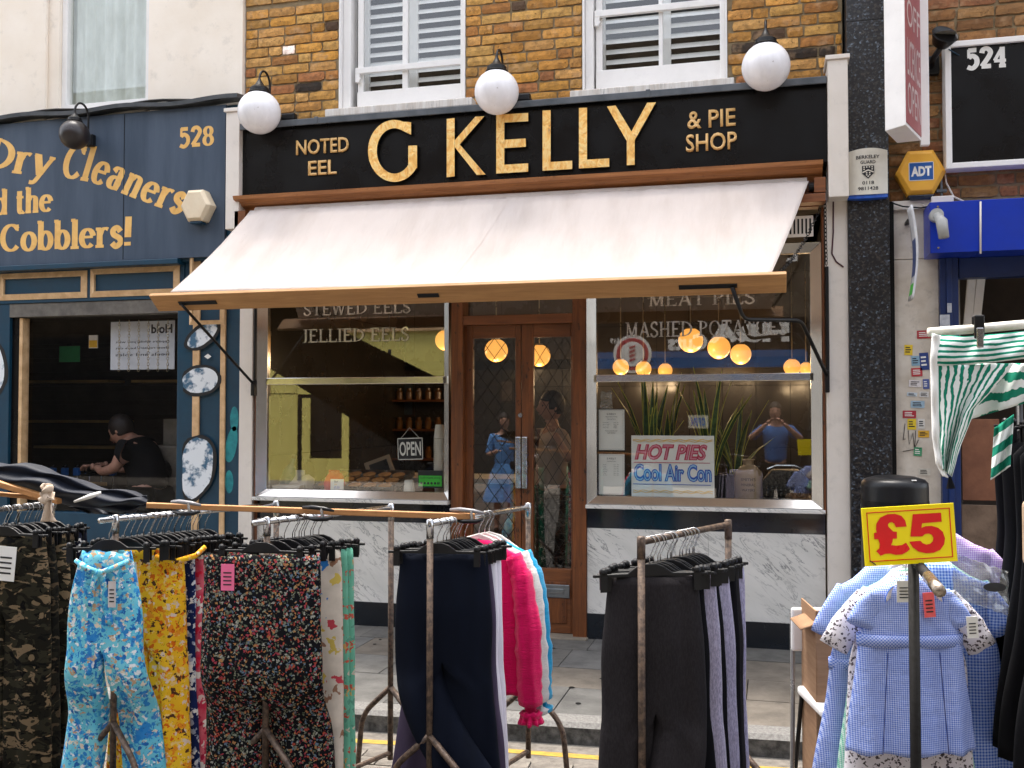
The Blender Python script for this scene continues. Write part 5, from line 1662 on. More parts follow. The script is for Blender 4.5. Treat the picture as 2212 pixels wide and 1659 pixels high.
t, w_, h_ = flat_sign('green_bag', 'green shop tag board hanging beside the poster in the dry cleaner window', 'packet', (128, 748), (172, 782), .5, simple('green_card', (.03, .22, .08), None, .5))
bx('clip', black_metal, t, -.02, .02, -.01, .01, h_, h_ + .02)
t, w_, h_ = flat_sign('price_ticket', 'small yellow and white ticket hanging in the dry cleaner window', 'ticket', (192, 724), (211, 752), .3, paper_m)
bx('yellow_part', yel_ink, t, -w_ / 2 + .004, w_ / 2 - .004, -.002, -.0005, .005, h_ * .6, 0)
# tools with blue handles in a row, low in the window
blue_pl = simple('blue_plastic', (.02, .13, .42), None, .4, bstr=0)
for i in range(7):
    p = P(88 + i * 26, 1030, .8)
    t = thing('tool', 'blue handled metal shoe tool standing %s from the left in the cobbler window rack' % ['first', 'second', 'third', 'fourth', 'fifth', 'sixth', 'seventh'][i], 'tool', (p.x, p.y, p.z - .12), group='blue handled tools in the cobbler window')
    MB().tube([(0, 0, 0), (.004, 0, .13)], .007, 6).build('shank', chrome, t)
    MB().box(-.028, .028, -.02, .02, .131, .20).build('handle', blue_pl, t, bevel=.006)
    MB().tube([(-.02, 0, .21), (.02, 0, .225)], .006, 6).build('hook', chrome, t)
rk = thing('tool_rack', 'narrow dark rack holding the blue handled tools in the cobbler window', 'rack', (P(160, 1060, .8).x, .82, .0))
MB().box(-.35, .35, -.05, .05, 0, P(160, 1058, .8).z - .03).build('rack_body', dark_fill, rk)
MB().box(-.36, .36, -.06, -.051, .9, .93).build('rack_lip', shm, rk)
# grinding machine with wheel and rod
p = P(343, 1018, .7)
mc = thing('finishing_machine', 'shoe finishing machine with a round hub and slanting rod behind the man', 'machine', (p.x, p.y, .0))
MB().box(-.10, .30, .05, .5, 0, p.z + .22).build('machine_body', simple('machine_grey', (.20, .18, .14), (.12, .1, .08), .6, dirt=.4), mc, bevel=.02)
q = MB().tube([(0, .04, p.z), (0, -.03, p.z)], .10, 20); q.build('wheel', black_metal, mc)
MB().tube([(0, -.031, p.z), (0, -.07, p.z)], .05, 16).build('hub', brass_dull, mc)
pe = P(270, 1075, .55)
MB().tube([(0, -.06, p.z - .02), (pe.x - p.x, -.1, pe.z)], .009, 8).build('rod', brass_dull, mc)

# ---- man in a black t-shirt bending over his work, facing left
def skin_body(name, verts, edges, radii, mat, parent, root=0, sub=2):
    me = bpy.data.meshes.new(name); me.from_pydata([tuple(v) for v in verts], edges, [])
    o = link(name, me, parent, mat)
    sk = o.modifiers.new('skin', 'SKIN'); sk.use_smooth_shade = True
    for i, r_ in enumerate(radii):
        rr = r_ if isinstance(r_, tuple) else (r_, r_)
        me.skin_vertices[0].data[i].radius = rr
    me.skin_vertices[0].data[root].use_root = True
    s = o.modifiers.new('sub', 'SUBSURF'); s.levels = sub; s.render_levels = sub
    return o
def shaped_head(par, mat, hair, loc, rot, s=1.0):
    m = MB().sphere((0, 0, 0), .1, 28, 20)
    out = []
    for x, y, z in m.v:          # face looks along -x
        x2, y2, z2 = x * 1.0, y * .78, z * 1.18
        if z < 0: y2 *= 1 + .9 * z; x2 *= 1 + (.5 * z if x > 0 else .2 * z)
        if x < -.05:
            fx = math.exp(-((y / .014) ** 2))
            nz = math.exp(-(((z + .022) / .018) ** 2))
            x2 -= .026 * fx * nz + .012 * fx * math.exp(-(((z + .005) / .03) ** 2))
            x2 += .010 * math.exp(-(((abs(y) - .032) / .014) ** 2)) * math.exp(-(((z - .008) / .014) ** 2))
            x2 -= .008 * fx * math.exp(-(((z + .060) / .010) ** 2)) + .010 * math.exp(-((y / .03) ** 2)) * math.exp(-(((z + .092) / .015) ** 2))
            x2 -= .005 * math.exp(-(((z - .03) / .01) ** 2))
        out.append((x2 * s, y2 * s, z2 * s))
    m.v = out
    h = m.build('head', mat, par, smooth=True)
    h.location = loc; h.rotation_euler = rot
    for sd in (-1, 1):
        e = MB().sphere((.008 * s, sd * .079 * s, -.005 * s), .024 * s, 12, 8, (.55, .3, 1)); e.build('ear', mat, h, smooth=True)
        MB().sphere((-.083 * s, sd * .031 * s, .010 * s), .009 * s, 10, 8).build('eye', ink_m, h, smooth=True)
    MB().tube([(-.096 * s, -.02 * s, -.058 * s), (-.102 * s, 0, -.056 * s), (-.096 * s, .02 * s, -.058 * s)], .004 * s, 6).build('mouth', simple('lip', (.35, .13, .11), None, .5), h)
    hm = MB().sphere((.012 * s, 0, .022 * s), .104 * s, 26, 16, (1.0, .82, 1.08))
    keep = []
    hm.v = [(x + .006 * noise.noise((x * 60, y * 60, z * 60)), y, z) for x, y, z in hm.v]
    hm.f = [f for f in hm.f if not all((hm.v[i][0] < -.035 * s and hm.v[i][2] < .062 * s) or hm.v[i][2] < -.045 * s or (hm.v[i][2] < .0 and hm.v[i][0] < .02 * s) for i in f)]
    hm.build('hair', hair, h, smooth=True, solid=.006)
    return h
hp = P(262, 930, .62)
man = thing('person', 'man in a black t-shirt bending over his work inside the cobbler shop', 'person', (hp.x + .30, .62, 0))
hx, hz = hp.x - man.location.x, hp.z
V = [(.16, 0, .88), (.15, 0, 1.02), (.11, 0, 1.18), (.06, 0, 1.32), (0.0, 0, 1.395), (-.075, 0, 1.42),
     (.05, -.17, 1.33), (-.02, -.20, 1.12), (-.20, -.13, 1.07), (-.30, -.09, 1.12),
     (.05, .17, 1.33), (-.02, .20, 1.12), (-.20, .12, 1.08), (-.30, .08, 1.13),
     (.17, -.10, .80), (.16, -.11, .45), (.17, -.11, .08), (.05, -.12, .03), (.17, .10, .80), (.18, .11, .45), (.20, .11, .08), (.08, .12, .03)]
dz = hz - 1.47
V = [(x + hx + .115, y, z if z < .85 else z + dz * (z - .85) / .57) for x, y, z in V]
Eg = [(0, 1), (1, 2), (2, 3), (3, 4), (4, 5), (3, 6), (6, 7), (7, 8), (8, 9), (3, 10), (10, 11), (11, 12), (12, 13), (0, 14), (14, 15), (15, 16), (16, 17), (0, 18), (18, 19), (19, 20), (20, 21)]
Rd = [(.13, .15), (.13, .15), (.13, .16), (.12, .16), .06, .055, .065, .05, .038, .026, .065, .05, .038, .026, .10, .07, .045, .04, .10, .07, .045, .04]
skin_body('body', V, Eg, Rd, skin_m, man)
tee = fabric('black_tee', (.008, .008, .009), (.005, .005, .006), sheen=.0)
sel = [0, 1, 2, 3, 4, 6, 7, 10, 11]
V[0] = (V[0][0], 0, V[0][2] - .02)
mp = {v: i for i, v in enumerate(sel)}
V2 = [V[i] for i in sel]; V2[mp[7]] = tuple(Vector(V[6]).lerp(Vector(V[7]), .75)); V2[mp[11]] = tuple(Vector(V[10]).lerp(Vector(V[11]), .75)); V2[mp[4]] = tuple(Vector(V[3]).lerp(Vector(V[4]), .6))
skin_body('t_shirt', V2, [(mp[a], mp[b]) for a, b in Eg if a in mp and b in mp], [(.185, .20), (.17, .185), (.15, .185), (.13, .175), .075, .085, .075, .085, .075], tee, man)
sel = [0, 14, 15, 16, 18, 19, 20]; mp = {v: i for i, v in enumerate(sel)}
skin_body('trousers', [V[i] for i in sel], [(mp[a], mp[b]) for a, b in Eg if a in mp and b in mp], [(.155, .17), .12, .09, .07, .12, .09, .07], tee, man)
shaped_head(man, skin_m, hair_m, (hx, 0, hz), (0, R(-28), 0), 1.05)
for sd, w_i in ((-1, 9), (1, 13)):
    wv = Vector(V[w_i])
    VV = [tuple(wv), tuple(wv + Vector((-.05, 0, .0)))]; EE = [(0, 1)]; RR = [(.026, .030), (.022, .038)]
    hd = skin_body('hand', VV, EE, RR, skin_m, man)
    for k in range(5):
        if k == 4:
            pts = [wv + Vector((-.02, sd * -.03, .0)), wv + Vector((-.045, sd * -.05, -.01)), wv + Vector((-.075, sd * -.045, -.025))]
        else:
            l = (.078, .085, .08, .065)[k]; y = (k - 1.5) * .019
            pts = [wv + Vector((-.06, y, .004)), wv + Vector((-.06 - l * .45, y, .008)), wv + Vector((-.06 - l * .75, y, -.012)), wv + Vector((-.06 - l * .8, y, -.036))]
        MB().tube(pts, [.0095, .009, .008, .006][:len(pts)], 8).build('finger', skin_m, hd, smooth=True)
sh = thing('shoe', 'dark shoe held in the hands of the man in the black t-shirt', 'shoe', (man.location.x + hx - .27, .62, hz - .36 + .02))
m = MB().sphere((0, 0, 0), .05, 16, 10, (2.2, .8, .8)); m.build('upper', black_gloss, sh, smooth=True)
MB().box(-.11, .10, -.035, .035, -.048, -.034).build('sole', dark_fill, sh, bevel=.006)
# ---------------------------------------------------------------- granite pier, brick building and shop on the right
rb = thing('shop_building', 'brown brick building on the right with a granite pier and bright blue shutter box', 'building', (2.0, 0, 0), world=True)
gx0_, gx1_ = P(1834, 700, -.10).x, P(1924, 700, -.10).x
joints = [0.0, P(1870, 861, -.1).z, P(1870, 552, -.1).z + .35, P(1870, 44, -.1).z, 5.6, TOPW]
joints = [0.0, P(1870, 861, -.1).z, P(1870, 44, -.1).z, 5.6, TOPW]
for a, b in zip(joints, joints[1:]):
    bx('granite_slab', granite_m, rb, gx0_ + .002, gx1_, -.10, .12, a + .0015, b - .0015, .002)
bx('pier_joint', dark_fill, rb, WX1 + .001, gx0_ + .03, .125, .30, 0, TOPW, 0)
bx('pier_joint', dark_fill, rb, gx1_ + .001, gx1_ + .03, -.06, .12, 0, P(1925, 440, 0).z, 0)
ux = P(1929, 200, .02).x
XR = 4.6
bw = MB().box(gx1_ + .001, XR, .035, .32, P(1925, 440, 0).z, TOPW).build('wall', mortar, rb)
RC = [(.26, .12, .045), (.30, .15, .06), (.22, .10, .038), (.34, .18, .075), (.24, .12, .05), (.30, .12, .06)]
zb_ = P(1980, 436, .02).z
lay_bricks(bw, gx1_ + .002, 2.15, zb_ + .005, 4.45, .022, [], RC, pitch=.0765)
bx('roof', lead_m, rb, gx1_, XR, .0, 5, TOPW, TOPW + .1, 0)
# cream strip, cream pillar with stickers
bx('ledge', cream_paint, rb, P(1926, 445, -.03).x, P(2020, 445, -.03).x, -.04, .034, P(1980, 452, -.03).z, zb_ - .001, .003)
dirty_cream = simple('dirty_cream_render', (.66, .60, .52), (.50, .43, .35), .7, scale=5, bstr=.2, dirt=.5)
pz_t = P(1980, 452, -.01).z
for a, b in ((0, P(1970, 560, -.01).z), (P(1970, 560, -.01).z, pz_t)):
    bx('cream_panel', dirty_cream, rb, P(1931, 800, -.01).x, P(2030, 800, -.01).x, -.012, .10, a + .002, b - .002, .003)
stk = [((1981, 714), (2010, 731), (.45, .03, .04)), ((1953, 745), (1971, 767), (.80, .55, .03)), ((1969, 769), (1987, 790), (.25, .42, .55)), ((1988, 762), (2008, 799), (.02, .05, .22)), ((1969, 795), (1993, 813), (.5, .04, .05)), ((1963, 821), (1990, 836), (.75, .70, .70)), ((1994, 819), (2008, 840), (.08, .12, .35)), ((1959, 848), (1981, 856), (.6, .68, .75)), ((1986, 846), (2006, 858), (.72, .7, .68)), ((1967, 866), (1997, 881), (.35, .5, .62)), ((1950, 887), (1979, 903), (.42, .02, .04)), ((1960, 905), (1979, 928), (.80, .58, .03)), ((1983, 930), (2007, 945), (.75, .42, .03)), ((1983, 905), (1998, 926), (.7, .68, .64)), ((1973, 966), (1991, 985), (.05, .30, .14)), ((1984, 1012), (2010, 1027), (.62, .58, .5))]
where = ['top of the cluster, red', 'yellow, highest on the left', 'pale blue, under the yellow one', 'navy with a white patch', 'red, tilted, mid pillar', 'pale, blank looking', 'small navy, at the right edge', 'narrow pale blue', 'narrow white', 'blue lettered, mid pillar', 'dark red, lower left', 'yellow, lower left', 'orange, lower right', 'white scrap, lower right', 'green, lowest coloured one', 'cream scrap, lowest of all']
for (a, b, c), wh in zip(stk, where):
    mt = simple('sticker_%d%d' % (a[0], a[1]), c, tuple(x * .8 for x in c), .5, bstr=0, scale=40)
    y = -.0145
    x0, x1, z0, z1 = P(a[0], a[1], y).x, P(b[0], b[1], y).x, P(b[0], b[1], y).z, P(a[0], a[1], y).z
    t = MB().box(-(x1 - x0) / 2, (x1 - x0) / 2, -.0008, .0008, 0, z1 - z0).build('sticker', mt)
    t.location = ((x0 + x1) / 2, y, z0); t.rotation_euler[1] = R(random.uniform(-4, 4))
    tag(t, 'small flat sticker on the cream pillar: ' + wh, 'sticker', 'stickers on the cream pillar')
    ink = paper_m if sum(c) < .9 else ink_m
    m = MB()
    for k in range(3):
        zz = (z1 - z0) * (.25 + .22 * k)
        m.box(-(x1 - x0) * .36, (x1 - x0) * random.uniform(.1, .36), -.0022, -.0009, zz, zz + (z1 - z0) * .10)
    m.build('printed_lines', ink, t)
tg = MB()
for k, (pts) in enumerate(([(1955, 915), (1951, 950), (1956, 948)], [(1962, 930), (1964, 960), (1972, 935), (1975, 965)], [(1978, 930), (1976, 968), (1984, 950)], [(1950, 975), (1990, 968)])):
    tg.tube([P(x, y, -.0145) for x, y in pts], .0022, 4)
tag(tg.build('graffiti_tag', gb), 'small black marker scrawl on the cream pillar between the stickers', 'graffiti')
# blue post, shutter box
cobalt = simple('cobalt_shutter_paint', (.004, .035, .42), (.003, .028, .34), .35, scale=3, bstr=.05, dirt=.12, spec=.4)
navy_p = simple('navy_post_paint', (.005, .025, .12), (.004, .018, .09), .4, scale=5, bstr=.1, dirt=.2)
sb0 = P(2009, 500, -.28); sbt, sbb = P(2009, 437, -.28).z, P(2009, 547, -.28).z
sbx = thing('shutter_box', 'bright cobalt blue roller shutter box over the shop on the right', 'shutter box', ((sb0.x + XR) / 2, -.28, sbb), world=True)
x0_ = sb0.x
jx = P(2090 + 28, 500, -.28).x
bx('cover_panel', cobalt, sbx, x0_, jx - .001, -.28, -.015, sbb, sbt)
bx('cover_panel', cobalt, sbx, jx + .001, XR, -.281, -.015, sbb, sbt)
for z in (sbb + .03, sbt - .03):
    MB().tube([(x0_ + .045, -.288, z), (x0_ + .045, -.279, z)], .007, 8).build('screw', chrome, sbx)
bx('blue_post', navy_p, rb, P(2031, 800, -.03).x, P(2071, 800, -.03).x, -.06, .10, 0, sbb - .001)
bx('blue_post', navy_p, rb, P(2046, 800, -.06).x, P(2058, 800, -.06).x, -.075, -.061, 0, sbb - .001)
bx('blue_header', navy_p, rb, P(2071, 600, -.03).x + .001, XR, -.04, .06, P(2100, 600, -.03).z, sbb - .001)
stw = simple('torn_sticker_white', (.55, .56, .58), (.35, .37, .42), .6, scale=30, bstr=0)
for a, b in (((2030, 680), (2052, 705)), ((2046, 655), (2056, 675)), ((2040, 850), (2056, 905)), ((2042, 960), (2055, 1000)), ((2038, 1100), (2060, 1130)), ((2044, 1140), (2062, 1165))):
    y = -.0775 if a[0] > 2045 or True else -.062
    p, q = P(*a, y), P(*b, y)
    t = MB().box(-.5 * (q.x - p.x), .5 * (q.x - p.x), -.0006, .0006, 0, p.z - q.z).build('torn_sticker', stw); t.location = ((p.x + q.x) / 2, y, q.z)
    tag(t, 'torn whitish sticker on the navy post below the blue shutter box', 'sticker', 'torn stickers on the navy post')
# dark interior with leaning boards
iw = thing_part('interior', rb)
bx('inner_wall', simple('inner_brown', (.055, .038, .028), (.03, .022, .018), .8, scale=2), iw, gx1_ + .1, XR, 2.0, 2.05, 0, 3, 0)
bx('inner_floor', dark_fill, iw, gx1_ + .1, XR, .1, 2.0, -.03, .0, 0)
bx('inner_ceiling', dark_fill, iw, gx1_ + .1, XR, .1, 2.0, 2.9, 2.95, 0)
bx('side_wall', simple('pale_side_wall', (.40, .36, .30), (.28, .25, .2), .8), iw, P(2072, 700, .1).x, P(2075, 700, .1).x, .11, .9, 0, 2.9, 0)
ply = simple('red_brown_board', (.24, .095, .045), (.16, .06, .03), .7, scale=6, bstr=.3, dirt=.3)
ply2 = simple('worn_brown_board', (.20, .13, .085), (.11, .07, .045), .8, scale=9, bstr=.4, dirt=.4)
a, b = P(2076, 905, .02), P(2160, 1082, .02)
t = MB().box(-(b.x - a.x) / 2, (b.x - a.x) / 2, -.012, .012, 0, a.z - b.z).build('plywood_board', ply, None, bevel=.003)
t.location = ((a.x + b.x) / 2, .02, b.z); tag(t, 'red brown plywood board leaning in the right shop opening behind the striped cloth', 'board')
a, b = P(2076, 1090, -.03), P(2215, 1230, -.03)
t = MB().box(-(b.x - a.x) / 2, (b.x - a.x) / 2, -.012, .012, 0, a.z).build('plywood_board', ply2, None, bevel=.003)
t.location = ((a.x + b.x) / 2, -.03, 0); tag(t, 'worn dull brown board standing low in the right shop opening', 'board')
for i, (xa, xb) in enumerate(((2082, 2092), (2100, 2112))):
    p = P(xa, 700, .3); q = P(xb, 590, .3)
    t = MB().hexa(p, (p.x + .05, .3, p.z), (q.x + .05, .3, q.z), (q.x, .3, q.z), (0, .03, 0)).build('white_batten', white_paint)
    tag(t, ('left' if i == 0 else 'right') + ' one of two pale battens leaning inside the dark shop under the blue box', 'batten')
# ---- projecting light box sign
B_ = P(1957, 300, -.62)
def hit(px, py, o, d):      # plan intersection of the view ray with the line o + s d
    r = ray(px, py); # (t r) = o' + s d
    ox, oy = o.x, o.y + D0
    det = r.x * (-d[1]) - (-d[0]) * r.y
    t = (ox * (-d[1]) - (-d[0]) * oy) / det
    return Vector((r.x * t, -D0 + r.y * t, 0))
A_p = hit(1912, 300, B_, (-.707, .707)); C_p = P(1990, 300, -.24); C_p.z = 0
zt0 = P(1957, 270, -.62).z; ztp = 5.4
ls = thing('light_box_sign', 'white projecting light box sign with a faded red panel reading OFF LICENCE OPEN', 'sign', (B_.x, B_.y, zt0), world=True)
D_p = Vector((A_p.x + .10, C_p.y + .02, 0))
m = MB(); foot = [A_p, B_, C_p, D_p]
m.add([(p.x, p.y, zt0) for p in foot] + [(p.x, p.y, ztp) for p in foot], [(3, 2, 1, 0), (4, 5, 6, 7), (0, 1, 5, 4), (1, 2, 6, 5), (2, 3, 7, 6), (3, 0, 4, 7)])
m.build('housing', white_paint, ls, bevel=.004)
dBC = (C_p - B_); dBC.z = 0; lBC = dBC.length; dBC.normalize(); nBC = Vector((dBC.y, -dBC.x, 0))
faded = simple('faded_red_panel', (.36, .10, .10), (.30, .08, .085), .5, scale=2, bstr=0)
fr_ = Matrix(((dBC.x, -nBC.x, 0, B_.x), (dBC.y, -nBC.y, 0, B_.y), (0, 0, 1, 0), (0, 0, 0, 1)))
def onface(x0, x1, z0, z1, mat, name, d0, d1):
    m = MB().box(x0, x1, -d1, -d0, z0, z1); m.v = [tuple(fr_ @ Vector(v)) for v in m.v]; return m.build(name, mat, ls)
onface(.004, lBC - .004, zt0 + .02, ztp - .02, faded, 'red_panel', .0005, .004)
fl2 = (C_p - B_).length
m = MB().box(C_p.x - .005, P(2008, 300, C_p.y).x, C_p.y - .01, C_p.y + .03, zt0 - .03, ztp); m.build('flange', white_paint, ls, bevel=.003)
pinkw = simple('faded_lettering', (.62, .50, .48), None, .5, bstr=0)
zl = lambda py: P(1972, py, -.5).z
for s, ya_, yb_ in (('OFF', 60, 2), ('LICENCE', 168, 88), ('OPEN', 250, 182)):
    ftext('lettering', s, lBC * .10, lBC * .92, zl(ya_), zl(yb_), -.005, pinkw, ls, frame=fr_)
arm_ = MB().box(A_p.x + .05, A_p.x + .12, C_p.y, .02, zt0 + .2, zt0 + .26).box(A_p.x + .05, A_p.x + .12, C_p.y, .02, zt0 + 1.3, zt0 + 1.36)
arm_.build('wall_arm', black_metal, ls)
# ---- shield shaped alarm box
ya_ = -.105
c = P(1873, 423, ya_)
t = thing('alarm_box', 'white curved alarm box with a black shield emblem on the granite pier', 'alarm box', (c.x, ya_, c.z))
ww = (P(1916, 380, ya_).x - P(1830, 380, ya_).x) / 2; hh = P(1873, 331, ya_).z - c.z
wp = simple('ivory_plastic', (.72, .69, .60), (.62, .58, .50), .4, bstr=0)
def shield(zlo, zhi, d, mat, name):
    m = MB(); n = 14
    fr, bk = [], []
    for row in (0, 1):
        for i in range(n + 1):
            u = -1 + 2 * i / n
            z = (zlo if row == 0 else zhi) + (.012 if row == 1 else .008) * (1 - u * u) * (1 if row == 1 else -1)
            m.v.append((u * ww, -d * (.55 + .45 * (1 - u * u)), z)); m.v.append((u * ww, 0, z))
    k = 2 * (n + 1)
    for i in range(n):
        a = 2 * i
        m.f += [(a, a + 2, k + a + 2, k + a), (a + 1, k + a + 1, k + a + 3, a + 3), (a, a + 1, a + 3, a + 2), (k + a, k + a + 2, k + a + 3, k + a + 1)]
    m.f += [(0, k, k + 1, 1), (2 * n, 2 * n + 1, k + 2 * n + 1, k + 2 * n)]
    return m.build(name, mat, t)
shield(0, hh, .085, wp, 'cover'); shield(-.022, -.003, .075, blue_ink, 'blue_base')
def onbox(s, x0, x1, z0, z1):
    o = ftext('lettering', s, x0, x1, z0, z1, 0, ink_m, t, bold=.02)
    for v in o.data.vertices: v.co.y = -.0865 * (.55 + .45 * (1 - (v.co.x / ww) ** 2))
onbox('BERKELEY', -.070, .070, hh * .80, hh * .88); onbox('GUARD', -.045, .045, hh * .68, hh * .76)
onbox('0118', -.035, .035, hh * .20, hh * .28); onbox('9811428', -.06, .06, hh * .07, hh * .15)
m = MB(); sy = -.0885
m.prism([(-.036, hh * .63), (.036, hh * .63), (.036, hh * .46), (0, hh * .33), (-.036, hh * .46)], sy, sy + .003); m.build('emblem', ink_m, t)
m = MB(); m.prism([(0, hh * .545), (.034, hh * .49), (.034, hh * .46), (0, hh * .515), (-.034, hh * .46), (-.034, hh * .49)], sy - .0012, sy)
for (dx, dz_) in ((-.024, .60), (-.008, .60), (.008, .60), (.024, .60), (-.024, .55), (.024, .55), (-.009, .465), (.009, .465), (-.009, .42), (.009, .42), (0, .385)):
    m.lathe([], 3) if False else m.box(dx - .004, dx + .004, sy - .0012, sy, hh * dz_ - .004, hh * dz_ + .004)
m.build('emblem_detail', wp, t)
# ---- yellow hexagonal alarm box
yel_pl = simple('yellow_plastic', (.85, .45, .05), (.78, .38, .04), .4, bstr=0)
t, r = hex_box('alarm_box', 'yellow hexagonal alarm box with a blue and white lettered label on the brown brick', 'alarm box', 1985, 379, 51, .02, .10, yel_pl, squash=1.08)
x = r * .46; z_ = r * .38
bx('label_plate', simple('label_blue', (.015, .10, .36), None, .4, bstr=0), t, -x, x, -.1035, -.1002, -z_ * .9, z_, 0)
rr_ = MB()
for q in ((-x, x, z_, z_ + .004), (-x, x, -z_ * .9 - .004, -z_ * .9), (-x - .004, -x, -z_ * .9, z_), (x, x + .004, -z_ * .9, z_)): rr_.box(q[0], q[1], -.103, -.1005, q[2], q[3])
rr_.build('label_border', paper_m, t)
ftext('lettering', 'ADT', -x * .86, x * .86, -z_ * .5, z_ * .6, -.1045, paper_m, t, bold=.05)
m = MB(); m.prism([(-r * .42, -r * 1.16), (r * .42, -r * 1.16), (r * .52, -r * .95), (-r * .52, -r * .95)], -.095, -.01); m.build('lamp_lens', simple('navy_lens', (.006, .014, .035), None, .2, bstr=0), t, bevel=.006)
m = MB()
for k in range(9):
    f = k / 9; m.box(r * (.52 + .42 * f) - .004, r * (.52 + .42 * f) + .001, -.06, -.02, -r * 1.05 * (1 - f) * .9 - .012, -r * 1.05 * (1 - f) * .9)
m.build('vent_slots', ink_m, t)
# ---- black panel sign with the street number
p0, p1 = P(2040, 92, -.10), P(2038, 366, -.10)
sg2 = thing('shop_sign', 'black panel sign with a white frame and the number 524, upper right', 'sign', ((p0.x + XR) / 2, -.10, p1.z), world=True)
bx('panel', black_gloss, sg2, p0.x + .02, XR, -.09, .01, p1.z + .02, p0.z - .02)
fwid = .036
m = MB()
a, b, c_, d_ = p0.x, XR, p1.z, p0.z
for q in (((a, c_), (b, c_), (b, c_ + fwid), (a + fwid, c_ + fwid)), ((b, d_), (a, d_), (a + fwid, d_ - fwid), (b, d_ - fwid)), ((a, d_), (a, c_), (a + fwid, c_ + fwid), (a + fwid, d_ - fwid))):
    m = MB(); m.prism(list(q), -.112, .01); m.build('frame', white_paint, sg2, bevel=.004)
mb = MB()
yp = -.0915
X0, X1, Z0, Z1 = P(2085, 125, yp).x, P(2176, 125, yp).x, P(2130, 146, yp).z, P(2130, 104, yp).z
serif_line(mb, '524', X0, X1, Z0, Z1, yp, .23, .15, lambda u: (Z0, Z1 - Z0, 0))
mb.build('house_number', paper_m, sg2)
# ---- floodlight
c = P(2040, 78, -.22)
t = thing('floodlight', 'round black floodlight on the brown brick left of the number 524 sign', 'floodlight', (c.x, c.y, c.z))
m = MB().lathe([(.035, -.07), (.05, -.06), (.075, 0), (.082, .012), (.078, .016), (.07, .010)], 24); m.build('lamp_housing', black_metal, t, auto=40)
t.children[-1].rotation_euler = (R(52), R(28), 0)
m = MB().lathe([(.069, .0095), (.0, .0105)], 24, cap=False); m.build('lamp_glass', simple('floodlight_glass', (.30, .30, .26), (.2, .2, .18), .2), t); t.children[-1].rotation_euler = (R(52), R(28), 0)
MB().tube([(0, .03, -.03), (-.05, .10, -.10), (-.05, .22, -.12)], .018, 8).build('lamp_arm', black_metal, t, smooth=True)
MB().box(-.10, -.0, .19, .24, -.17, -.05).build('sensor_box', black_metal, t, bevel=.01)
MB().tube([(.04, .1, -.05), (.14, .15, -.10), (.25, .16, -.11)], .004, 6).build('cable', blue_paint, t)
# cables, junction box, swivel lamp, blade sign, camera
p = P(2034, 436, -.05)
t = thing('junction_box', 'small cream junction box on top of the blue shutter box', 'junction box', (p.x, -.05, p.z - .03))
MB().box(-.065, .065, -.04, .04, 0, .06).build('box_body', cream_paint, t, bevel=.005)
MB().tube([(0, 0, .06), (0, 0, .11), (.0, .01, .2)], .008, 8).build('conduit', lead_m, t)
MB().box(-.03, .03, -.02, .02, .09, .105).build('clamp', lead_m, t)
cab = MB().tube([P(1990, 440, -.04), P(2000, 447, -.05), P(2014, 438, -.05)], .005, 6)
cab.tube([P(2041, 372, -.02), P(2044, 395, -.02), P(2060, 425, -.03), P(2088, 438, -.06), P(2110, 441, -.2), P(2118, 436, -.285), P(2118, 548, -.287)], .006, 6)
tag(cab.build('white_cable', cream_paint, None, smooth=True), 'thin cream cable looping from the 524 sign down over the blue shutter box', 'cable')
cab = MB().tube([P(1560 * .3125 + 0, 0, 0)] * 2, .001, 3) if False else MB()
cab.tube([P(1926, 438, -.06), P(1950, 446, -.06), P(1990, 449, -.06), P(2012, 445, -.05)], .005, 6)
tag(cab.build('black_cable', black_metal, None, smooth=True), 'thin black cable sagging along the ledge under the yellow alarm box', 'cable')
grey_pl = simple('grey_plastic', (.42, .42, .40), (.34, .34, .33), .4, bstr=0)
p = P(2022, 466, -.30)
t = thing('swivel_spotlight', 'small grey swivel light with a round head on the corner of the blue shutter box', 'spotlight', (p.x, -.282, p.z))
MB().tube([(0, 0, 0), (0, -.05, 0)], .04, 16).build('round_base', grey_pl, t)
MB().tube([(0, -.05, 0), (.02, -.09, -.05), (.03, -.10, -.15)], [.02, .034, .03], 14).build('lamp_head', grey_pl, t, smooth=True)
p = P(1971, 445, -.35); q = P(1974, 646, -.35)
t = thing('blade_sign', 'thin white and blue sign board seen edge on, hanging before the cream pillar', 'sign', (p.x, -.35, q.z))
hgt = p.z - q.z
m = MB(); m.grid(4, 20, lambda u, v: (.03 * math.sin(v * PI) * (1 if u > .5 else 1) - .01 + .0 * u, -.04 + .17 * u, hgt * v)); m.build('board', simple('blade_white', (.65, .65, .66), (.5, .5, .53), .4, bstr=0), t, smooth=True, solid=.012)
m = MB(); m.grid(3, 12, lambda u, v: (.03 * math.sin((.25 + v * .45) * PI) - .0175, -.03 + .14 * u, hgt * (.25 + v * .5))); m.build('blue_print', simple('blade_blue', (.05, .08, .22), None, .4, bstr=0), t)
m = MB(); m.grid(3, 4, lambda u, v: (.03 * math.sin((.05 + v * .12) * PI) - .0175, -.03 + .14 * u, hgt * (.05 + v * .12))); m.build('green_print', green_m, t)
MB().box(-.005, .02, .2, .36, hgt * .9, hgt * .93).build('bracket', black_metal, t)
# wires beside the awning on the cream pilaster
p = [P(1800, 434, -.074), P(1800, 500, -.074), P(1797, 548, -.074), P(1806, 565, -.074), P(1822, 577, -.074)]
tag(MB().tube(p, .005, 6).build('loose_cable', simple('maroon_cable', (.08, .02, .03), None, .5, bstr=0), None, smooth=True), 'loose dark red cable hanging down the cream pilaster beside the awning', 'cable')
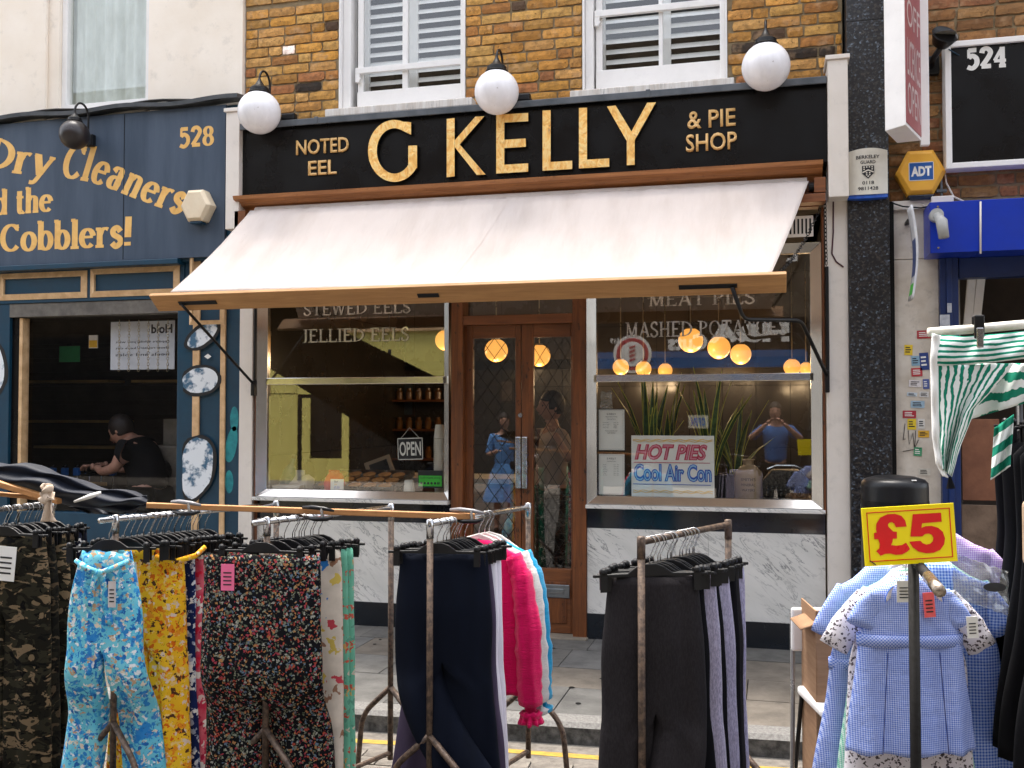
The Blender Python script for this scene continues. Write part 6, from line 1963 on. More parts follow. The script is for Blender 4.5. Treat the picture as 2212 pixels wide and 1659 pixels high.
# ---- bin
c = PD(1932, 1040, 5.35)
t = thing('litter_bin', 'black domed litter bin standing behind the yellow price sign', 'litter bin', (c.x, c.y, 0))
r = 69 / F_PX * 5.35; hT = c.z
MB().lathe([(r * .97, 0), (r, .02), (r, hT - .03), (r * .985, hT - .005), (r * .9, hT + .012), (r * .6, hT + .028), (r * .2, hT + .034), (0.001, hT + .034)], 40).build('bin_body', black_plastic, t, auto=35)
MB().lathe([(r * 1.01, hT - .29), (r * 1.012, hT - .10)], 40, cap=False).build('bin_band', black_gloss, t, auto=30)
for px, py in ((1984, 1047), (1973, 1053)):
    q = PD(px, py, 5.2); 
bx('bird_dropping', paper_m, t, .07, .095, -r * .80, -r * .74, hT + .012, hT + .018, .002)
# ---- folding chair and cardboard
Zc = 4.0
c = PD(1727, 1470, Zc)
t = thing('folding_chair', 'white plastic folding chair with thin metal legs left of the dress rack', 'chair', (c.x + .14, c.y, ROADZ), R(14))
MB().box(-.18, .18, -.02, .0, 1.53 - 508 * Zc / F_PX - ROADZ, 1.53 - 415 * Zc / F_PX - ROADZ).build('backrest', white_paint, t, bevel=.01)
sz = c.z - ROADZ
MB().box(-.165, .165, -.36, -.03, sz - .035, sz - .0).build('seat', white_paint, t, bevel=.012)
for s in (-1, 1):
    MB().tube([(s * .17, .008, .84), (s * .172, .0, .5), (s * .178, .01, 0)], .0095, 8).build('leg', simple('grey_tube', (.42, .44, .46), (.3, .3, .3), .3, metal=.7), t)
    MB().tube([(s * .15, -.05, sz - .03), (s * .155, .10, .0)], .009, 8).build('leg', black_metal, t)
c = PD(1765, 1315, 3.75)
t = thing('cardboard_box', 'opened brown cardboard box standing between the white chair and the school dresses', 'box', (c.x + .13, c.y, ROADZ), R(10))
hc = c.z - ROADZ
MB().grid(10, 14, lambda u, v: (-.14 + .30 * u, -.02 + .008 * math.sin(v * 40) * .3 + .01 * noise.noise((u * 3, v * 6, 0)), hc * v)).build('front_panel', card_m, t, solid=.006)
MB().grid(6, 14, lambda u, v: (-.14 + .0 * u, -.02 + .26 * u, hc * v)).build('side_panel', card_m, t, solid=.006)
MB().grid(6, 6, lambda u, v: (-.14 + .05 * math.sin(v * 4) * v - .02 * v, -.02 + .2 * u, hc - .0 - .07 * v)).build('flap', card_m, t, smooth=True, solid=.005)
# ---------------------------------------------------------------- clothes rails
RZ = 1.11
def rack(near, far, label, near_ext=0.0, far_ext=0.0, tips=chrome, body=rust_tube, rz=RZ, far_post=True, near_post=True, rail_m=None):
    a = PG(near[0], near[1], rz); b = PG(far[0], far[1], rz)
    d = (b - a); ln = d.length; d.normalize()
    phi = math.atan2(d.x, d.y)
    t = thing('clothes_rail', label, 'clothes rail', (a.x, a.y, ROADZ), -phi)
    H = rz - ROADZ
    MB().tube([(0, -near_ext, H), (0, ln + far_ext, H)], .0115, 10).build('rail', rail_m or chrome, t, smooth=True)
    for y, on in ((0, near_post), (ln, far_post)):
        if not on: continue
        MB().tube([(0, y, .10), (0, y, H - .02)], .0125, 10).build('post', body, t, smooth=True)
        MB().tube([(0, y, H - .055), (0, y, H + .016), (0, y, H + .019)], [.0145, .0145, .011], 10).build('post_cap', tips, t, smooth=True)
        for s in (-1, 1):
            MB().tube(rounded([(0, y, .42), (s * .17, y, .27), (s * .20, y, .0)], .07), .0125, 8).build('leg', body, t, smooth=True)
    MB().tube([(0, 0, .13), (0, ln, .13)], .011, 8).build('lower_bar', body, t)
    return dict(a=a, d=d, ln=ln, phi=phi, rz=rz)
def rpos(rk, t): return rk['a'] + rk['d'] * (rk['ln'] * t)

white_hanger = simple('white_hanger_plastic', (.72, .64, .60), None, .35, bstr=0)
def make_hanger(kind):
    t = thing('clip_hanger' if kind != 'shoulder' else 'shoulder_hanger', 'x', 'hanger')
    hook = []
    for i in range(15):
        a = R(-50 + 250 * i / 14)
        hook.append((.021 * math.cos(a), 0, -.008 + .021 * math.sin(a)))
    hook = hook[::-1]
    hook = [(x, y, z) for x, y, z in hook]
    hook2 = [hook[-1], (.006, 0, -.042), (0, 0, -.055), (0, 0, -.085)]
    MB().tube(hook + hook2[1:], .0019, 6).build('hook', chrome, t, smooth=True)
    if kind == 'clip':
        m = MB(); m.prism([(-.19, -.118), (.19, -.118), (.19, -.108), (.075, -.106), (.045, -.085), (.02, -.076), (-.02, -.076), (-.045, -.085), (-.075, -.106), (-.19, -.108)], -.006, .006)
        m.build('bar', black_plastic, t, bevel=.003)
        for s in (-1, 1):
            x = s * .155
            m = MB().box(x - .012, x + .012, -.014, -.007, -.165, -.095).box(x - .012, x + .012, .007, .013, -.16, -.095)
            m.sphere((x, -.012, -.096), .012, 10, 6); m.build('clip', black_plastic, t)
    else:
        pts = [(-.14, 0, -.165), (-.10, 0, -.135), (-.05, 0, -.10), (0, 0, -.085), (.05, 0, -.10), (.10, 0, -.135), (.14, 0, -.165)]
        m = MB()
        m.prism([(x, z + .012) for x, y, z in pts] + [(x * .98, z - .012) for x, y, z in reversed(pts)], -.007, .007)
        m.build('hanger_body', white_hanger, t, bevel=.004)
    return t
H_CLIP = make_hanger('clip'); H_SH = make_hanger('shoulder')
used = {'clip': False, 'shoulder': False}
def hanger(kind, loc, rz, label, group=None, mat=None):
    src = H_CLIP if kind == 'clip' else H_SH
    if used[kind]: o = copy_tree(src)
    else: o = src; used[kind] = True
    o.location = loc; o.rotation_euler = (0, random.uniform(-.03, .03), rz)
    o['label'] = label
    if group: o['group'] = group
    elif 'group' in o.keys(): del o['group']
    return o

def lerp_prof(prof, v):
    for a, b in zip(prof, prof[1:]):
        if v <= b[0]:
            t = (v - a[0]) / (b[0] - a[0]) if b[0] > a[0] else 0
            t = t * t * (3 - 2 * t) * .5 + t * .5
            return [a[i] + (b[i] - a[i]) * t for i in range(1, len(a))]
    return list(prof[-1][1:])
def fold(x, v, seed, amp, freq):
    n = noise.noise((x * 9 + seed, v * 1.3, seed * .37))
    return amp * (math.sin(x * freq + seed * 2.1 + 2.2 * n + v * 1.1) * .7 + .6 * noise.noise((x * freq * .35, v * 2.2, seed)))
def trousers_mesh(w_top, w_hip, w_leg, length, seed=0, depth=.035, amp=(.002, .012), freq=60, crotch=.30, shiftL=0, shiftR=0, spread=1.0, m=9, rows=30, swayL=0, swayR=0, z0=-.125):
    Nn = 4 * m; s = 2 * m - 1
    B = MB(); rnd = random.Random(seed)
    hr = max(4, int(rows * crotch)); lr = rows - hr
    def hw(v): 
        t = min(1, v / crotch)
        return (w_top + (w_hip - w_top) * math.sin(min(1, t * 1.2) * PI / 2)) / 2
    def pos(cx, w, d, th, v, ff=1):
        c, sn = math.cos(th), math.sin(th)
        x = cx + w * math.copysign(abs(c) ** .75, c)
        y = d * math.copysign(abs(sn) ** .9, sn)
        a = amp[0] + (amp[1] - amp[0]) * min(1, v * 1.4)
        e = abs(sn) ** .5
        y += fold(x, v, seed + (3 if sn > 0 else 0), a, freq) * e * ff
        x += .004 * noise.noise((v * 6, seed, c)) + .5 * a * noise.noise((v * 3, seed + 5, c * 2))
        return (x, y, z0 - length * v)
    rings = []
    for j in range(hr + 1):
        v = crotch * j / hr
        gath = 1
        ring = []
        for k in range(Nn):
            th = -PI / 2 + 2 * PI * k / Nn
            ring.append(len(B.v)); p = pos(0, hw(v), depth * (.55 + .45 * min(1, v / crotch * 2)), th, v)
            if j == 0: p = (p[0], p[1], p[2] + .006 * math.sin(k * 1.3))
            B.v.append(p)
        rings.append(ring)
    for j in range(hr):
        for k in range(Nn):
            B.f.append((rings[j][k], rings[j][(k + 1) % Nn], rings[j + 1][(k + 1) % Nn], rings[j + 1][k]))
    last = rings[-1]
    # seam verts back centre -> front centre
    bc, fc = Vector(B.v[last[2 * m]]), Vector(B.v[last[0]])
    seam = []
    for i in range(1, s + 1):
        seam.append(len(B.v)); p = bc.lerp(fc, i / (s + 1)); B.v.append((p.x, p.y, p.z + .006 * math.sin(PI * i / (s + 1))))
    for side in (1, -1):
        if side == 1: base = [last[k] for k in range(0, 2 * m + 1)] + seam
        else: base = [last[2 * m + k] if 2 * m + k < Nn else last[0] for k in range(0, 2 * m + 1)] + seam[::-1]
        M = len(base); prev = base
        hcx = side * hw(crotch) * .5
        for j in range(1, lr + 1):
            v = crotch + (1 - crotch) * j / lr; u = j / lr
            sh = shiftR if side == 1 else shiftL
            sw = swayR if side == 1 else swayL
            cx = hcx * (1 + (spread - 1) * u) + sh * (u ** 1.7)
            w = (hw(crotch) * .5) * (1 - u) + w_leg / 2 * u
            d = depth * (1 - .1 * u)
            ring = []
            for k in range(M):
                if side == 1: th = -PI / 2 + PI * k / (2 * m) if k <= 2 * m else PI / 2 + PI * (k - 2 * m) / (s + 1)
                else: th = PI / 2 + PI * k / (2 * m) if k <= 2 * m else -PI / 2 + PI * (k - 2 * m) / (s + 1)
                tgt = Vector(pos(cx, w, d, th, v)); tgt.y += sw * math.sin(u * PI / 2)
                bl = min(1, u * 5); bl = bl * bl * (3 - 2 * bl)
                b0 = Vector(B.v[base[k]]); src_ = Vector((b0.x + (cx - hcx), b0.y, tgt.z))
                ring.append(len(B.v)); B.v.append(tuple(src_.lerp(tgt, bl)))
            for k in range(M):
                B.f.append((prev[k], prev[(k + 1) % M], ring[(k + 1) % M], ring[k]))
            prev = ring
    return B
def tube_mesh(prof, length, seed=0, amp=(.002, .01), freq=50, Nn=40, rows=30, z0=-.1, shift=0, power=.8, cap_top=True):
    """prof rows: (v, half width, half depth, centre x)"""
    B = MB(); prev = None
    for j in range(rows + 1):
        v = j / rows
        hw, hd, cx = lerp_prof(prof, v)
        a = amp[0] + (amp[1] - amp[0]) * v
        ring = []
        for k in range(Nn):
            th = 2 * PI * k / Nn; c, sn = math.cos(th), math.sin(th)
            x = cx + hw * math.copysign(abs(c) ** power, c); y = hd * math.copysign(abs(sn) ** .9, sn)
            y += fold(x, v, seed + (3 if sn > 0 else 0), a, freq) * abs(sn) ** .5
            x += .5 * a * noise.noise((v * 4, seed, c * 2))
            ring.append(len(B.v)); B.v.append((x, y, z0 - length * v + (.004 * math.sin(k * .9 + seed) if j == rows else 0)))
        if prev:
            for k in range(Nn): B.f.append((prev[k], prev[(k + 1) % Nn], ring[(k + 1) % Nn], ring[k]))
        elif cap_top: B.f.append(tuple(reversed(ring)))
        prev = ring
    return B
def garment(name, label, cat, rk, t, rz, mesh_b, mat, group=None, hk='clip', hlabel=None, off=(0, 0, 0), waist=None, hgroup=None):
    p = rpos(rk, t)
    g = thing(name, label, cat, (p.x + off[0], p.y + off[1], p.z + off[2]), rz, group)
    if t < 0:          # hangs outside the end post, its lower half blown back between the legs
        def back(z):
            k = min(1, max(0, (-z - .56) / .26)); return .098 * k * k * (3 - 2 * k)
        mesh_b.v = [(x, y + back(z), z) for x, y, z in mesh_b.v]
    o = mesh_b.build('fabric', mat, g, smooth=True, solid=.0022)

    if hk: hanger(hk, (p.x, p.y, p.z + .0), rz, hlabel or ('hanger holding the ' + label[:60]), hgroup)
    return g
def waistband(g, w, mat, z=-.125, d=.024, h=.035):
    B = MB(); Nn = 40; prev = None
    for j in range(3):
        ring = []
        for k in range(Nn):
            th = 2 * PI * k / Nn; c, s_ = math.cos(th), math.sin(th)
            x = w / 2 * math.copysign(abs(c) ** .75, c) * 1.01; y = d * math.copysign(abs(s_) ** .9, s_) * 1.08
            y += .0012 * math.sin(k * 4)
            ring.append(len(B.v)); B.v.append((x, y, z + .004 - h * j / 2))
        if prev:
            for k in range(Nn): B.f.append((prev[k], prev[(k + 1) % Nn], ring[(k + 1) % Nn], ring[k]))
        prev = ring
    return B.build('waistband', mat, g, smooth=True, solid=.003)
def hang_tag(g, x, z, w, h, mat, rot=0, y=-.05, name='price_tag', lines=True):
    o = MB().box(-w / 2, w / 2, -.001, .001, -h, 0).build(name, mat, g); o.location = (x, y, z); o.rotation_euler = (0, rot, 0)
    if lines:
        m = MB()
        for k in range(4): m.box(-w * .32, w * .3, -.0022, -.0011, -h * (.3 + .15 * k) - h * .05, -h * (.3 + .15 * k))
        m.build('printed_lines', ink_m, o)
    return o

r0 = rack((-160, 1118), (112, 1088), 'leftmost clothes rail, mostly outside the frame, packed with camouflage trousers')
r1 = rack((250, 1122), (597, 1090), 'clothes rail with the light blue and yellow floral trousers', near_ext=.07)
r2 = rack((577, 1127), (845, 1096), 'clothes rail with the black floral trousers and mint green prints', near_ext=.07)
r3 = rack((929, 1132), (1141, 1095), 'clothes rail with the navy trousers and bright pink blouse')
r4 = rack((1385, 1171), (1573, 1133), 'rusty brown clothes rail with the charcoal and grey marl trousers', tips=rust_tube, rail_m=rust_tube)

# fabrics
navy_f = fabric('navy_viscose', (.0025, .005, .014), (.0015, .003, .008), crinkle=.0, sheen=.0)
mauve_f = fabric('mauve_viscose', (.085, .065, .11), (.055, .042, .075), sheen=.0)
white_f = fabric('white_linen', (.78, .76, .84), (.66, .64, .72))
pink_f = fabric('hot_pink_gauze', (.72, .002, .11), (.56, .0015, .08), crinkle=1.6, bstr=.9)
turq_f = fabric('turquoise_gauze', (.01, .32, .55), (.006, .22, .42), crinkle=1.4, bstr=.8)
ivory_f = fabric('ivory_gauze', (.62, .60, .58), (.5, .48, .46), crinkle=1.4, bstr=.8)
char_f = fabric('charcoal_jersey', (.017, .0145, .016), (.011, .0095, .0105), marl=.16, sheen=0)
black_f = fabric('black_jersey', (.0035, .0035, .005), (.002, .002, .003), sheen=0)
grey_f = fabric('grey_marl_jersey', (.27, .25, .34), (.21, .19, .26), marl=.45)
camo_f = camo('camouflage_cotton', [(.010, .009, .006), (.026, .023, .014), (.17, .12, .07), (.003, .003, .003)], 11, (1, 1, 1.9))
camo_b = camo('dark_camouflage_cotton', [(.006, .006, .005), (.014, .013, .009), (.07, .05, .03), (.002, .002, .002)], 13, (1, 1, 1.4))
bwp = floral('navy_print', (.008, .010, .022), [(.5, .5, .55), (.3, .28, .3), (.65, .63, .6)], 42, .30, (.004, .005, .012))
bluefl = floral('pale_blue_floral', (.12, .50, .68), [(.03, .22, .55), (.70, .62, .50), (.02, .13, .40), (.75, .78, .80), (.05, .32, .62), (.50, .33, .20)], 58, .66, (.20, .56, .64), dark=(.02, .04, .08), big=(16, (.02, .20, .55), .56))
yelfl = floral('yellow_floral', (.88, .48, .02), [(.85, .25, .02), (.80, .62, .50), (.72, .14, .01), (.90, .60, .20), (.10, .04, .02)], 56, .6, (.90, .55, .03), dark=(.05, .02, .01), big=(16, (.82, .27, .02), .57))
navyfl = floral('navy_white_floral', (.008, .018, .09), [(.72, .70, .68), (.60, .62, .66), (.30, .34, .45)], 45, .5)
redfl = floral('pink_red_floral', (.62, .04, .09), [(.80, .60, .55), (.70, .02, .05), (.85, .78, .72), (.45, .02, .06)], 36, .5, (.72, .16, .2))
redwh = floral('white_red_print', (.72, .66, .62), [(.55, .01, .06), (.65, .04, .1), (.02, .03, .12)], 34, .45)
greenfl = floral('green_white_floral', (.012, .16, .09), [(.70, .68, .60), (.05, .30, .18), (.55, .45, .32)], 38, .42, (.01, .10, .06))
blackfl = floral('black_ditsy_floral', (.004, .004, .006), [(.34, .06, .035), (.10, .12, .08), (.30, .30, .26), (.10, .15, .21), (.36, .18, .07), (.15, .16, .12), (.3, .04, .06), (.20, .21, .15)], 112, .50, (.003, .003, .004), dark=(.004, .004, .005))
creamfl = floral('cream_print', (.70, .62, .52), [(.50, .06, .08), (.03, .18, .50), (.60, .45, .10), (.30, .16, .10)], 26, .32)
mintfl = floral('mint_floral', (.17, .48, .34), [(.50, .10, .07), (.55, .35, .12), (.10, .30, .22), (.55, .5, .4)], 55, .32, (.13, .40, .28))

GH = 'black clip hangers crowded on the rails'
HL = 'black plastic clip hanger crowded among others on a rail behind the front garment'
ang = R(10)
# rail 0 (leftmost)
camo_w = .42
for i, (t, mt, lab) in enumerate(((.62, camo_f, 'camouflage trousers with a white card tag, nearest on the leftmost rail'), (.70, camo_b, 'dark camouflage trousers just behind the tagged camouflage pair'), (.80, camo_f, 'second pair of khaki camouflage trousers further along the leftmost rail'), (.88, camo_b, 'dark camouflage trousers near the beige rag'), (.95, bwp, 'dark trousers with a pale dotted print at the end of the leftmost rail'), (1.0, navy_f, 'plain navy trousers last on the leftmost rail'))):
    g = garment('trousers', lab, 'trousers', r0, t, R(8) + random.uniform(-.05, .05), trousers_mesh(.34, .40, .22, 1.07, seed=11 + i, spread=1.05, amp=(.003, .015)), mt, hlabel='black clip hanger holding the ' + lab.split(',')[0][:50])
    if i == 0: hang_tag(g, .03, -.16, .085, .15, paper_m, .08)
# rail 1
G = [(-.035, bluefl, .20, .30, .155, 'light blue floral trousers tied with a bow at the waist'),
     (.20, yelfl, .27, .30, .20, 'bright yellow and orange floral trousers with a white tag'),
     (.27, navyfl, .27, .28, .18, 'navy trousers with white flowers beside the yellow pair'),
     (.33, redfl, .26, .27, .17, 'pink and red flowered trousers in the middle of the floral rail'),
     (.37, greenfl, .27, .27, .17, 'green and cream flowered trousers behind the pink pair'),
     (.42, redwh, .27, .27, .17, 'white trousers printed in red behind the green pair'),
     (.47, navyfl, .27, .27, .17, 'navy and white flowered trousers near the far end of the floral rail'),
     (.52, greenfl, .28, .27, .17, 'green flowered trousers last on the floral rail')]
for i, (t, mt, wt, wh, wl, lab) in enumerate(G):
    g = garment('trousers', lab, 'trousers', r1, t, R(9) + random.uniform(-.06, .06), trousers_mesh(wt, wh, wl * (1.15 if i == 0 else 1), .98, seed=31 + i, crotch=.38, spread=(1.75 if i == 0 else 1.1), depth=.04 if i < 2 else .022, amp=(.004, .014), freq=70, shiftL=(-.02 if i == 0 else 0)), mt, hlabel='black clip hanger holding the ' + lab[:52])
    if i == 0:
        g.location.x -= .012
        # sash tied in a bow
        m = MB()
        for s_ in (-1, 1):
            m.tube([(0, -.048, -.20), (s_ * .05, -.05, -.185), (s_ * .105, -.035, -.155)], [.011, .013, .009], 8)
        m.build('waist_sash', bluefl, g, smooth=True)
        m = MB()
        for s_, l in ((-1, .13), (1, .20)):
            m.grid(4, 10, lambda u, v: (s_ * (.012 + .03 * v) + (u - .5) * .028, -.055 - .008 * math.sin(v * 6) * u, -.20 - l * v))
        m.uv = None
        m.build('sash_end', bluefl, g, smooth=True, solid=.002)
        MB().sphere((0, -.053, -.2), .016, 12, 8, (1.2, .7, 1)).build('knot', bluefl, g, smooth=True)
        hang_tag(g, .055, -.23, .03, .10, simple('swing_ticket', (.62, .60, .60), (.5, .4, .38), .5, bstr=0), 0, -.062)
    if i == 1:
        hang_tag(g, -.055, -.18, .042, .105, paper_m, -.12, -.062)
        m = MB(); m.tube([(.04, -.045, -.16), (.12, -.05, -.178), (.2, -.02, -.155), (.23, .0, -.12)], [.012, .012, .011, .009], 8); m.build('waist_sash', yelfl, g, smooth=True)
# rail 2
G = [(-.035, blackfl, .46, .48, .31, 'wide black trousers with a small ditsy floral print and a pink tag'),
     (.20, creamfl, .37, .40, .22, 'cream printed trousers directly behind the black floral pair'),
     (.235, mintfl, .385, .41, .22, 'mint green floral trousers behind the cream pair'),
     (.27, mintfl, .40, .42, .22, 'second pair of mint green floral trousers, furthest right on its rail'),
     (.27, redwh, .36, .36, .20, 'red and white printed trousers almost hidden behind the mint green ones'),
     (.34, navyfl, .30, .32, .20, 'navy printed trousers hidden at the back of the black floral rail')]
for i, (t, mt, wt, wh, wl, lab) in enumerate(G):
    g = garment('trousers', lab, 'trousers', r2, t, R(9) + random.uniform(-.03, .03), trousers_mesh(wt, wh, wl, 1.0, seed=51 + i, crotch=.55, spread=1.0 if i else 1.02, depth=.045 if i == 0 else .018, amp=(.004, .016), freq=45), mt, hlabel='black clip hanger holding the ' + lab[:52])
    if i == 0: hang_tag(g, -.115, -.155, .052, .10, simple('pink_card', (.85, .16, .32), None, .5, bstr=0), 0, -.052)
# rail 3
G = [(.12, navy_f, .335, .375, .25, 'plain navy blue trousers with one leg swinging to the right'),
     (.19, mauve_f, .30, .35, .28, 'dusky mauve trousers showing behind the navy pair at lower left'),
     (.22, white_f, .325, .345, .26, 'white linen trousers between the navy pair and the pink blouse'),
     (.26, white_f, .33, .35, .24, 'second white pair directly behind the first white trousers')]
for i, (t, mt, wt, wh, wl, lab) in enumerate(G):
    kw = {}
    if i == 0: kw = dict(shiftL=.34, swayL=-.07, shiftR=.02, rows=44, m=12)
    if i == 1: kw = dict(shiftL=-.03)
    g = garment('trousers', lab, 'trousers', r3, t, R(14) + random.uniform(-.03, .03), trousers_mesh(wt, wh, wl, 1.0, seed=71 + i, crotch=.40, depth=.05 if i == 0 else .022, amp=(.003, .012), freq=55, **kw), mt, hlabel='black clip hanger holding the ' + lab[:52])
    if i == 0: waistband(g, wt, navy_f, d=.024)
blp = [(0, .045, .02, 0), (.05, .11, .025, 0), (.11, .175, .03, 0), (.4, .19, .04, 0), (1, .215, .05, 0)]
def blouse(rk, t, rz, mat, lab, length=.62, seed=0, ruffle=True):
    g = garment('blouse', lab, 'blouse', rk, t, rz, tube_mesh(blp, length, seed, (.004, .014), 45, z0=-.10), mat, hk='shoulder', hlabel='white plastic shoulder hanger holding the ' + lab[:40])
    for s_ in (-1, 1):
        pts = [(s_ * .14, 0, -.16), (s_ * .18, -.01, -.25), (s_ * .205, -.02, -.42), (s_ * .215, -.03, -.62), (s_ * .22, -.03, -.755), (s_ * .22, -.03, -.80)]
        m = MB(); pp = [Vector(p) for p in pts]
        sm = []
        for i in range(30):
            u = i / 29 * (len(pp) - 1); k = min(int(u), len(pp) - 2); sm.append(pp[k].lerp(pp[k + 1], u - k))
        rs = [.036 + .016 * math.sin(min(1, i / 24) * PI * .8) + .003 * math.sin(i * 2.6) - (.022 if 24 <= i <= 26 else 0) for i in range(30)]
        m.tube(sm, rs, 22)
        m.v = [(x + .008 * noise.noise((x * 30, z * 8, seed)), y * 1.0 + .007 * math.sin(x * 160 + z * 12), z) for x, y, z in m.v]
        m.build('sleeve', mat, g, smooth=True)
        if ruffle:
            B = MB(); B.grid(48, 4, lambda u, v: (s_ * .22 + (.032 + .014 * v + .009 * v * math.sin(u * 60)) * math.cos(2 * PI * u), -.03 + (.036 + .014 * v + .009 * v * math.sin(u * 60)) * math.sin(2 * PI * u), -.775 - .05 * v + .004 * math.sin(u * 40)))
            B.build('cuff_frill', mat, g, smooth=True, solid=.002)
    B = MB(); B.grid(6, 26, lambda u, v: (.02 + .025 * math.sin(v * 34) + .02 * u, -.05 - .018 * u + .006 * math.sin(v * 50), -.12 - .26 * v)); B.build('front_frill', mat, g, smooth=True, solid=.002)
    return g
blouse(r3, .46, R(4), pink_f, 'hot pink crinkled blouse with frilled cuffs on the white hanger', seed=3)
blouse(r3, .52, R(8), ivory_f, 'ivory crinkled blouse just behind the hot pink one', .60, 5, False)
blouse(r3, .56, R(9), turq_f, 'turquoise blouse showing as a strip right of the hot pink one', .60, 8, False)
# rail 4
G = [(.12, char_f, .295, .345, .22, 'charcoal jersey trousers with an elastic waist, front of the rusty rail'),
     (.17, black_f, .30, .34, .26, 'plain black trousers directly behind the charcoal pair'),
     (.27, grey_f, .32, .36, .24, 'pale grey marl trousers right of the charcoal pair'),
     (.31, black_f, .31, .37, .22, 'black trousers between the two grey marl pairs'),
     (.41, grey_f, .33, .38, .22, 'second grey marl trousers further along the rusty rail'),
     (.48, black_f, .34, .37, .2, 'black trousers behind the second grey marl pair'),
     (.52, char_f, .34, .37, .2, 'dark grey trousers near the far end of the rusty rail'),
     (.57, grey_f, .35, .36, .2, 'last grey marl trousers at the far end of the rusty rail')]
for i, (t, mt, wt, wh, wl, lab) in enumerate(G):
    kw = {}
    if i == 0: kw = dict(shiftR=-.17, swayR=-.06, rows=44, m=12)
    g = garment('trousers', lab, 'trousers', r4, t, R(13) + random.uniform(-.05, .05), trousers_mesh(wt, wh, wl, 1.02, seed=91 + i, crotch=.42, depth=.05 if i == 0 else .024, amp=(.003, .012), freq=55, spread=1.12, **kw), mt, hlabel='black clip hanger holding the ' + lab[:52])
    if i == 0: waistband(g, wt, char_f, d=.024)

for rk, t0, t1, n_, wh_ in ((r0, .55, .98, 5, 'leftmost rail'), (r1, .03, .46, 12, 'floral rail'), (r2, .02, .42, 6, 'black floral rail'), (r3, .02, .36, 4, 'navy and pink rail'), (r4, .02, .62, 5, 'rusty rail')):
    for k in range(n_):
        tt_ = t0 + (t1 - t0) * (k + .5) / n_
        hanger('clip', rpos(rk, tt_), R(12) + random.uniform(-.1, .1), 'black spare hanger, %s from the near end of the %s' % (['first', 'second', 'third', 'fourth', 'fifth', 'sixth', 'seventh', 'eighth', 'ninth', 'tenth', 'eleventh', 'twelfth'][k], wh_), 'spare hangers packed on the ' + wh_)

# long wooden batten lying across the rails and its clamps
pa, pb = PD(205, 1088, 4.05), PD(1022, 1117, 3.92)
d = (pb - pa)
m = MB()
nrm = Vector((0, .03, 0))
m.hexa(pa + Vector((0, 0, -.011)), pb + Vector((0, 0, -.012)), pb + Vector((0, 0, .012)), pa + Vector((0, 0, .010)), (0, .03, 0))
tag(m.build('wooden_batten', batten_m, None, bevel=.003), 'long brown wooden batten lying across the clothes rails', 'batten')
for i, (px, py, lab) in enumerate(((405, 1096, 'black metal clamp on the batten above the floral trousers'), (690, 1108, 'black metal clamp on the batten between the black floral and navy rails'), (1010, 1113, 'black metal clamp at the right end of the batten by the navy trousers'))):
    c = PD(px, py, 3.95)
    t = thing('clamp', lab, 'clamp', c, R(-12))
    MB().tube([(-.055, -.02, -.018), (.0, -.03, -.022), (.05, -.02, -.020), (.075, -.01, -.012)], [.006, .009, .009, .005], 8).build('lower_jaw', black_plastic, t, smooth=True)
    MB().tube([(-.07, -.015, .02), (-.02, -.025, .024), (.04, -.02, .02), (.075, -.005, .012)], [.006, .009, .008, .005], 8).build('upper_jaw', simple('grey_clamp', (.22, .21, .22), None, .35, bstr=0) if i != 1 else black_plastic, t, smooth=True)
    MB().tube([(.03, -.02, -.022), (.03, -.025, .022)], .006, 8).build('pivot', chrome, t)

# navy tarpaulin bundled at the left with battens and rag
tarp_f = fabric('navy_tarpaulin', (.005, .008, .018), (.003, .0045, .010), weave=200, rough=.6, sheen=.1, bstr=.15)
ts = thing('tarpaulin', 'dark navy tarpaulin gathered in folds over the battens at the left', 'tarpaulin', PD(140, 1060, 3.75), world=False)
tl0 = Vector(ts.location)
topc = [(-60, 990), (0, 1000), (55, 1002), (110, 1014), (160, 1035), (215, 1052), (265, 1060), (305, 1068), (318, 1074)]
botc = [(-60, 1035), (0, 1052), (55, 1064), (110, 1079), (160, 1090), (215, 1101), (262, 1104), (295, 1100), (316, 1092)]
def interp(c, u):
    k = u * (len(c) - 1); i = min(int(k), len(c) - 2); f = k - i
    return (c[i][0] + (c[i + 1][0] - c[i][0]) * f, c[i][1] + (c[i + 1][1] - c[i][1]) * f)
def tarp(u, v):
    a = interp(topc, u); b = interp(botc, u)
    th = v * PI
    f = .5 - .5 * math.cos(th)
    px = a[0] + (b[0] - a[0]) * f; py = a[1] + (b[1] - a[1]) * f
    rad = .09 * math.sin(th) * (1 - .5 * u)
    p = PD(px, py, 3.75 - rad + .02 * math.sin(v * 17 + u * 3) * math.sin(th) + .015 * noise.noise((u * 6, v * 5, 1)))
    p.z += .006 * math.sin(u * 25 + v * 12)
    return p - tl0
B = MB().grid(60, 26, tarp); B.build('tarpaulin_cloth', tarp_f, ts, smooth=True, solid=.004)
def tarp2(u, v):
    a = (150 + 160 * u, 1094 - 6 * u); b = (190 + 100 * u, 1112 - 4 * abs(u - .5) * 2)
    f = v
    p = PD(a[0] + (b[0] - a[0]) * f, a[1] + (b[1] - a[1]) * f, 3.78 + .03 * math.sin(u * 14) * v)
    return p - tl0
B = MB().grid(30, 10, tarp2); B.build('hanging_fold', tarp_f, ts, smooth=True, solid=.004)
m = MB().tube([PD(160, 1084, 3.60), PD(195, 1072, 3.6), PD(218, 1064, 3.62)], [.004, .009, .006], 8)
tag(m.build('white_strap', simple('white_strap', (.6, .58, .54), None, .6, bstr=0), None, smooth=True), 'short white strap lying across the fold of the navy tarpaulin', 'strap')
m = MB(); a_, b_ = PD(-60, 1030, 3.62), PD(122, 1084, 3.66)
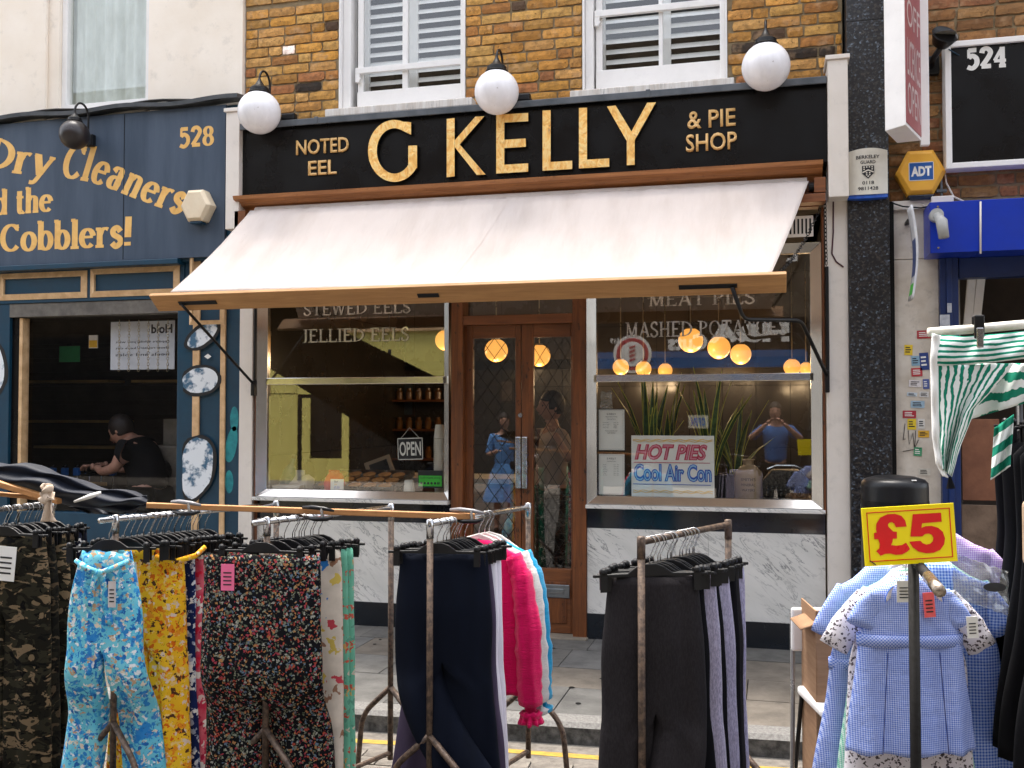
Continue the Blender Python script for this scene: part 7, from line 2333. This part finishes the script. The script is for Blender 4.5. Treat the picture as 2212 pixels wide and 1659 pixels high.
m.hexa(a_ + Vector((0, 0, -.012)), b_ + Vector((0, 0, -.010)), b_ + Vector((0, 0, .010)), a_ + Vector((0, 0, .012)), (0, .03, 0))
tag(m.build('wooden_batten', batten_m, None, bevel=.003), 'orange brown wooden batten at the far left in front of the navy tarpaulin', 'batten')
m = MB(); a_, b_ = PD(-60, 1062, 3.75), PD(100, 1078, 3.75)
m.hexa(a_ + Vector((0, 0, -.008)), b_ + Vector((0, 0, -.008)), b_ + Vector((0, 0, .008)), a_ + Vector((0, 0, .008)), (0, .02, 0))
tag(m.build('wooden_batten', batten_m, None, bevel=.003), 'thinner wooden batten under the tarpaulin just above the leftmost rail', 'batten')
rag_f = fabric('beige_rag', (.55, .44, .34), (.40, .30, .22), bstr=.5, crinkle=1.0)
c = PD(101, 1075, 3.55)
t = thing('rag', 'beige rag knotted round the batten at the end of the leftmost rail', 'rag', c)
m = MB().sphere((0, 0, .012), .024, 20, 16, (1, .8, 1.3)); m.v = [(x + .022 * noise.noise((x * 45, y * 50, z * 40)), y + .012 * noise.noise((x * 45, 7, z * 60)), z + .02 * noise.noise((x * 50, z * 60, 3))) for x, y, z in m.v]; m.build('knot', rag_f, t, smooth=True)
MB().grid(8, 12, lambda u, v: ((u - .5) * (.03 + .03 * v) + .012 * v, .01 * math.sin(u * 9 + v * 4), -.01 - .075 * v)).build('rag_end', rag_f, t, smooth=True, solid=.003)
MB().grid(8, 8, lambda u, v: ((u - .5) * (.02 + .02 * v) - .012 + .005 * v, .004 - .01 * math.sin(u * 9 + v * 4), .03 + .02 * v)).build('rag_end', rag_f, t, smooth=True, solid=.003)

# ---------------------------------------------------------------- dress rail with the price sign
rail_z = 1.10
near = PG(2030, 1277, rail_z); far_dir = Vector((math.sin(R(3)), math.cos(R(3)), 0))
postp = PG(1973, 1206, rail_z)
d5 = (postp - near).normalized()
t = thing('clothes_rail', 'black clothes rail of school dresses with the yellow price sign on its end', 'clothes rail', (postp.x, postp.y, ROADZ), 0)
H = rail_z - ROADZ
rel = lambda v: Vector(v) - Vector((postp.x, postp.y, ROADZ))
bpole = simple('chipped_black_pole', (.012, .011, .011), (.010, .009, .008), .7, metal=0, spec=.2, scale=60, dirt=.0)
MB().tube([rel(near), rel(near + d5 * .22)], .0155, 12).build('rail_end', chrome if False else simple('worn_steel_tube', (.45, .38, .30), (.16, .12, .09), .3, metal=.9, scale=50, bstr=.5), t, smooth=True)
MB().tube([rel(near + d5 * .03), rel(near + d5 * 1.3)], .0145, 12).build('rail', bpole, t, smooth=True)
MB().tube([(0, 0, .0), (0, 0, H - .01)], .0155, 12).build('post', bpole, t, smooth=True)
fp = rel(near + d5 * 1.3)
MB().tube([(fp.x, fp.y, 0), (fp.x, fp.y, H)], .0155, 10).build('post', bpole, t, smooth=True)
for s_ in (-1, 1): MB().tube([(0, 0, .4), (s_ * .22, 0, 0)], .013, 8).build('leg', bpole, t)
r5 = dict(a=near, d=d5, ln=1.3, phi=0, rz=rail_z)
# price sign
Zs = 2.78
cs = PD(1964, 1155, Zs)
t = thing('price_sign', 'bright yellow price sign with a red border reading £5', 'price sign', cs, YAW)
wS, hS = 199 / F_PX * Zs, 125 / F_PX * Zs
signy = simple('fluorescent_yellow_card', (.93, .76, .0), (.91, .72, .0), .35, bstr=0, scale=2); signr = simple('sign_red', (.78, .006, .008), None, .35, bstr=0)
MB().box(-wS / 2, wS / 2, -.003, .003, -hS / 2, hS / 2).build('card', signy, t)
i_ = .012
m = MB()
for q in ((-wS / 2 + i_, wS / 2 - i_, hS / 2 - i_ - .0025, hS / 2 - i_), (-wS / 2 + i_, wS / 2 - i_, -hS / 2 + i_, -hS / 2 + i_ + .0025), (-wS / 2 + i_, -wS / 2 + i_ + .0025, -hS / 2 + i_, hS / 2 - i_), (wS / 2 - i_ - .0025, wS / 2 - i_, -hS / 2 + i_, hS / 2 - i_)):
    m.box(q[0], q[1], -.0042, -.0031, q[2], q[3])
m.build('border', signr, t)
# heavy numerals drawn as outlines, units: sign zoom pixels from the photo (389..1190 x 140..680)
def zp(x, y):
    # affine frame of the card in the zoomed picture: left-top (330,140) right-top (1190,100) left-bottom (385,688) right-bottom (1240,662)
    u = (x - (330 + 55 * (y - 140) / 548)) / 857; tl_ = 140 - 35 * u
    v = (y - tl_) / 550
    return (-wS / 2 + wS * u, hS / 2 - hS * v)
pound = [(752, 318), (738, 262), (700, 215), (640, 196), (570, 198), (505, 228), (470, 285), (468, 340), (476, 370), (450, 372), (455, 432), (492, 432), (508, 480), (505, 520), (476, 545), (520, 590), (560, 572), (610, 570), (660, 584), (720, 580), (765, 556), (790, 530), (752, 470), (715, 492), (660, 497), (612, 490), (625, 460), (628, 430), (665, 430), (663, 366), (628, 362), (604, 338), (583, 316), (577, 295), (590, 278), (615, 273), (638, 290), (652, 322)]
five = [(805, 203), (1068, 193), (1076, 278), (895, 290), (890, 332), (930, 318), (985, 316), (1045, 335), (1090, 375), (1112, 435), (1105, 495), (1070, 545), (1010, 570), (940, 574), (870, 556), (815, 515), (780, 462), (884, 455), (905, 478), (940, 492), (975, 486), (1000, 462), (1004, 430), (990, 402), (960, 388), (925, 392), (900, 414), (790, 414)]
def poly_mesh(pts, y):
    bm = bmesh.new(); vs = [bm.verts.new((x, y, z)) for x, z in pts]
    es = [bm.edges.new((vs[i], vs[(i + 1) % len(vs)])) for i in range(len(vs))]
    bmesh.ops.triangle_fill(bm, use_beauty=True, use_dissolve=False, edges=es)
    me = bpy.data.meshes.new('numeral'); bm.to_mesh(me); bm.free(); return me
for nm, pts in (('pound_numeral', pound), ('five_numeral', five)):
    me = poly_mesh([zp(*p) for p in pts], -.0048); link(nm, me, t, signr)
MB().tube([(-wS / 2 + .012, -.006, -hS / 2 + .016), (-wS / 2 + .028, -.004, -hS / 2 + .004)], .0015, 5).build('cable_tie', ink_m, t)
t.rotation_euler = (0, R(-3.4), YAW)
# school dresses
ging = gingham('blue_gingham', (.07, .15, .52), cell=.0031)
ging_d = gingham('blue_gingham_bias', (.07, .15, .52), cell=.0036, diag=True)
ging_g = gingham('green_gingham', (.10, .42, .30), (.62, .74, .68), cell=.003)
ging_p = gingham('purple_gingham', (.28, .12, .50), (.72, .66, .80), cell=.003)
ging_k = gingham('dark_gingham', (.06, .05, .09), (.30, .27, .34), cell=.0055)
ging_b = gingham('strong_blue_gingham', (.03, .10, .48), (.42, .52, .80), cell=.005)
whfl = floral('white_sprig_print', (.80, .76, .80), [(.10, .08, .09), (.06, .05, .06)], 120, .34, (.72, .68, .74), stretch=(1, 1, 1))
def dress(rk, t, rz, mat, lab, wsh, wwaist, whem, length, seed, trim=None, sleeve=.08, offx=0, flare=1.0, waist_v=.36, tag_at=None, collar=None, z0=-.075, belt=None, pleats=True, sl_drop=.10, hl=None):
    prof = [(0, .035, .018, 0), (.035, wsh * .45, .025, 0), (.085, wsh, .032, 0), (.2, wsh * .93, .038, 0), (waist_v, wwaist, .040, 0), (1, whem, .055, 0)]
    p = rpos(rk, t)
    g = thing('dress', lab, 'dress', (p.x + offx, p.y, p.z), rz)
    B = tube_mesh(prof, length, seed, (.002, .016), 42, 56, 40, z0=z0)
    B.build('dress_body', mat, g, smooth=True, solid=.002)
    zt = z0 - length * .05
    for s_ in (-1, 1):
        a_ = Vector((s_ * wsh * .80, 0, z0 - .045 - length * .045)); b_ = Vector((s_ * (wsh * .85 + sleeve * .65), -.005, z0 - .05 - length * .05 - sl_drop * .7)); c_ = Vector((s_ * (wsh * .9 + sleeve), -.01, z0 - .05 - length * .05 - sl_drop * 1.3))
        m = MB(); m.tube([a_ + Vector((-s_ * .03, 0, .0)), a_, a_.lerp(b_, .5), b_, b_.lerp(c_, .5), c_], [.016, .036, .044, .047, .047, .048], 20)
        m.v = [(x, y * .5 + .005 * math.sin(z * 110 + x * 70), z) for x, y, z in m.v]
        m.build('sleeve', mat, g, smooth=True)
    if collar:
        for s_ in (-1, 1):
            B = MB(); B.grid(8, 4, lambda u, v: (s_ * (.025 + .045 * math.sin(u * PI / 2) + .016 * v), -.034 - .004 * v, z0 - .004 - .055 * (1 - math.cos(u * PI / 2)) - .012 * v + .03 * (0)))
            B.build('collar', collar, g, smooth=True, solid=.003)
            B = MB().tube([(s_ * (.044 + .045 * math.sin(u * PI / 20)), -.040, z0 - .017 - .055 * (1 - math.cos(u * PI / 20))) for u in range(11)], .0016, 5); B.build('collar_trim', trim or blue_ink, g)
    zw = z0 - length * waist_v
    if belt:
        B = MB(); Nn = 40; prev = None
        for j in range(3):
            ring = []
            for k in range(Nn):
                th = 2 * PI * k / Nn; c, sn = math.cos(th), math.sin(th)
                ring.append(len(B.v)); B.v.append(((wwaist + .004) * math.copysign(abs(c) ** .8, c), .045 * math.copysign(abs(sn) ** .9, sn), zw + .018 - .036 * j / 2))
            if prev:
                for k in range(Nn): B.f.append((prev[k], prev[(k + 1) % Nn], ring[(k + 1) % Nn], ring[k]))
            prev = ring
        B.build('waistband', belt, g, smooth=True, solid=.003)
    if pleats:
        for x in (-.55, .45):
            m = MB().tube([(x * wwaist, -.0505, zw - .03), (x * (wwaist * .5 + whem * .5), -.056, z0 - length * .7), (x * whem, -.063, z0 - length * .99)], .0018, 4)
            m.build('pleat_piping', simple('navy_piping', (.03, .05, .2), None, .7, bstr=0), g)
    hk = hanger('shoulder', (p.x, p.y, p.z), rz, hl or ('shoulder hanger inside the ' + lab[:50]))
    hk.scale = (.75, 1, 1)
    return g
g = dress(r5, .54, R(15), ging, 'small pale blue gingham school dress hanging directly behind the black post', .135, .158, .20, .53, 5, sleeve=.03, collar=white_f, belt=ging_d, sl_drop=.06)
hang_tag(g, -.035, -.08, .042, .065, simple('barcode_card', (.62, .60, .55), None, .5, bstr=0), .0, -.047)
hang_tag(g, .038, -.115, .034, .075, simple('coral_card', (.85, .12, .12), None, .5, bstr=0), -.08, -.05)
hang_tag(g, .175, -.19, .034, .065, paper_m, -.05, -.04)
dress(r5, .60, R(13), whfl, 'white school dress with tiny black sprigs showing behind the pale blue gingham one', .165, .185, .21, .84, 9, sleeve=.085, pleats=False, sl_drop=.11)
dress(r5, .66, R(20), ging_g, 'pale green gingham dress mostly hidden behind the sprigged white one', .14, .18, .25, .80, 13, sleeve=.05, pleats=False)
dress(r5, .71, R(24), ging, 'larger blue gingham dress with a belt, spreading at the left of the rail', .15, .17, .27, .88, 17, sleeve=.06, belt=ging_d, offx=-.075, pleats=True)
dress(r5, .77, R(6), ging_b, 'strong blue gingham dress fanning out at the right of the rail', .17, .19, .29, .80, 21, sleeve=.06, offx=.12, pleats=False)
dress(r5, .82, R(4), ging_g, 'green gingham dress low on the right behind the blue gingham skirts', .17, .19, .27, .92, 24, sleeve=.05, offx=.13, pleats=False)
dress(r5, .88, R(2), ging_p, 'purple gingham dress with its shoulders showing above the others', .17, .19, .22, .80, 27, sleeve=.06, offx=.16, z0=.015, pleats=False)
dress(r5, .95, R(0), ging_k, 'dark checked dress in a plastic cover at the far right of the dress rail', .18, .20, .30, .95, 30, sleeve=.05, offx=.27, pleats=False)
dress(r5, .98, R(-2), ging_b, 'furthest blue gingham dress with a gathered shoulder on the dress rail', .17, .19, .24, .8, 33, sleeve=.06, offx=.22, z0=-.03, pleats=False)
cover_m = glass('polythene', (.80, .82, .84), 1.9, .55)
c = PD(2090, 1235, 3.0)
t = thing('garment_cover', 'clear polythene cover with a black hand hole over the dresses on the right', 'plastic cover', c, R(10))
MB().grid(20, 14, lambda u, v: (-.05 + .16 * u, -.02 + .015 * noise.noise((u * 6, v * 6, 2)) - .03 * math.sin(u * PI), .06 - .055 * u - .13 * v + .006 * noise.noise((u * 9, v * 9, 5)))).build('cover_sheet', cover_m, t, smooth=True, solid=.0015)
m = MB().lathe([(.03, 0), (.001, .001)], 20); o = m.build('hand_hole', ink_m, t); o.rotation_euler = (R(90), 0, 0); o.scale = (1.1, .45, 1); o.location = (.055, -.062, -.035)

# ---------------------------------------------------------------- black garments on a higher rail at the right edge
hz = 1.66
pa_, pb_ = PG(2300, 820, hz) if False else PD(2190, 800, 2.7), PD(2240, 815, 3.4)
t = thing('clothes_rail', 'high clothes rail at the right edge holding the black garments', 'clothes rail', (pb_.x + .02, pb_.y, ROADZ), 0)
Hh = 1.60 - ROADZ
MB().tube([(0, -.7, Hh), (0, .35, Hh)], .0125, 10).build('rail', black_metal, t, smooth=True)
MB().tube([(0, .35, 0), (0, .35, Hh + .02)], .0125, 10).build('post', black_metal, t, smooth=True)
r6 = dict(a=Vector((pb_.x + .07, pb_.y - .7, 1.60)), d=Vector((0, 1, 0)), ln=1.05, phi=0, rz=1.6)
def gown(t, rz, lab, i):
    p = rpos(r6, t)
    g = thing('black_dress', lab, 'dress', (p.x, p.y, p.z), rz)
    tube_mesh([(0, .04, .02, 0), (.05, .14, .03, 0), (.1, .19, .035, 0), (.35, .18, .04, 0), (1, .27, .05, 0)], 1.05, i, (.004, .02), 45, 40, 30, z0=-.1).build('fabric', black_f, g, smooth=True, solid=.002)
    h = hanger('clip', (p.x, p.y, p.z), rz, 'black hanger fanned out above the black dresses, ' + ['nearest of them', 'second', 'third', 'fourth', 'furthest'][i] + ' of them')
for i, (t_, a_) in enumerate(((.30, 18), (.42, 8), (.54, 14), (.66, 4), (.8, 10))):
    gown(t_, R(a_), 'long black dress on the high rail, ' + ['nearest of them', 'second from the front', 'third in the row', 'fourth in the row', 'at the back of the row'][i], i)

# ---------------------------------------------------------------- green and white striped cloth clipped over a pole
def striped(name, axis, n, wob=.0):
    m_, nt, bs = newmat(name)
    uv = N(nt, 'TexCoord'); s = N(nt, 'SeparateXYZ'); nt.links.new(uv.outputs['UV'], s.inputs[0])
    nn = noise_n(nt, uv.outputs['UV'], 4, 3)
    a = math_n(nt, 'ADD', s.outputs[axis], math_n(nt, 'MULTIPLY', nn, wob))
    sq = math_n(nt, 'SINE', math_n(nt, 'MULTIPLY', a, 2 * PI * n))
    c = ramp(nt, sq, [(.0, (.72, .76, .74)), (.06, (.72, .76, .74)), (.16, (.01, .19, .12))], 'LINEAR')
    nt.links.new(c, bs.inputs['Base Color']); bs.inputs['Roughness'].default_value = .9
    bs.inputs['Specular IOR Level'].default_value = .15
    return m_
ZK = 2.75
base = PD(2110, 800, ZK)
t = thing('striped_cloth', 'green and white striped cloth draped over a white pole at the right edge', 'cloth', base)
rl = lambda px, py, Z: PD(px, py, Z) - base
topE = [(2012, 722), (2080, 727), (2150, 722), (2240, 712)]
def band(u, v):
    a = interp(topE, u); b = interp([(2022, 790), (2090, 788), (2150, 782), (2250, 770)], u)
    return rl(a[0] + (b[0] - a[0]) * v, a[1] + (b[1] - a[1]) * v, ZK - .02 - .02 * math.sin(v * 2.5) + .008 * math.sin(u * 16 + v * 5) + .008 * noise.noise((u * 8, v * 3, 1)))
MB().grid(50, 14, band).build('top_band', striped('horizontal_stripes', 1, 5.5, .10), t, smooth=True, solid=.002)
def drape(u, v):
    L0 = interp([(2022, 790), (2026, 850), (2030, 920), (2030, 980), (2034, 1012)], v)
    Rr = interp([(2190, 785), (2150, 835), (2108, 880), (2076, 960), (2056, 1030)], v)
    px = L0[0] + (Rr[0] - L0[0]) * u; py = L0[1] + (Rr[1] - L0[1]) * u
    return rl(px, py, ZK - .03 + .02 * math.sin(u * 12 + v * 3) * (.4 + .6 * v) + .012 * noise.noise((u * 5, v * 3, 7)))
MB().grid(50, 36, drape).build('drape', striped('running_stripes', 0, 9, .22), t, smooth=True, solid=.002)
def hem(u, v):
    p = interp([(2014, 720), (2010, 780), (2012, 860), (2014, 940), (2022, 1000), (2036, 1028)], v)
    return rl(p[0] + u * 17 * (1 - .3 * v), p[1] + 4 * u, ZK - .035 - .01 * math.sin(u * PI) + .004 * math.sin(v * 30))
MB().grid(5, 40, hem).build('hem', fabric('cotton_white', (.80, .79, .76), (.70, .69, .66)), t, smooth=True, solid=.003)
m = MB().tube([rl(2052, 1030, ZK - .03), rl(2054, 1055, ZK - .03)], [.003, .012], 8); m.build('tassel', black_f, t)
def tail(u, v):
    return rl(2148 + 42 * u - 8 * v, 925 + 112 * v - 30 * u, ZK + .05 + .015 * math.sin(u * 8 + v * 4))
MB().grid(12, 16, tail).build('back_fold', striped('wide_stripes', 1, 2.5, .05), t, smooth=True, solid=.002)
def tail2(u, v):
    return rl(2080 + 150 * u, 785 + 125 * v * (1 - .35 * u), ZK + .03 + .02 * math.sin(u * 12 + v * 4))
MB().grid(24, 12, tail2).build('back_fold', striped('wide_diagonal_stripes', 1, 2.6, .35), t, smooth=True, solid=.002)
pl_ = MB().tube([PD(2006, 718, ZK), PD(2100, 711, ZK), PD(2420, 682, ZK)], .013, 12)
tag(pl_.build('white_pole', simple('white_wrapped_pole', (.72, .70, .64), (.60, .55, .45), .6, scale=30, bstr=.5), None, smooth=True), 'white wrapped pole holding up the striped cloth at the right edge', 'pole')
c = PD(2113, 705, ZK - .02)
t = thing('spring_clip', 'black and chrome spring clip gripping the striped cloth on the white pole', 'clip', c)
MB().box(-.013, .013, -.020, -.008, -.035, .03).build('jaw', black_metal, t, bevel=.004)
MB().box(-.009, .009, -.026, -.0205, -.06, -.005).build('lever', chrome, t, bevel=.003)
MB().box(-.013, .013, .012, .022, -.02, .03).build('jaw', black_metal, t, bevel=.004)
# ---- red sign cut by the right edge
c = PD(2228, 1152, 2.3)
t = thing('price_sign', 'worn red price sign with a pale edge, cut off by the right edge', 'price sign', c, YAW)
rnd_poly = []
for cx_, cz_, a0 in ((.05, .05, 0), (-.02 + .0, .05, 90), (-.02, -.05, 180), (.05, -.05, 270)):
    for k in range(5): rnd_poly.append((cx_ + .02 + .015 * math.cos(R(a0 + k * 22.5)), cz_ * 1.15 + .015 * math.sin(R(a0 + k * 22.5))))
m = MB(); m.prism([(x * 1.0, z * 1.06) for x, z in rnd_poly], 0, .012); m.build('board', simple('pale_wood_edge', (.55, .40, .26), (.4, .28, .18), .7, scale=20), t)
m = MB(); m.prism([(x * .9 + .0015, z * .98) for x, z in rnd_poly], -.002, .0); m.build('red_face', simple('chipped_red', (.72, .01, .02), (.62, .008, .015), .5, scale=20, dirt=.2), t)
# ---------------------------------------------------------------- the other side of the street (seen only as reflections)
OY = -14.0
def M(px, py, d=0.0):            # photo pixel of a reflection -> real point across the street
    p = P(px, py, -OY - d); return Vector((p.x, OY + d, p.z))
opp = thing('street_block', 'brick terrace across the street, seen only in the window reflections', 'building', (0, OY, 0), world=True)
ob = simple('far_brick', (.11, .08, .05), (.07, .05, .03), .9, scale=3, bstr=.3)
bx('wall', ob, opp, -34, 30, OY - 4, OY - .06, 3.4, 9.5, 0)
bx('lower_wall', simple('far_shopfront', (.03, .028, .026), (.02, .019, .018), .5), opp, -34, 30, OY - 4, OY - .05, -.1, 3.4, 0)
bx('pavement_strip', concrete_m, opp, -34, 30, OY - .05, OY + 2.2, -.1, .0, 0)
for i in range(14):
    x = -30 + i * 4.2
    wv = bx('window', white_paint, opp, x, x + 1.1, OY - .08, OY - .02, 4.6, 6.4, 0)
    bx('pane', black_gloss, wv, x + .08, x + 1.02, OY - .019, OY - .01, 4.68, 6.32, 0)
# yellow shop
yshop = simple('yellow_shopfront_paint', (.86, .76, .22), (.80, .70, .19), .5, scale=2, bstr=0)
def mb_(a, b, d, mat, par, name, th=.03):
    p, q = M(*a, d), M(*b, d)
    return bx(name, mat, par, min(p.x, q.x), max(p.x, q.x), OY + d - th, OY + d, min(p.z, q.z), max(p.z, q.z), 0)
ys = thing('yellow_shopfront', 'pale yellow shopfront across the street, reflected in the left shop window', 'shopfront', (M(800, 800).x, OY, 0), world=True)
mb_((560, 706), (968, 850), .02, yshop, ys, 'fascia')
mb_((560, 850), (640, 1180), .02, yshop, ys, 'pier'); mb_((640, 850), (968, 1180), .0, dark_fill, ys, 'shop_glass')
mb_((652, 860), (668, 1120), .06, yshop, ys, 'door_frame'); mb_((738, 860), (752, 1120), .06, yshop, ys, 'door_frame'); mb_((668, 990), (738, 1120), .05, yshop, ys, 'door_panel')
mb_((560, 699), (968, 704), .10, ink_m, ys, 'cornice_line'); mb_((560, 709), (968, 713), .12, gold_trim, ys, 'cornice_line')
p, q = M(905, 800, .025), M(765, 756, .025)
xs = sorted((p.x, q.x))
# the reflection mirrors left and right, so the real word runs the other way round when seen from the shop
def mtext(s, a, b, d, mat, par, bold=.03, **kw):
    p, q = M(*a, d), M(*b, d)
    x0, x1 = min(p.x, q.x), max(p.x, q.x); z0, z1 = min(p.z, q.z), max(p.z, q.z)
    return ftext('lettering', s, x0, x1, z0, z1, OY + d + .002, mat, par, bold=bold, flip=True, **kw)
mtext('Hayashi', (700, 757), (845, 783), .02, ink_m, ys)
# barber
bs_ = thing('barber_shopfront', 'black and blue barber shopfront across the street, reflected in the right window', 'shopfront', (M(1500, 780).x, OY, 0), world=True)
mb_((1262, 695), (1745, 760), .03, black_gloss, bs_, 'fascia')
mb_((1262, 762), (1745, 792), .08, simple('awning_blue', (.01, .10, .30), None, .4, bstr=0), bs_, 'blue_band')
mb_((1262, 800), (1745, 1150), .0, dark_fill, bs_, 'shop_glass')
mtext('H&A', (1530, 700), (1705, 738), .035, paper_m, bs_, .05)
mtext('Cuts', (1442, 722), (1528, 756), .035, paper_m, bs_, .04)
mtext('519', (1318, 731), (1338, 742), .035, paper_m, bs_)
q = M(1366, 765, .1)
for rr, mt in ((.40, paper_m), (.34, simple('badge_red', (.45, .03, .05), None, .5, bstr=0)), (.26, paper_m)):
    o = MB().lathe([(rr, 0), (rr * .98, .008)], 40).build('round_badge', mt, bs_); o.data.transform(Matrix.Rotation(R(-90), 4, 'X')); o.data.transform(Matrix.Translation((q.x, OY + .10 + (.4 - rr) * .1, q.z)))
m = MB()
for k in range(4): m.hexa((q.x - .06, OY + .125, q.z - .16 + k * .09), (q.x + .06, OY + .125, q.z - .12 + k * .09), (q.x + .06, OY + .125, q.z - .08 + k * .09), (q.x - .06, OY + .125, q.z - .12 + k * .09), (0, .01, 0))
m.build('pole_stripes', MATS['badge_red'], bs_)
mb_((1487, 897), (1530, 925), .06, simple('open_board_cream', (.62, .58, .46), None, .5, bstr=0), bs_, 'open_board')
mtext('OPEN', (1493, 902), (1524, 920), .065, blue_ink, bs_)
# dark pitched stall canopies between, which hide part of the yellow shop
cm_ = fabric('stall_canopy_dark', (.06, .05, .042), (.04, .033, .028))
def canopy(pts, d, name_lab, mat):
    t = thing('stall_canopy', name_lab, 'canopy', (P(pts[0][0], pts[0][1], d).x, -d, 0), world=True)
    v = [P(x, y, d + dd) for x, y, dd in pts]; v = [Vector((p.x, -p.y, p.z)) for p in v]
    m = MB().hexa(*v, (0, 0, .02)); m.build('canopy_cloth', mat, t)
    for p in (v[0], v[-1], v[1], v[2]):
        MB().tube([(p.x, p.y, ROADZ), (p.x, p.y, p.z)], .02, 8).build('pole', lead_m, t)
    return t
canopy([(540, 618, 0), (985, 838, 0), (985, 1045, 0), (540, 770, 0)], 10.2, 'dark sloping stall canopy across the road, crossing the yellow reflection', cm_)
# ---------------------------------------------------------------- people: one inside the shop, two on the street behind the viewpoint (seen in the glass)
def standing(label, loc, rz, Hh, top_m, leg_m, armL, armR, dress=False, hair=hair_m):
    """faces local -x; armL / armR: (elbow, hand) points in local metres for a 1.7 m figure"""
    t = thing('person', label, 'person', loc, rz)
    s = Hh / 1.7
    V = [(0, 0, .92), (0, 0, 1.06), (-.01, 0, 1.22), (-.005, 0, 1.38), (0, 0, 1.47), (-.01, 0, 1.54),
         (0, -.17, 1.39), armL[0], armL[1], (0, .17, 1.39), armR[0], armR[1],
         (0, -.09, .86), (-.01, -.10, .50), (.01, -.11, .09), (-.10, -.12, .03), (0, .09, .86), (-.01, .10, .50), (.01, .11, .09), (-.10, .12, .03)]
    V = [tuple(Vector(v) * s) for v in V]
    E_ = [(0, 1), (1, 2), (2, 3), (3, 4), (4, 5), (3, 6), (6, 7), (7, 8), (3, 9), (9, 10), (10, 11), (0, 12), (12, 13), (13, 14), (14, 15), (0, 16), (16, 17), (17, 18), (18, 19)]
    Rr = [(.11, .14), (.10, .12), (.11, .14), (.09, .15), .05, .05, .055, .042, .026, .055, .042, .026, .085, .06, .04, .036, .085, .06, .04, .036]
    Rr = [tuple(q * s for q in r_) if isinstance(r_, tuple) else r_ * s for r_ in Rr]
    skin_body('body', V, E_, Rr, skin_m, t)
    a = [0, 1, 2, 3, 6, 7, 9, 10]; mp = {v: i for i, v in enumerate(a)}
    V2 = [V[i] for i in a]
    skin_body('top', V2, [(mp[p], mp[q]) for p, q in E_ if p in mp and q in mp], [(.135 * s, .165 * s), (.125 * s, .145 * s), (.13 * s, .165 * s), (.11 * s, .17 * s), .07 * s, .055 * s, .07 * s, .055 * s], top_m, t)
    if dress:
        B = tube_mesh([(0, .13, .11, 0), (.3, .20, .16, 0), (1, .30, .24, 0)], .55 * s, 3, (.004, .03), 30, 36, 20, z0=1.0 * s)
        B.v = [(y, x, z) for x, y, z in B.v]
        B.build('skirt', leg_m, t, smooth=True)
    else:
        a = [0, 12, 13, 14, 16, 17, 18]; mp = {v: i for i, v in enumerate(a)}
        skin_body('trousers', [V[i] for i in a], [(mp[p], mp[q]) for p, q in E_ if p in mp and q in mp], [(.13 * s, .16 * s), .105 * s, .08 * s, .06 * s, .105 * s, .08 * s, .06 * s], leg_m, t)
    shaped_head(t, skin_m, hair, (-.02 * s, 0, 1.62 * s), (0, 0, 0), s)
    for sd, (e, h) in ((-1, armL), (1, armR)):
        wv = Vector(h) * s; dd = (Vector(h) - Vector(e)).normalized()
        sdv = dd.cross(Vector((0, 0, 1))); sdv = sdv.normalized() if sdv.length > .1 else Vector((0, 1, 0))
        skin_body('hand', [tuple(wv), tuple(wv + dd * .055 * s)], [(0, 1)], [(.024, .03), (.02, .036)], skin_m, t)
        for k in range(5):
            l = (.07, .078, .072, .058, .05)[k]; y = (k - 1.5) * .018
            b0 = wv + dd * (.06 if k < 4 else .015) * s + sdv * (y if k < 4 else -.035)
            MB().tube([b0, b0 + dd * l * .5 + sdv * (0 if k < 4 else -.012), b0 + dd * l * .9 + Vector((0, 0, -.02))], [.0095, .0085, .006], 8).build('finger', skin_m, t, smooth=True)
    sh_ = MB()
    for sd in (-1, 1):
        q = MB().sphere((-.05 * s, sd * .115 * s, .035), .05, 14, 8, (2.2, .85, .75)); q.v = [(x, y, max(z, 0)) for x, y, z in q.v]; q.build('shoe', black_gloss, t, smooth=True)
    return t
beige_f = fabric('beige_jersey', (.42, .33, .27), (.34, .26, .21)); zebra_f = camo('zebra_print', [(.012, .012, .012), (.012, .012, .012), (.09, .085, .08), (.02, .02, .02)], 9, (1, 1, 3.5))
denim = fabric('denim_shirt', (.05, .16, .42), (.035, .11, .32)); sky_f = fabric('light_blue_dress', (.12, .30, .62), (.08, .22, .5))
p = P(1195, 900, 1.0)
standing('woman in a beige top and zebra print trousers behind the right door glass', (p.x, 1.0, 0.0), R(35), 1.66, beige_f, zebra_f, ((-.02, -.38, 1.20), (-.12, -.30, 1.42)), ((0, .27, 1.12), (-.10, .25, .92)))
standing('person in a blue denim shirt with raised arms, reflected in the right shop window', (.03, -7.06, ROADZ), R(-90), 1.74, denim, black_f, ((-.06, -.33, 1.26), (-.19, -.10, 1.47)), ((-.06, .33, 1.26), (-.19, .10, 1.47)))
p = P(1085, 930, 6.5)
standing('woman in a light blue dress on the road, reflected in the left door glass', (p.x, -6.5, ROADZ), R(-110), 1.60, sky_f, sky_f, ((-.05, -.24, 1.13), (-.22, -.15, 1.18)), ((0, .25, 1.12), (-.10, .25, .92)), dress=True)
